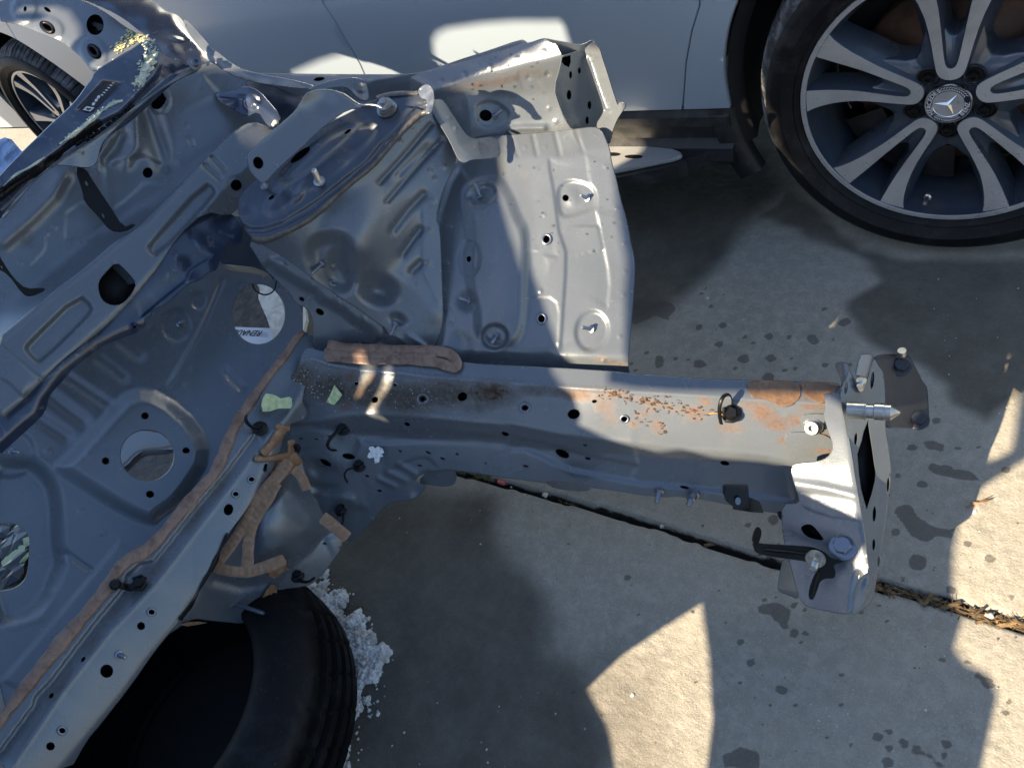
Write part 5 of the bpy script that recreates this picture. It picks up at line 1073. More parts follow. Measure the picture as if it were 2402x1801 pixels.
# ---- brown sealer along tower foot and rail
def dmin(*fs): return lambda P: np.min([f(P) for f in fs], axis=0)
ribbon('seam_sealer', clip, TF([(740, 850), (900, 880), (1100, 885), (1300, 888), (1500, 895), (1560, 930), (1590, 975), (1570, 1010), (1520, 990), (1450, 965), (1300, 950), (1000, 950), (720, 930)]), 24, lambda P: bR(P)-.007, .0015, M_SEAL, 3, 9, .04, .07)
ribbon('seam_sealer', clip, TF([(720, 905), (900, 915), (1150, 920), (1450, 920)]), 22, lambda P: bR(P)-.006, .003, M_SEAL, 3, 7, .04, .07)
# ---- cowl
bQ = R([(560, 300, 1.50), (0, 620, 1.34), (300, 480, 1.42)])
cowl_ol = TA([(-20, 1470), (20, 1390), (150, 1200), (330, 1060), (600, 860), (880, 660), (1100, 520), (1300, 425), (1440, 410), (1620, 470), (1800, 560), (1936, 600), (1960, 900), (1860, 1000), (1700, 1000), (1560, 900), (1380, 1020), (1160, 1270), (860, 1520)])+TE([(360, 540), (100, 760), (-20, 850)])
seam = TA([(1140, 1130), (1050, 1200), (1000, 1190), (930, 1190), (880, 1240), (800, 1310), (720, 1360)])
cowl_feats = [('bead', TA([(880, 800), (880, 950), (820, 1060)]), 16, 9), ('bead', TA([(790, 880), (740, 980), (680, 1040)]), 12, -9), ('bead', TA([(960, 720), (1010, 880), (1070, 1060)]), 24, -16), ('bead', TA([(700, 900), (650, 1000), (640, 1060)]), 14, 6), ('step', TA([(650, 1040), (720, 1060), (800, 1040), (870, 1010), (950, 1020), (1060, 1070), (1130, 1120)]), -6, 16),
    ('step', seam, 2, 5), ('fold', TA([(1660, 860), (1480, 860), (1330, 970), (1140, 1130), (960, 1290), (760, 1450)])[::-1], .9, 9), ('bead', TA([(20, 1560), (200, 1400), (330, 1270), (400, 1150)]), 22, 12), ('fold', TE([(-20, 640), (300, 400), (600, 160), (720, 100)]), .9, 8),
    ('step', TA([(1300, 470), (1380, 560), (1450, 640)]), 7, 10), ('pad', TA([(430, 1380), (530, 1310), (750, 1380), (600, 1560), (420, 1560)]), -2, 5), ('pad', ell(*TA([(1035, 650)])[0], 27, 32), 3, 6), ('bump', *TA([(1240, 920)])[0], 10, 20, -35, 5), ('bump', *TA([(1215, 815)])[0], 6, 6, 0, 3), ('bump', *TA([(1245, 950)])[0], 6, 6, 0, 3), ('wave', 2.2, 42)]
for x, y in ((300, 1520), (355, 1475), (515, 1570)): cowl_feats.append(('bump', *TA([(x, y)])[0], 7, 7, 0, 3))
cowl_feats.append(('bump', *TE([(130, 325)])[0], 7, 7, 0, 3))
cowl_feats.append(('step', TE([(270, 120), (300, 190), (290, 240), (180, 360)]), 1.8, 3))
rag = [(x+random.uniform(-3, 3), y+random.uniform(-3, 3)) for x, y in ell(*TA([(1030, 655)])[0], 17, 21, 20, 20)]
cowl, dQ = panel('cowl_panel', clip, cowl_ol, bQ, cowl_feats, [(rag, 'p'), EH(TA, 958, 1122, 34, 36, 0, 'p')], step=5, dirt=[(60, 560, 40, 30, 0, .4)])
# dark heater-box remains at the top corner of the cowl
panel('wiper_bracket', clip, TA([(1390, 610), (1440, 600), (1520, 590), (1600, 560), (1680, 590), (1760, 680), (1810, 740), (1818, 790), (1760, 830), (1720, 790), (1680, 720), (1600, 760), (1500, 700), (1420, 660)]), R([(540, 220, 1.47), (650, 280, 1.42), (580, 280, 1.44)]), [('bead', TA([(1420, 630), (1600, 620), (1780, 760)]), 16, 9), ('bump', *TA([(1640, 660)])[0], 24, 24, 0, 9), ('wave', 1.0, 14)], mats=[M_NAVY, M_CAV], step=4)
mesh_obj('cowl_bulb', *rock(W(646, 289, 1.40), .007, np.random.RandomState(1), 2), mat('cream plastic', (.7, .66, .5), .4), cowl)
# straps
def holed(name, pts, base, holes, m, par, feats=()): return panel(name, par, pts, base, list(feats), holes, mats=[m, M_CAV], step=4)
holed('support_strap', TA([(482, 1085), (550, 1090), (600, 1180), (690, 1310), (800, 1485), (860, 1455), (875, 1462), (800, 1505), (715, 1495), (640, 1400), (548, 1305), (540, 1240)]), R([(180, 400, 1.33), (290, 540, 1.36), (200, 480, 1.34)]), [EH(TA, 560, 1190, 13, 20, -25, 't'), EH(TA, 668, 1400, 12, 22, -30, 't')], M_DARK, clip)
holed('support_strap', TE([(-20, 250), (20, 330), (90, 430), (165, 495), (280, 488), (290, 498), (200, 540), (150, 525), (60, 400), (-20, 350)]), R([(0, 600, 1.26), (60, 670, 1.28), (20, 650, 1.27)]), [EH(TE, 8, 350, 8, 16, -25, 't')], M_DARK, clip)
# ---- dash crossmember band
bX = R([(560, 420, 1.41), (0, 900, 1.22), (350, 700, 1.32)])
x_ol = TA([(1420, 950), (1520, 850), (1640, 790), (1760, 830), (1936, 1000), (1960, 1200), (1700, 1250), (1600, 1300), (1540, 1350), (1480, 1400)])+TE([(1330, -15), (1150, 150), (1020, 355), (940, 450), (880, 530), (700, 720), (560, 830), (400, 950), (280, 1075), (160, 1200), (-30, 1370), (-30, 830), (170, 660), (360, 500), (560, 350), (760, 170)])+TA([(880, 1500), (1110, 1270), (1250, 1120)])
ridge = TE([(-30, 850), (170, 680), (360, 515), (560, 365), (770, 190)])+TA([(960, 1440), (1120, 1270), (1330, 1040), (1500, 870), (1640, 800)])
x_feats = [('bead', ridge, 6, 2.5), ('fold', ridge[::-1], -1.1, 3), ('pad', chaikin(TE([(510, 528), (603, 610), (575, 665), (270, 965), (235, 958), (165, 885), (180, 850)]), 1), -11, 14), ('pad', chaikin(TA([(1335, 1185), (1398, 1235), (1380, 1280)])+TE([(1020, 285), (965, 240), (975, 200)]), 1), -12, 15), ('bead', TA([(1330, 1075), (1425, 1160)]), 6, -7), ('bead', TA([(1378, 1025), (1455, 1105)]), 6, -7),
    ('pad', ell(*TA([(1528, 1203)])[0], 22, 24), -2, 6), ('bead', TE([(-20, 835), (270, 1080)]), 4, -3), ('step', TE([(-30, 1050), (60, 1100), (165, 1205)]), -4, 10), ('fold', TE([(-30, 1340), (160, 1170), (280, 1050), (560, 805), (700, 690), (860, 520), (1010, 345), (1160, 140), (1330, -30)]), -.8, 4), ('wave', 1., 36)]
Dh = TE([(752, 312), (825, 375), (888, 455), (860, 520), (808, 580), (760, 602), (700, 595), (655, 558), (634, 490), (640, 440), (668, 400)])
cross, dX = panel('dash_crossmember', clip, x_ol, bX, x_feats, [(chaikin(Dh, 1), 'p'), EH(TA, 1532, 1203, 38, 38, 20)], step=4.8)
panel('hole_lip', cross, TE([(752, 316), (830, 378), (885, 455), (820, 462), (760, 470), (690, 410)]), R([(270, 620, 1.335), (320, 660, 1.335), (260, 650, 1.36)]), [('bead', TE([(700, 410), (760, 470), (880, 455)]), 6, 3)], step=4)
# ragged painted lip below the crossmember
bLp = R([(530, 510, 1.44), (0, 1060, 1.25), (330, 800, 1.36)])
lip_ol = TE([(1480, 0), (1545, 40), (1568, 100), (1572, 175), (1540, 205), (1490, 200), (1468, 190), (1455, 240), (1440, 290), (1422, 310), (1400, 365), (1385, 372), (1340, 385), (1300, 430), (1215, 458), (1150, 520), (1080, 580), (1040, 600), (985, 630), (975, 665), (935, 680), (938, 730), (900, 765), (870, 780), (800, 800), (640, 865), (560, 935), (480, 990), (400, 1090), (350, 1140), (310, 1195), (300, 1260), (260, 1325), (120, 1450), (-30, 1590), (-30, 1310), (160, 1130), (280, 1020), (560, 780), (700, 670), (860, 500), (1000, 330), (1150, 130), (1330, -40)])
panel('ragged_lip', clip, lip_ol, bLp, [('wave', .9, 22), ('fold', TE([(-30, 1500), (220, 1290), (250, 1200), (400, 1010), (640, 830), (850, 730)]), -.5, 3), ('step', TE([(900, 690), (1050, 560), (1200, 440), (1230, 370), (1390, 270)]), 3, 4), ('bump', *TE([(875, 735)])[0], 14, 12, 0, 4)], [EH(TE, 872, 738, 11, 9)], mats=[M_NAVY, M_CAV], step=4, dirt=[(x, y, 50, 20, -40, .35) for x, y in TE([(1300, 250), (1100, 420), (900, 600), (600, 850)])])
# dark space between lip and tower
panel('inner_wing_liner', clip, TE([(1440, 100), (1560, 0), (1700, 60), (1850, 300), (1960, 480), (1960, 760), (1900, 700), (1850, 480), (1700, 350), (1500, 330), (1420, 320)])[::-1], R([(560, 560, 1.56), (700, 700, 1.58), (640, 560, 1.56)]), [], mats=[M_ECOB, M_CAV], step=6)
# ---- windscreen frame bar (glossy dark blue) with dried glass sealant
bW = R([(340, 120, 1.36), (0, 440, 1.20), (460, 170, 1.42)])
bar_ol = TQ([(-30, 1960), (0, 1900), (270, 1620), (450, 1450), (560, 1340), (720, 1200), (850, 1060), (930, 940), (990, 870), (1020, 790), (1180, 680), (1350, 590), (1480, 500), (1580, 430), (1680, 460), (1740, 560), (1780, 600), (1990, 700), (2150, 760), (2060, 800), (1900, 870), (1750, 1000), (1600, 1140), (1480, 1250), (1330, 1370), (1180, 1460), (1120, 1520), (1060, 1700)])+TA([(640, 940), (630, 1040), (600, 1075), (560, 1085), (430, 1070), (340, 1065), (200, 1190), (20, 1390), (-20, 1440)])
groove = TQ([(-30, 2060), (300, 1880), (620, 1650), (840, 1480), (1060, 1340), (1300, 1230), (1420, 1110), (1560, 960), (1690, 820), (1740, 680)])
bar, dW = panel('windscreen_frame', clip, bar_ol, bW, [('step', groove, -9, 9), ('fold', groove, -.25, 4), ('fold', TA([(-20, 1330), (100, 1210), (400, 1000), (660, 840), (900, 660), (1050, 560), (1190, 440)]), -.6, 5), ('bead', TA([(20, 1370), (330, 1080), (640, 870), (900, 690), (1130, 500), (1300, 430)]), 5, 5),
    ('pad', TQ([(830, 1190), (1120, 880), (1310, 905), (1290, 930), (960, 1225)]), -3, 6), ('wave', .8, 30)], [], mats=[M_NAVY, M_CAV], step=4, dirt=[(60, 470, 30, 14, -45, .3)])
# black label strip with printed symbols
lab = TQ([(862, 1185), (1140, 880), (1305, 905), (1000, 1215)])
v, f = plate(densify(lab, 6), lambda P: dW(P)-.0008, .0006); lb = mesh_obj('label', v, f, mat('black label', (.012, .012, .016), .35), bar, False)
def onbar(pts, dz=.0028, m=M_WHITE, nm='label_print'):
    v, f = plate(pts, lambda P: dW(P)-dz, .0003); return v, f
pr = [onbar(TQ([(895, 1190), (935, 1150), (1020, 1165), (975, 1207)]))]
for (x, y) in ((1010, 1125), (1040, 1085), (1065, 1050)): pr.append(onbar(ell(*TQ([(x, y)])[0], 4.5, 3.2, -45, 12)))
for i in range(6): x, y = 1085+i*24, 1030-i*26; pr.append(onbar(TQ([(x, y), (x+10, y-11), (x+34, y-4), (x+24, y+8)])))
mesh_obj('label_print', *merge(pr), mat('printed white', (.5, .52, .6), .5), lb, False)
pr = [onbar(TQ([(930, 1180), (945, 1165), (960, 1172), (990, 1172), (970, 1192), (945, 1190)]), .0040)]
mesh_obj('label_icon', *merge(pr), mat('black label', (.012, .012, .016), .35), lb, False)
# ribbed black sealant in the groove and pale crust
for pts, n_, w_ in ((TQ([(850, 1520), (1100, 1390), (1330, 1230), (1480, 1080)]), 34, 26), (TA([(-10, 1240), (80, 1170), (160, 1110), (260, 1050)]), 18, 22)):
    L_ = densify(pts, 4, False); k_ = []
    for i in range(n_):
        a = np.array(L_[int((len(L_)-1)*i/n_)]); d_ = np.array((.78, .35))*w_*random.uniform(.5, .8); o_ = np.array((-6., 6.))
        p3 = [W(*(a+o_-d_*.5), float(dW([a])[0])-.003), W(*(a+o_), float(dW([a])[0])-.006), W(*(a+o_+d_*.5), float(dW([a])[0])-.002)]
        k_.append(tube(p3, random.uniform(.0012, .0022), 6))
    mesh_obj('ribbed_sealant', *merge(k_), M_DARK, bar)
ribbon('black_sealant', bar, TA([(-10, 1290), (120, 1190), (300, 1080), (420, 960), (560, 850), (660, 790)]), 17, lambda P: dW(P)-.001, .003, M_DARK, 3, 7, .2, .2)
def crust(pts, n, sp, r0, r1, nm, par, dep, m, seed):
    r = np.random.RandomState(seed); L_ = densify(pts, 3, False); k_ = []
    for i in range(n):
        a = np.array(L_[r.randint(len(L_))])+r.normal(0, sp, 2); k_.append(rock(W(*a, float(dep([a])[0])-.0015), r.uniform(r0, r1), r, 1, .5))
    return mesh_obj(nm, *merge(k_), m, par, False)
crust(TQ([(720, 1500), (860, 1400), (960, 1310), (1100, 1190), (1250, 1090)]), 220, 2.6, .0008, .0028, 'dried_sealant', bar, dW, M_GLUE, 1)
crust(TQ([(1480, 930), (1540, 840), (1560, 740), (1600, 640), (1650, 560), (1560, 430)]), 230, 7, .0010, .0042, 'dried_sealant', bar, dW, M_GLUE, 2)
crust(TQ([(1560, 880), (1600, 700), (1640, 560)]), 12, 6, .005, .011, 'sealant_lump', bar, dW, M_GLUE, 3)
# ---- hinge pillar and outer wing top (top left)
bP = R([(0, 0, 1.66), (330, 90, 1.52), (150, 120, 1.56)])
pil_ol = TQ([(-30, -30), (760, -30), (1000, 60), (1200, 180), (1350, 300), (1500, 380), (1560, 440), (1440, 520), (1300, 600), (1180, 680), (1080, 740), (1000, 780), (900, 640), (780, 530), (690, 460), (560, 400), (300, 300), (150, 250), (-30, 220)])
pil, dP = panel('hinge_pillar', clip, pil_ol, bP, [('fold', TQ([(-30, 190), (250, 240), (560, 360), (700, 430), (880, 560), (1010, 720)]), -.8, 4), ('pad', ell(*TQ([(260, 90)])[0], 30, 34, 0), 6, 12), ('pad', ell(*TQ([(530, 310)])[0], 34, 26, 20), 5, 12), ('pad', ell(*TQ([(1010, 570)])[0], 30, 38, -30), 5, 12), ('bump', *TQ([(180, 40)])[0], 9, 9, 0, 3),
    ('fold', TQ([(650, -30), (900, 40), (1150, 170), (1350, 330), (1450, 430)])[::-1], -.3, 3), ('wave', 1.2, 22)], [E(*TQ([(516, 108)])[0], 10, 5, 35), E(*TQ([(275, 100)])[0], 4.5, 7, 10), E(*TQ([(1030, 272)])[0], 21, 25, 0, 'p', 26), E(*TQ([(515, 300)])[0], 22, 13, 35), E(*TQ([(1020, 560)])[0], 14, 22, -42)], step=4.5)
for q, rr_ in (((520, 300), (15, 9, 35)), ((1015, 560), (9, 15, -42))):
    q = TQ([q])[0]; P_ = np.array(ell(q[0], q[1], *rr_)); mesh_obj('grommet', *tube(list(W(P_[:, 0], P_[:, 1], dP(P_)+.004)), .004, 8, closed=True), M_DARK, pil)
v, f = plate(TQ([(960, 240), (1000, 230), (1110, 270), (1115, 320), (1060, 335), (1045, 300), (960, 255)]), lambda P: dP(P)+.012, .006); mesh_obj('hinge_clip', v, f, M_DARK, pil, False)
crust(TQ([(1250, 560), (1330, 480), (1450, 420), (1600, 440), (1380, 340)]), 120, 6, .0012, .004, 'dried_sealant', pil, dP, mat('yellow foam crumbs', (.62, .58, .30), .6, bump=[(200, .5, .002)]), 4)
bO = R([(220, 0, 1.54), (450, 140, 1.50), (330, 30, 1.545)])
panel('wing_top', clip, TQ([(700, -30), (1600, -30), (1700, 40), (1740, 90), (1800, 130), (1900, 160), (1960, 210), (2020, 330), (2120, 450), (2260, 600), (2480, 760), (2300, 780), (2150, 740), (1990, 690), (1780, 600), (1660, 440), (1520, 340), (1350, 200), (1150, 90), (900, 0)]), bO,
    [('fold', TQ([(1000, -30), (1300, 30), (1700, 120), (1860, 170), (1980, 300), (2100, 440), (2300, 620)])[::-1], -.7, 4), ('fold', TQ([(1100, 60), (1400, 180), (1700, 400), (1990, 690)])[::-1], -.4, 4), ('bump', *TQ([(1900, 420)])[0], 26, 8, 15, 4), ('wave', 2, 14)], mats=[M_NAVY, M_CAV], step=4)
panel('wing_flange', clip, TQ([(1980, 200), (2060, 260), (2200, 420), (2350, 600)])+TB([(0, 320), (150, 440), (280, 480), (520, 520), (690, 570), (640, 580), (450, 560), (250, 530), (100, 480), (0, 400), (-60, 400)])+TQ([(2250, 740), (2280, 640), (2120, 470), (2020, 330)]), R([(440, 60, 1.44), (680, 200, 1.40), (500, 160, 1.42)]), [('fold', TB([(-100, 300), (150, 470), (640, 565)]), -.6, 3), ('wave', 1.5, 12)], step=4)
ns = TQ([(2100, 690)])[0]; o = mesh_obj('screen_nut', *lathe_ab(W(ns[0], ns[1], 1.40), W(ns[0]+4, ns[1]-6, 1.38), [(0, .013), (.3, .013), (.35, .008), (1, .0075), (1, .004), (.7, .0035)], 20), M_NAVY, clip); autosmooth(o)
bV = R([(420, 160, 1.47), (690, 290, 1.46), (600, 330, 1.50)])
panel('wing_inner_wall', clip, TA([(1290, 420), (1500, 440), (1750, 540), (1936, 575)])+TB([(500, 560), (700, 590), (640, 620), (560, 720), (380, 860), (250, 960), (150, 900)])+TA([(1800, 1000), (1860, 800), (1700, 600), (1500, 520)]), R([(450, 150, 1.53), (700, 260, 1.50), (600, 340, 1.53)]), [('wave', 2, 25)], mats=[M_ECOB, M_CAV], step=5)
# ---- end bracket of the rail
bN = R([(1950, 930, 1.225), (1870, 1300, 1.235), (2000, 1400, 1.19), (1990, 1100, 1.195), (1870, 1080, 1.225)])
sd_ol = TN([(808, 782), (830, 760), (960, 756), (1010, 720), (1040, 740), (1035, 830), (1050, 980), (1085, 1150), (1120, 1350), (1160, 1580)])+TH([(838, 850), (860, 980), (884, 1130), (900, 1260), (908, 1325), (880, 1345), (848, 1375), (838, 1440), (826, 1532), (760, 1528), (700, 1515), (640, 1503), (600, 1490), (580, 1465), (565, 1440), (545, 1360), (528, 1290), (500, 1190), (488, 1110), (486, 1002), (575, 1000), (562, 940), (540, 870), (532, 835), (540, 808), (600, 800), (660, 795), (710, 775), (735, 740), (733, 700), (712, 640), (690, 565), (700, 545), (697, 480)])
side, dN = panel('rail_end_bracket', clip, sd_ol, bN, [('fold', TH([(775, 450), (800, 620), (835, 850), (880, 1130), (912, 1340)])[::-1], -.5, 3), ('step', TH([(575, 1002), (640, 1035), (720, 1060), (880, 1085)]), -1.2, 5), ('bead', TH([(545, 900), (700, 925), (850, 960)]), 12, 3), ('bead', TH([(860, 1345), (835, 1440), (830, 1530)]), 8, -4), ('wave', .8, 26)],
    [(chaikin(TH([(575, 1120), (585, 1102), (615, 1094), (640, 1105), (670, 1140), (695, 1178), (640, 1172), (600, 1155)]), 1), 'p')], step=4)
bH = R([(1975, 900, 1.20), (2085, 900, 1.245), (2040, 1350, 1.215)])
fp_ol = TN([(1010, 720), (1045, 640), (1075, 540), (1110, 450), (1130, 500), (1170, 580), (1195, 640), (1215, 700), (1255, 742), (1300, 700), (1330, 620), (1350, 560), (1380, 450), (1415, 320), (1470, 300), (1540, 500), (1560, 800), (1560, 1170)])+TH([(990, 650), (1005, 740), (1016, 830), (1012, 900), (1000, 960), (988, 1070), (975, 1160), (960, 1245), (950, 1290), (940, 1380), (925, 1470), (880, 1510), (842, 1533), (824, 1533), (835, 1440), (850, 1370), (908, 1325), (884, 1130), (860, 980), (820, 760), (790, 600), (775, 500)])
dia = TH([(905, 588), (912, 640), (928, 740), (941, 840), (938, 885), (922, 950), (897, 1028), (884, 985), (868, 925), (858, 850), (850, 755), (872, 690), (880, 650)])
front_p, dH = panel('bumper_mount_plate', clip, fp_ol, bH, [('wave', .5, 30), ('bead', TH([(905, 1330), (930, 1400), (870, 1500)]), 14, 3), ('bump', *TH([(895, 1400)])[0], 14, 26, 15, 5)],
    [(dia, 'p'), EH(TH, 845, 682, 9, 30, 5, 'p', 2.07357), EH(TH, 934, 1048, 9, 38, 3, 'p', 2.07357), EH(TH, 1002, 905, 8, 36, 3, 'p', 2.07357), EH(TH, 931, 1196, 8, 28, 3, 'p', 2.07357), EH(TH, 955, 1277, 6, 26, 3, 'p', 2.07357), EH(TH, 925, 398, 9, 42, 6, 'p', 2.07357), EH(TH, 797, 435, 8, 30, 6, 't', 2.07357), EH(TH, 816, 545, 6, 17, 6, 'p', 2.07357)], step=3.6)
# folded hook and latch strap
panel('plate_hook', front_p, TN([(950, 405), (975, 378), (1030, 372), (1085, 380), (1112, 410), (1105, 470), (1080, 540), (1060, 620), (1030, 700), (1000, 750), (985, 745), (1030, 640), (1025, 580), (985, 480)]), R([(1970, 860, 1.20), (1990, 860, 1.195), (1975, 900, 1.205)]), [('fold', TN([(1030, 372), (1060, 560), (1000, 750)]), -.8, 3)], step=3)
ls, _ = panel('latch_strap', front_p, TN([(1200, 500), (1215, 440), (1250, 300), (1270, 275), (1330, 270), (1400, 278), (1415, 310), (1395, 380), (1350, 500), (1330, 560), (1250, 545), (1210, 525)]), R([(2015, 850, 1.195), (2045, 850, 1.20), (2020, 880, 1.20)]), [('fold', TN([(1240, 290), (1200, 520)])[::-1], -.8, 2), ('fold', TN([(1400, 290), (1330, 560)]), -.6, 2)], mats=[M_ZINCB, M_CAV], step=3)
panel('latch_foot', front_p, TN([(1200, 560), (1290, 545), (1335, 570), (1330, 620), (1300, 700), (1255, 740), (1225, 700), (1200, 640), (1270, 620), (1200, 610)]), R([(2015, 890, 1.205), (2032, 890, 1.21), (2020, 920, 1.21)]), [('wave', 1.5, 6)], mats=[M_ZINC, M_CAV], step=3)
bY = R([(2060, 840, 1.235), (2170, 840, 1.27), (2110, 1000, 1.255)])
M_SIDE = mat('dark charcoal paint', (.028, .032, .04), .38, .1, noise=[(30, .55, .75, (.045, .048, .055), .5)])
fpl, dY = panel('side_mount_plate', clip, TN([(1400, 330), (1450, 295), (1540, 275), (1700, 275), (1830, 280), (1868, 310), (1900, 380), (1960, 490), (2010, 600), (2075, 680), (2085, 820), (2095, 1000), (2103, 1140), (2060, 1180), (1900, 1175), (1700, 1165), (1560, 1170), (1500, 1000), (1430, 800), (1380, 560)]), bY,
    [('fold', TN([(1420, 310), (1600, 292), (1850, 300)]), .0, 3), ('bead', TN([(1430, 310), (1560, 284), (1840, 290)]), 3, 2), ('fold', TN([(1520, 300), (1560, 600), (1590, 900), (1620, 1170)])[::-1], -.25, 6), ('wave', .6, 30)], mats=[M_SIDE, M_CAV], step=4)
st(TN, (1755, 420), (1760, 385), .012, .006, 'hex', dY, fpl, M_SIDE); st(TN, (1965, 1080), (1972, 1045), .012, .0062, 'hex', dY, fpl, M_SIDE)
a = W(*TN([(1772, 290)])[0], 1.25); b = W(*TN([(1768, 222)])[0], 1.24); o = mesh_obj('stud', *lathe_ab(a, b, [(0, .0045), (.3, .0045), (.35, .0065), (1, .0062), (1, .003)], 14), M_ZINC, fpl); autosmooth(o)
# locating pin
a = W(*TN([(1090, 955)])[0], 1.192); b = W(*TN([(1750, 990)])[0], 1.165)
o = mesh_obj('locating_pin', *lathe_ab(a, b, [(0, .0125), (.33, .0125), (.34, .0135), (.355, .0135), (.36, .0105), (.42, .0105), (.5, .0105), (.52, .0125), (.70, .0128), (.705, .0118), (.82, .0122), (.86, .010), (.985, .0025), (1, .001)], 28), M_ZINC, clip); autosmooth(o, 28)
# nut on the rail top near the bracket
st(TH, (640, 620), (628, 632), .016, .0062, 'nut', dR, rail, M_ZINC)
v, f = plate(chaikin(TH([(575, 585), (600, 562), (690, 560), (700, 570), (690, 620), (640, 650), (600, 640), (580, 615)]), 1), lambda P: dR(P)-.004, .004); bevel(mesh_obj('nut_plate', v, f, M_ECO, rail, False), .001)
v, f = plate(chaikin(TH([(500, 680), (515, 655), (560, 650), (640, 652), (710, 668), (735, 700), (733, 738), (640, 728), (520, 712), (500, 700)]), 1), lambda P: dR(P)-.0035, .0035); bevel(mesh_obj('weld_plate', v, f, M_ECO, rail, False), .001)
# bracket bolts, clamp bracket and lower black bracket
st(TH, (785, 1208), (778, 1195), .012, .0075, 'hex', dN, side, M_ZINCB)
bk = R([(1930, 1290, 1.175), (1770, 1275, 1.20), (1900, 1350, 1.18)])
v, f = plate(chaikin(TH([(343, 1188), (372, 1190), (420, 1195), (600, 1205), (660, 1215), (705, 1240), (725, 1262), (780, 1272), (785, 1282), (735, 1292), (748, 1330), (742, 1362), (700, 1360), (672, 1375), (660, 1410), (640, 1462), (624, 1465), (618, 1440), (630, 1390), (648, 1345), (672, 1310), (620, 1282), (560, 1272), (430, 1255), (358, 1238), (350, 1210)]), 1), bk, .004)
bb = mesh_obj('black_bracket', v, f, M_BRACK, clip, False); bevel(bb, .0008)
bb.data.polygons.foreach_set('use_smooth', [False]*len(bb.data.polygons))
v, f = plate(chaikin(TH([(340, 1186), (345, 1150), (358, 1118), (372, 1108), (386, 1125), (386, 1150), (376, 1178), (372, 1192)]), 1), R([(1765, 1235, 1.16), (1785, 1235, 1.155), (1770, 1275, 1.197)]), .003); mesh_obj('bracket_tongue', v, f, M_BRACK, bb, False)
ribbon('bracket_rib', bb, TH([(400, 1222), (520, 1232), (610, 1245)]), 7, bk, .003, M_BRACK, 3, 7, 0, .02)
ribbon('bracket_rib', bb, TH([(668, 1330), (645, 1390), (632, 1450)]), 6, bk, .003, M_BRACK, 3, 7, 0, .02)
st(TH, (650, 1262), (638, 1312), .022, .0055, 'bolt', lambda P: bk(P)-.003, bb, M_ZINC)
v, f = plate(TH([(208, 908), (222, 905), (322, 907), (326, 965), (322, 1018), (250, 1012), (222, 990), (206, 945)]), R([(1705, 1140, 1.20), (1755, 1140, 1.20), (1720, 1190, 1.205)]), .012); cb = mesh_obj('clamp_bracket', v, f, M_BRACK, clip, False); bevel(cb, .002, 3)
v, f = plate(TH([(326, 966), (340, 970), (375, 985), (388, 1010), (396, 1043), (330, 1038), (250, 1025), (246, 1012), (322, 1018)]), R([(1760, 1170, 1.215), (1790, 1200, 1.22), (1730, 1195, 1.22)]), .004); mesh_obj('clamp_foot', v, f, M_BRACK, cb, False)
v, f = plate(ell(*TH([(272, 985)])[0], 6.5, 9, 0, 18), lambda P: np.full(len(P), 1.1965), .002); mesh_obj('clamp_slot', v, f, M_ECO, cb, False)
st(TH, (55, 945), (30, 1008), .02, .0045, 'bolt', dR, rail); st(TP, (1424, 1060), (1418, 1086), .018, .0042, 'stud', dR, rail)
# rear leg of the bracket seen at its lower left
panel('bracket_rear_leg', clip, TH([(495, 1260), (530, 1290), (548, 1370), (570, 1462), (520, 1440), (475, 1425), (468, 1405), (470, 1385), (480, 1320)]), R([(1830, 1320, 1.27), (1870, 1400, 1.27), (1840, 1380, 1.26)]), [('fold', TH([(460, 1400), (580, 1430)]), -.9, 3)], step=3.5)
panel('bracket_rear_edge', clip, TH([(465, 1035), (495, 1040), (500, 1080), (488, 1078), (470, 1060)]), R([(1825, 1200, 1.25), (1840, 1200, 1.25), (1830, 1220, 1.25)]), [], mats=[M_CAV, M_CAV], step=3)
# ---- clear orange film over the flange
bflm = lambda P: dR(P)-.0015
for pts in (TH([(316, 403), (420, 402), (560, 405), (575, 440), (573, 480), (545, 510), (510, 525), (480, 525), (440, 500), (400, 488), (345, 482), (325, 450)]), TH([(575, 408), (640, 407), (765, 412), (755, 440), (700, 466), (695, 510), (660, 505), (620, 480), (590, 460)])):
    lm, _ = panel('orange_film', clip, pts, R([(x, y, float(dR([(x, y)])[0])-.003) for x, y in (pts[0], pts[2], pts[5], pts[-1])]), [('wave', 1.0, 11)], mats=[M_TAPEL], step=3)

# pale scraped sealant smears along the frame bar, torn flap of bright metal at its edge
ribbon('sealant_smear', bar, TQ([(640, 1560), (800, 1450), (950, 1330), (1090, 1210), (1230, 1110), (1330, 1090)]), 9, lambda P: dW(P)-.001, .0012, M_GLUE, 2.5, 5, .2, .35)
ribbon('sealant_smear', bar, TQ([(1500, 900), (1560, 800), (1600, 680), (1650, 580)]), 16, lambda P: dW(P)-.001, .0015, M_GLUE, 2.5, 5, .3, .4)
ribbon('sealant_smear', bar, TA([(20, 1210), (100, 1130), (190, 1090), (290, 1020)]), 5, lambda P: dW(P)-.003, .001, M_GLUE, 2.5, 5, .2, .35)
panel('torn_edge', bar, TQ([(985, 870), (1030, 780), (1120, 720), (1190, 680), (1250, 700), (1340, 630), (1370, 640), (1280, 720), (1180, 790), (1100, 860), (1010, 880)]), R([(215, 190, 1.345), (290, 140, 1.36), (250, 180, 1.35)]), [('wave', 2.4, 6)], mats=[M_ZINC, M_CAV], step=3)

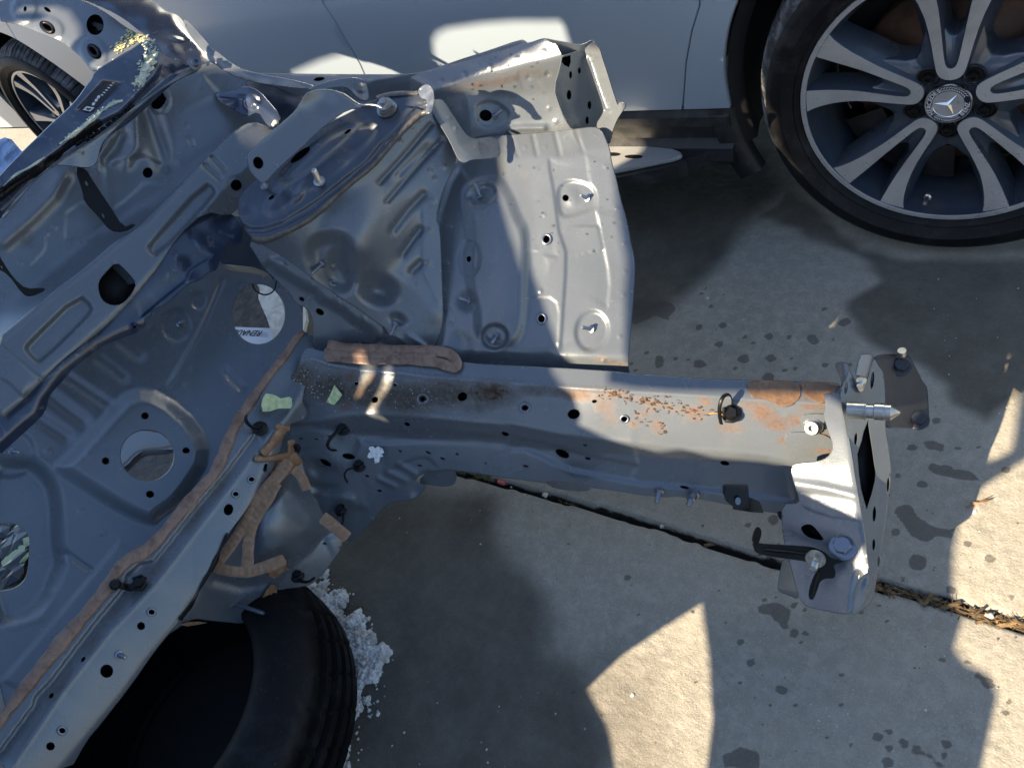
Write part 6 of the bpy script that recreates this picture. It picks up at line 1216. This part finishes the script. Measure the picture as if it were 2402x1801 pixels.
panel('frame_flange', bar, TA([(20, 1395), (150, 1230), (330, 1075), (380, 1040), (560, 935), (660, 862), (780, 772), (900, 672), (1060, 562), (1180, 472), (1262, 425), (1312, 442), (1200, 492), (1100, 545), (1000, 610), (900, 692), (780, 800), (700, 880), (662, 925), (640, 985), (632, 1040), (605, 1078), (560, 1088), (430, 1072), (345, 1068), (200, 1195), (25, 1420)]), R([(340, 120, 1.352), (0, 440, 1.192), (460, 170, 1.412)]), [('bead', TA([(40, 1360), (345, 1062), (640, 872), (900, 684), (1120, 530), (1290, 436)]), 4, 3), ('bump', *TA([(528, 985)])[0], 9, 9, 0, 2), ('wave', 1., 14)], step=3.4, dirt=[(x, y, 40, 8, -40, .3) for x, y in TA([(200, 1180), (800, 770)])])
# ================================================================== SMALL THINGS ON THE CUT SECTION
def stripz(name, par, pts, wd, dep, m, hg=.0010, torn=.08, label=None): return ribbon(name, par, pts, wd, dep, hg, m, 3, 7, .6, .05, lift=.0014, torn=torn, label=label)
dTR = dmin(dT, lambda P: bR(P)+.0)
for pts, wd in ((TJ([(770, 500), (700, 600), (600, 690), (540, 780), (500, 880), (400, 1040), (330, 1130), (270, 1200)]), 24), (TJ([(690, 640), (620, 760), (540, 880), (505, 1000), (498, 1190)]), 26), (TJ([(280, 1185), (380, 1215), (500, 1222), (640, 1180), (740, 1135)]), 25),
                (TJ([(800, 550), (850, 600), (885, 690)]), 22), (TJ([(980, 862), (1040, 905), (1090, 950), (1150, 1000)]), 26)):
    stripz('masking_tape', clip, pts, wd*1.08, lambda P: dTR(P)+.0015, M_TAPE, torn=.03)
dRB = dmin(dR, dB)
for pts, wd, hg in ((TJ([(740, 275), (700, 330), (650, 400), (595, 455)]), 24, .006), (TJ([(545, 480), (600, 490), (700, 480), (775, 470), (785, 420), (780, 365)]), 17, .005), (TJ([(830, 468), (770, 520), (700, 590), (650, 660), (600, 740)]), 34, .005), (TJ([(680, 270), (740, 290), (775, 290)]), 13, .004)):
    ribbon('sealer_roll', clip, pts, wd, lambda P: np.minimum(dRB(P), dT(P)), hg, M_TAPE, 3, 9, .12, .08, lift=.003)
# crumpled bits of tape at the torn end
def crumple(name, poly, dep, m, amp, seed, par=None, label=None, cat=None, lift=.004, step=4, seg=11, group=None):
    r = np.random.RandomState(seed); ol = densify(poly, step); O = np.array(ol); x0, y0 = O.min(0); x1, y1 = O.max(0)
    gx, gy = np.meshgrid(np.arange(x0, x1, step), np.arange(y0, y1, step)); G = np.c_[gx.ravel(), gy.ravel()]; d, _ = segd(G, ol, True); G = G[inside(G, ol) & (d > step*.4)]
    n = len(ol); v, e, f, *_ = delaunay_2d_cdt([Vector(q) for q in list(ol)+[tuple(q) for q in G]], [(i, (i+1) % n) for i in range(n)], [], 0, 1e-4)
    V2 = np.array([tuple(q) for q in v]); T = np.array(f); T = T[inside(V2[T].mean(1), ol)]
    h = np.zeros(len(V2))
    for k in range(5):
        a = r.uniform(0, 6.3); h += np.abs(((V2[:, 0]*math.cos(a)+V2[:, 1]*math.sin(a))/seg/r.uniform(.7, 1.6)+r.uniform(0, 1)) % 1-.5)
    Vw = W(V2[:, 0], V2[:, 1], dep(V2)-lift-amp*h/2.5); a = V2[T[:, 1]]-V2[T[:, 0]]; b = V2[T[:, 2]]-V2[T[:, 0]]; fl = (a[:, 0]*b[:, 1]-a[:, 1]*b[:, 0]) > 0; T[fl] = T[fl][:, ::-1]
    V = np.vstack([Vw, Vw+F_*.0006]); k = len(V2); F = [tuple(t) for t in T]+[tuple(k+i for i in t[::-1]) for t in T]
    ob = mesh_obj(name, V, F, m, par, True, label=label if cat is None else None); autosmooth(ob, 22)
    if cat: tag(ob, label, cat, group)
    return ob
crumple('tape_scrap', TJ([(625, 1210), (640, 1160), (740, 1122), (752, 1150), (745, 1190), (778, 1205), (740, 1210), (700, 1240), (672, 1262), (640, 1248)]), dT, M_TAPE, .012, 5, clip)
crumple('tape_scrap', TJ([(655, 1300), (690, 1310), (690, 1360), (640, 1400), (632, 1420), (645, 1445), (575, 1432), (590, 1390), (620, 1340)]), dT, M_TAPE, .010, 6, clip)
crumple('tape_scrap', TI([(1000, 862), (1040, 848), (1100, 846), (1150, 852), (1100, 862), (1040, 872)]), dT, M_TAPE, .004, 7, clip)
crumple('masking_tape_scrap', TJ([(598, 95), (618, 62), (660, 68), (700, 85), (712, 95), (770, 84), (786, 95), (789, 140), (780, 160), (700, 160), (640, 180), (598, 180), (588, 140)]), lambda P: dRB(P)-.016, M_YEL, .012, 8, None, 'torn pale yellow tape scrap lying at the root of the rail', 'tape scrap', .003, seg=16)
crumple('masking_tape_scrap', TJ([(1010, 118), (1040, 60), (1062, 8), (1080, 30), (1112, 70), (1100, 95), (1060, 136), (1040, 132)]), lambda P: dR(P)-.004, M_YEL, .008, 9, None, 'small yellow tape scrap in the sunny stripe on top of the rail', 'tape scrap', .003, seg=14)
crumple('paper_scrap', TJ([(1288, 410), (1312, 404), (1328, 418), (1345, 404), (1375, 420), (1386, 446), (1368, 456), (1380, 470), (1360, 478), (1352, 510), (1325, 518), (1320, 478), (1290, 484), (1276, 474), (1284, 450), (1298, 436), (1286, 425)]), dR, M_WHITE, .010, 10, None, 'crumpled white paper scrap stuck on the side of the rail', 'paper scrap', .003, step=3, seg=9)
# clips with their cable ties
def clipob(T_, base, path, dep, w0=.011, seed=0, r_=.0017, flat=.55, lab=None):
    c = T_([base])[0]; d0 = float(dep([c])[0]); par_ = []
    a = W(c[0], c[1], d0+.001); b = W(c[0]-3, c[1]-8, d0-.012)
    V, F = lathe_ab(a, b, [(0, w0*1.0), (.15, w0*1.0), (.3, w0*.7), (.6, w0*.75), (.7, w0*.55), (1, w0*.5)], 14); par_.append((V, F))
    p = T_(path); pts = []
    q = densify(chaikin(p, 2, False), 4, False); n = len(q)
    for i, (x, y) in enumerate(q): pts.append(W(x, y, d0-.012-.012*math.sin(math.pi*i/(n-1))))
    par_.append(tube(pts, [r_*(1 if i < n-2 else .6) for i in range(n)], 8, flat))
    o = mesh_obj('cable_clip', *merge(par_), M_DARK, clip); autosmooth(o, 40)
    if lab: o['label'] = lab
    return o
clipob(TJ, (1120, 295), [(1100, 290), (1060, 330), (1025, 370), (1015, 405), (1035, 428), (1075, 432)], dR, .014, 1, .0044)
clipob(TJ, (1225, 535), [(1210, 545), (1170, 548), (1140, 560), (1125, 590), (1135, 620), (1148, 640)], dR, .013, 2, .0034)
clipob(TJ, (1105, 825), [(1118, 840), (1120, 880), (1110, 915), (1070, 938), (1020, 925), (988, 900)], lambda P: dR(P)-.004, .012, 3, .0028)
clipob(TJ, (825, 1250), [(835, 1270), (860, 1285), (900, 1285), (935, 1255)], dT, .013, 4, .0036)
clipob(TJ, (580, 290), [(560, 290), (520, 275), (495, 250), (485, 225), (492, 205)], lambda P: dRB(P)-.006, .014, 5, .0042)
clipob(TJ, (822, 420), [(800, 400), (815, 395), (835, 420), (830, 450)], lambda P: dRB(P)-.004, .007, 6, .0018)
# bulky clip on the crossbeam
for (x, y), r_ in zip(TI([(645, 640), (690, 655), (735, 650), (770, 625), (795, 600), (800, 665), (665, 605)]), (.010, .008, .010, .010, .005, .006, .004)): pass
p = TI([(640, 640), (690, 650), (730, 660), (775, 640), (800, 598)]); dd_ = lambda q: float(dB([q])[0])-.012
mesh_obj('cable_clip', *merge([tube([W(x, y, dd_((x, y))) for x, y in densify(p, 5, False)], .0055, 8, .8), lathe_ab(W(*p[0], dd_(p[0])+.004), W(*p[0], dd_(p[0])-.008), [(0, .009), (.8, .009), (1, .006)], 8), lathe_ab(W(*p[3], dd_(p[3])+.006), W(p[3][0]-4, p[3][1]-6, dd_(p[3])-.010), [(0, .012), (.3, .012), (.35, .008), (1, .007)], 6),
    tube([W(x, y, dd_((x, y))-.004) for x, y in TI([(735, 610), (765, 600), (790, 590)])], .003, 6)]), M_DARK, clip, False)
# upright cable tie loop near the front end
c = TH([(240, 560)])[0]; d0 = float(dR([c])[0])
lp = TH([(190, 610), (180, 560), (184, 510), (200, 475), (222, 464), (240, 476), (244, 510), (240, 545)]); n = len(lp)
q = densify(chaikin(lp, 2, False), 4, False)
tie = mesh_obj('cable_tie', *tube([W(x, y, d0-.004-.03*math.sin(math.pi*min(1, i/len(q)*1.1))) for i, (x, y) in enumerate(q)], .0032, 8, .35), M_DARK, clip)
V, F = lathe_ab(W(c[0], c[1], d0), W(c[0]-2, c[1]-6, d0-.010), [(0, .0165), (.3, .0165), (.5, .014), (1, .011)], 22)
bx_ = plate(TH([(205, 530), (232, 524), (262, 540), (262, 572), (225, 580), (205, 562)]), lambda P: np.full(len(P), d0-.016), .012)
o = mesh_obj('tie_base', *merge([(V, F), bx_]), M_DARK, tie, False)
# yellow wire whisker
mesh_obj('wire', *tube([W(x, y, d0-.008) for x, y in TH([(130, 560), (165, 556), (200, 566), (235, 590)])], .0009, 6), mat('orange wire', (.5, .22, .04), .5), tie)
# zip tie through the round dash hole
q = densify(chaikin(TE([(1638, 455), (1645, 490), (1680, 520), (1720, 532), (1760, 520), (1785, 490), (1790, 450), (1800, 420)]), 2, False), 4, False)
mesh_obj('cable_tie', *tube([W(x, y, 1.47) for x, y in q], .0017, 8, .5), M_DARK, clip)
clipob(TE, (1785, 405), [(1790, 420), (1760, 400), (1740, 395)], lambda P: np.full(len(P), 1.44), .008, 8, .002)
# loose dirt, leaf bits and ice grains on the rail
r = np.random.RandomState(21); ps = []
for (x, y), sx, sy, n_ in zip(TG([(400, 1150), (450, 1180), (1200, 1170), (1440, 1220), (1500, 1240), (1670, 1280), (1290, 1190), (1530, 1410), (1790, 1310), (1380, 1320)]), (22, 7, 18, 26, 20, 22, 8, 5, 10, 16), (7, 12, 6, 9, 12, 8, 6, 12, 6, 10), (36, 32, 30, 26, 26, 26, 12, 12, 8, 12)):
    for k in range(n_):
        a = (x+r.normal(0, sx), y+r.normal(0, sy)); d = float(dR([a])[0])-.0010; L_ = r.uniform(5, 13); th = r.normal(.2, 1)
        ps.append(rock(W(a[0], a[1], d), r.uniform(.0008, .0032), r, 1, .25)) if k % 3 else ps.append(tube([W(a[0]-L_*math.cos(th)/2, a[1]-L_*math.sin(th)/2, d), W(a[0], a[1]+r.normal(0, 1.5), d-.0016), W(a[0]+L_*math.cos(th)/2, a[1]+L_*math.sin(th)/2, d)], r.uniform(.0003, .0009), 5, .3))
lb_ = mesh_obj('leaf_litter', *merge(ps), mat('leaf litter', (.13, .065, .03), .8, noise=[(200, .4, .6, (.05, .03, .02), 0)]), None, False); lb_['kind'] = 'stuff'; lb_['label'] = 'rusty leaf litter scattered on top of the rail'
ps = []
for k in range(170):
    a = (r.normal(700, 45), r.normal(905, 28))
    if not inside(np.array([a]), rail_ol)[0]: continue
    ps.append(rock(W(a[0], a[1], float(dR([a])[0])-.001), r.uniform(.0003, .0013), r, 1))
for k in range(60):
    a = (r.uniform(760, 1100), r.uniform(890, 960)); ps.append(rock(W(a[0], a[1], float(dR([a])[0])-.001), r.uniform(.0004, .001), r, 1))
ig = mesh_obj('ice_grains', *merge(ps), M_SNOW, None, False); ig['kind'] = 'stuff'; ig['label'] = 'tiny white ice grains scattered over the dirty end of the rail'
# water drops standing on the sunny steel
ps = []
for k in range(150):
    T_, (xa, xb), (ya, yb), dep, ol_ = (TC, (60, 850), (340, 820), dU, up_ol) if k % 3 == 0 else ((TC, (480, 1290), (1040, 1650), dA, ap_ol) if k % 3 == 1 else (TF, (500, 1420), (-100, 600), dS, tw_ol))
    a = T_([(r.uniform(xa, xb), r.uniform(ya, yb))])[0]
    if not inside(np.array([a]), ol_)[0]: continue
    ps.append(rock(W(a[0], a[1], float(dep([a])[0])), r.uniform(.0008, .0026), r, 2, .7))
wd_ = mesh_obj('water_drops', *merge(ps), mat('water', (1, 1, 1), .02, trans=1.), None, True); wd_['kind'] = 'stuff'; wd_['label'] = 'small water drops standing on the apron and tower'
# ================================================================== THINGS SEEN THROUGH AND AROUND THE SECTION
# white plastic bumper corner and number plate frame under the dash
def gplate(poly, z0, th, m, name, par=None, flat=True, ch=1):
    P_ = np.array(chaikin(poly, ch)); g = on_ground(P_[:, 0], P_[:, 1], z0); n = len(g); from mathutils.geometry import tessellate_polygon
    t = [tuple(q) for q in tessellate_polygon([[Vector((a, b, 0)) for a, b in P_]])]; V = list(g)+[q-np.array((0, 0, th)) for q in g]
    F = t+[tuple(n+i for i in q[::-1]) for q in t]+[(i, (i+1) % n, n+(i+1) % n, n+i) for i in range(n)]
    return mesh_obj(name, V, F, m, par, False)
wb = gplate(TE([(1650, 380), (1780, 420), (1900, 480), (2000, 640), (1960, 800), (1890, 880), (1770, 830), (1755, 760), (1735, 690), (1690, 590), (1672, 540), (1690, 500), (1660, 450)]), .10, .012, mat('white bumper plastic', (.72, .72, .66), .45, noise=[(14, .45, .6, (.5, .48, .42), .8)], bump=[(30, .3, .01)]), 'white_bumper_piece'); tag(wb, 'broken white bumper piece seen through the round hole in the dash panel', 'bumper')
pz = .06; p0 = on_ground(*TE([(1480, 735)])[0], pz); p1 = on_ground(*TE([(1770, 745)])[0], pz); p2 = on_ground(*TE([(1480, 880)])[0], pz)
ex = p1-p0; ex /= np.linalg.norm(ex); ey = np.cross((0, 0, 1), ex)
if (p0-p2).dot(ey) < 0: ey = -ey
npf = thing('number_plate_frame', 'white number plate frame with lettering seen upside down through the round dash hole', 'plate frame', tuple((p0+p1+p2)/3))
Lx = .34; Ly = np.linalg.norm(p0-p2)
o_ = p0-ex*.06
V = [o_, o_+ex*Lx, o_+ex*Lx-ey*Ly*.78, o_-ey*Ly*.78]; V += [q-np.array((0, 0, .006)) for q in V]
pf_ = mesh_obj('frame_strip', V, [(0, 3, 2, 1), (4, 5, 6, 7), (0, 1, 5, 4), (1, 2, 6, 5), (2, 3, 7, 6), (3, 0, 4, 7)], mat('pale blue white plastic', (.62, .67, .74), .35), npf, False); bevel(pf_, .001)
V = [o_-ey*Ly*.80, o_+ex*Lx-ey*Ly*.80, o_+ex*Lx-ey*Ly*1.2, o_-ey*Ly*1.2]; V += [q-np.array((0, 0, .008)) for q in V]
mesh_obj('frame_edge', V, [(0, 3, 2, 1), (4, 5, 6, 7), (0, 1, 5, 4), (1, 2, 6, 5), (2, 3, 7, 6), (3, 0, 4, 7)], M_DARK, npf, False)
c = on_ground(*TE([(1592, 776)])[0], pz)+np.array((0, 0, .0012)); M4 = Matrix(((-ex[0], -ey[0], 0, c[0]), (-ex[1], -ey[1], 0, c[1]), (-ex[2], -ey[2], 1, c[2]), (0, 0, 0, 1)))
sz = np.linalg.norm(on_ground(*TE([(1592, 762)])[0], pz)-on_ground(*TE([(1592, 795)])[0], pz))*1.25
mesh_obj('frame_lettering', *text_mesh('t', 'RENAULT', sz, M4, None, None, .0003, bold=.0003), mat('black print', (.01, .01, .012), .5), npf, False)
st_ = []
for y_ in (778, 789, 800):
    a = on_ground(*TE([(1690, y_)])[0], pz); b = on_ground(*TE([(1740, y_+1)])[0], pz); w_ = ey*.0012; z1 = np.array((0, 0, .0012)); st_.append(([a+z1, b+z1, b+z1-w_, a+z1-w_], [(0, 3, 2, 1)]))
mesh_obj('frame_stripes', *merge(st_), mat('black print', (.01, .01, .012), .5), npf, False)
# dark plastic undertray under the dash
ut = mesh_obj('undertray', *slab([(float(a), float(b)) for a, b in [on_ground(x, y, .03)[:2] for x, y in ((520, 560), (690, 620), (700, 800), (620, 1150), (400, 1200), (180, 1420), (-60, 1500), (-60, 1180), (250, 980), (420, 800))]], .012, .03), mat('dirty black plastic', (.03, .028, .025), .55, noise=[(22, .45, .62, (.09, .075, .06), .8)], bump=[(40, .6, .006)]), None, False); tag(ut, 'dirty black plastic undertray on the slab below the dash panel', 'undertray')
# hose glimpsed in the booster hole
hz = .25
hs = mesh_obj('rubber_hose', *tube([on_ground(x, y, hz) for x, y in densify(chaikin(TE([(760, 1700), (850, 1610), (900, 1560), (960, 1538), (1050, 1535), (1130, 1520), (1220, 1490)]), 2, False), 6, False)], .012, 10), mat('grey hose', (.20, .19, .18), .5), None); tag(hs, 'grey hose curving behind the round hole in the lower dash panel', 'hose')
bx2 = gplate(TE([(850, 1400), (1130, 1440), (1140, 1530), (1060, 1535), (950, 1530), (880, 1570), (820, 1640), (760, 1660), (750, 1500)]), .26, .01, M_ECO, 'sheet_metal_offcut'); tag(bx2, 'grey sheet metal offcut seen through the round hole in the lower dash panel', 'sheet metal')
# green and glassy litter seen through the oval hole
r = np.random.RandomState(8); ps = []; pg = []
for k in range(20):
    x, y = TI([(r.uniform(-10, 160), r.uniform(300, 670))])[0]; c = on_ground(x, y, .05); (pg if k % 5 == 0 else ps).append(rock(c, r.uniform(.014, .04), r, 1, .22))
gl = mesh_obj('broken_plastic', *merge(ps), mat('smoky plastic shards', (.03, .045, .06), .08, noise=[(30, .4, .6, (.008, .01, .012), 0)]), None, False); gl['kind'] = 'stuff'; gl['label'] = 'smoky plastic shards lying behind the oval dash hole'
gl = mesh_obj('yellow_crumbs', *merge(pg), M_YEL, None, False); gl['kind'] = 'stuff'; gl['label'] = 'pale yellow crumbs behind the oval dash hole'
# twig, chips and small stones on the slab
c0_ = [on_ground(x, y, .004) for x, y in TH([(1380, 1015), (1440, 990), (1508, 960)])]; c1_ = [on_ground(x, y, .005) for x, y in TH([(1420, 1000), (1460, 985), (1515, 972)])]; c2_ = [on_ground(x, y, .006) for x, y in TH([(1400, 992), (1445, 992), (1490, 985)])]
tw_ = mesh_obj('dry_twig', *merge([tube(q, [.0012, .001, .0006], 6) for q in (c0_, c1_, c2_)]), mat('dry needle', (.26, .13, .06), .7)); tag(tw_, 'small dry pine sprig on the sunny slab right of the end bracket', 'twig')
pk = on_ground(*TJ([(2145, 640)])[0], .0); V, F = boxm(pk[0]-.009, pk[0]+.009, pk[1]-.004, pk[1]+.004, -.004, .004); tag(bevel(mesh_obj('plastic_chip', V, F, mat('pink plastic', (.55, .12, .12), .4), None, False), .001), 'tiny pink plastic chip in the joint under the rail', 'plastic chip')
ps = []
for k in range(260):
    x, y = r.uniform(700, 2400), r.uniform(620, 1800); ps.append(rock(on_ground(x, y)+np.array((0, 0, .0005)), r.uniform(.0007, .0022)*(1.8 if k % 17 == 0 else 1), r, 1, .6))
gp = mesh_obj('grit', *merge(ps), mat('grit', (.12, .10, .085), .85, noise=[(9, .45, .55, (.5, .5, .5), 0)]), None, False); gp['kind'] = 'stuff'; gp['label'] = 'scattered grit on the concrete'
ps = [rock(on_ground(x, y)+np.array((0, 0, .002)), rr_, r, 2, .7) for (x, y), rr_ in zip(TP([(1178, 1070), (1430, 1138), (955, 1030)])+TL([(735, 880), (2050, 290)]), (.006, .004, .003, .005, .006))]
pb = mesh_obj('white_pebble', *ps[0], mat('pale pebble', (.5, .49, .45), .7)); tag(pb, 'pale pebble on the edge of the joint under the rail', 'pebble')
pb = mesh_obj('white_pebble', *ps[1], mat('pale pebble', (.5, .49, .45), .7)); tag(pb, 'small pale pebble in the joint left of the black bracket', 'pebble')
pb = mesh_obj('white_pebble', *ps[4], mat('pale pebble', (.5, .49, .45), .7)); tag(pb, 'pale pebble among the dry grass at the right end of the joint', 'pebble')
# moss tuft by the snow and in the joint
r = np.random.RandomState(4); ps = []
for (x, y), n_ in zip(TK([(665, 640), (690, 625)])+TJ([(2000, 600), (2060, 610), (1900, 580)]), (40, 20, 60, 50, 30)):
    g = on_ground(x, y)
    for k in range(n_):
        a = g+np.array((r.normal(0, .005), r.normal(0, .004), 0)); ps.append(tube([a, a+np.array((r.normal(0, .003), r.normal(0, .003), r.uniform(.003, .007)))], .0006, 4))
ms = mesh_obj('moss', *merge(ps), mat('moss', (.13, .14, .04), .8), None, False); ms['kind'] = 'stuff'; ms['label'] = 'moss tufts beside the snow and in the joint'
# blue plastic sheet at the left edge
bs = crumple('plastic_sheet', TA([(-60, 930), (30, 892), (75, 905), (130, 970), (170, 1010), (60, 1110), (-60, 1200)]), lambda P: np.full(len(P), 1.95), mat('pale blue plastic sheet', (.35, .48, .72), .4), .03, 3, None, 'pale blue plastic sheet at the left edge below the rear wheel', 'plastic sheet', 0, seg=30)
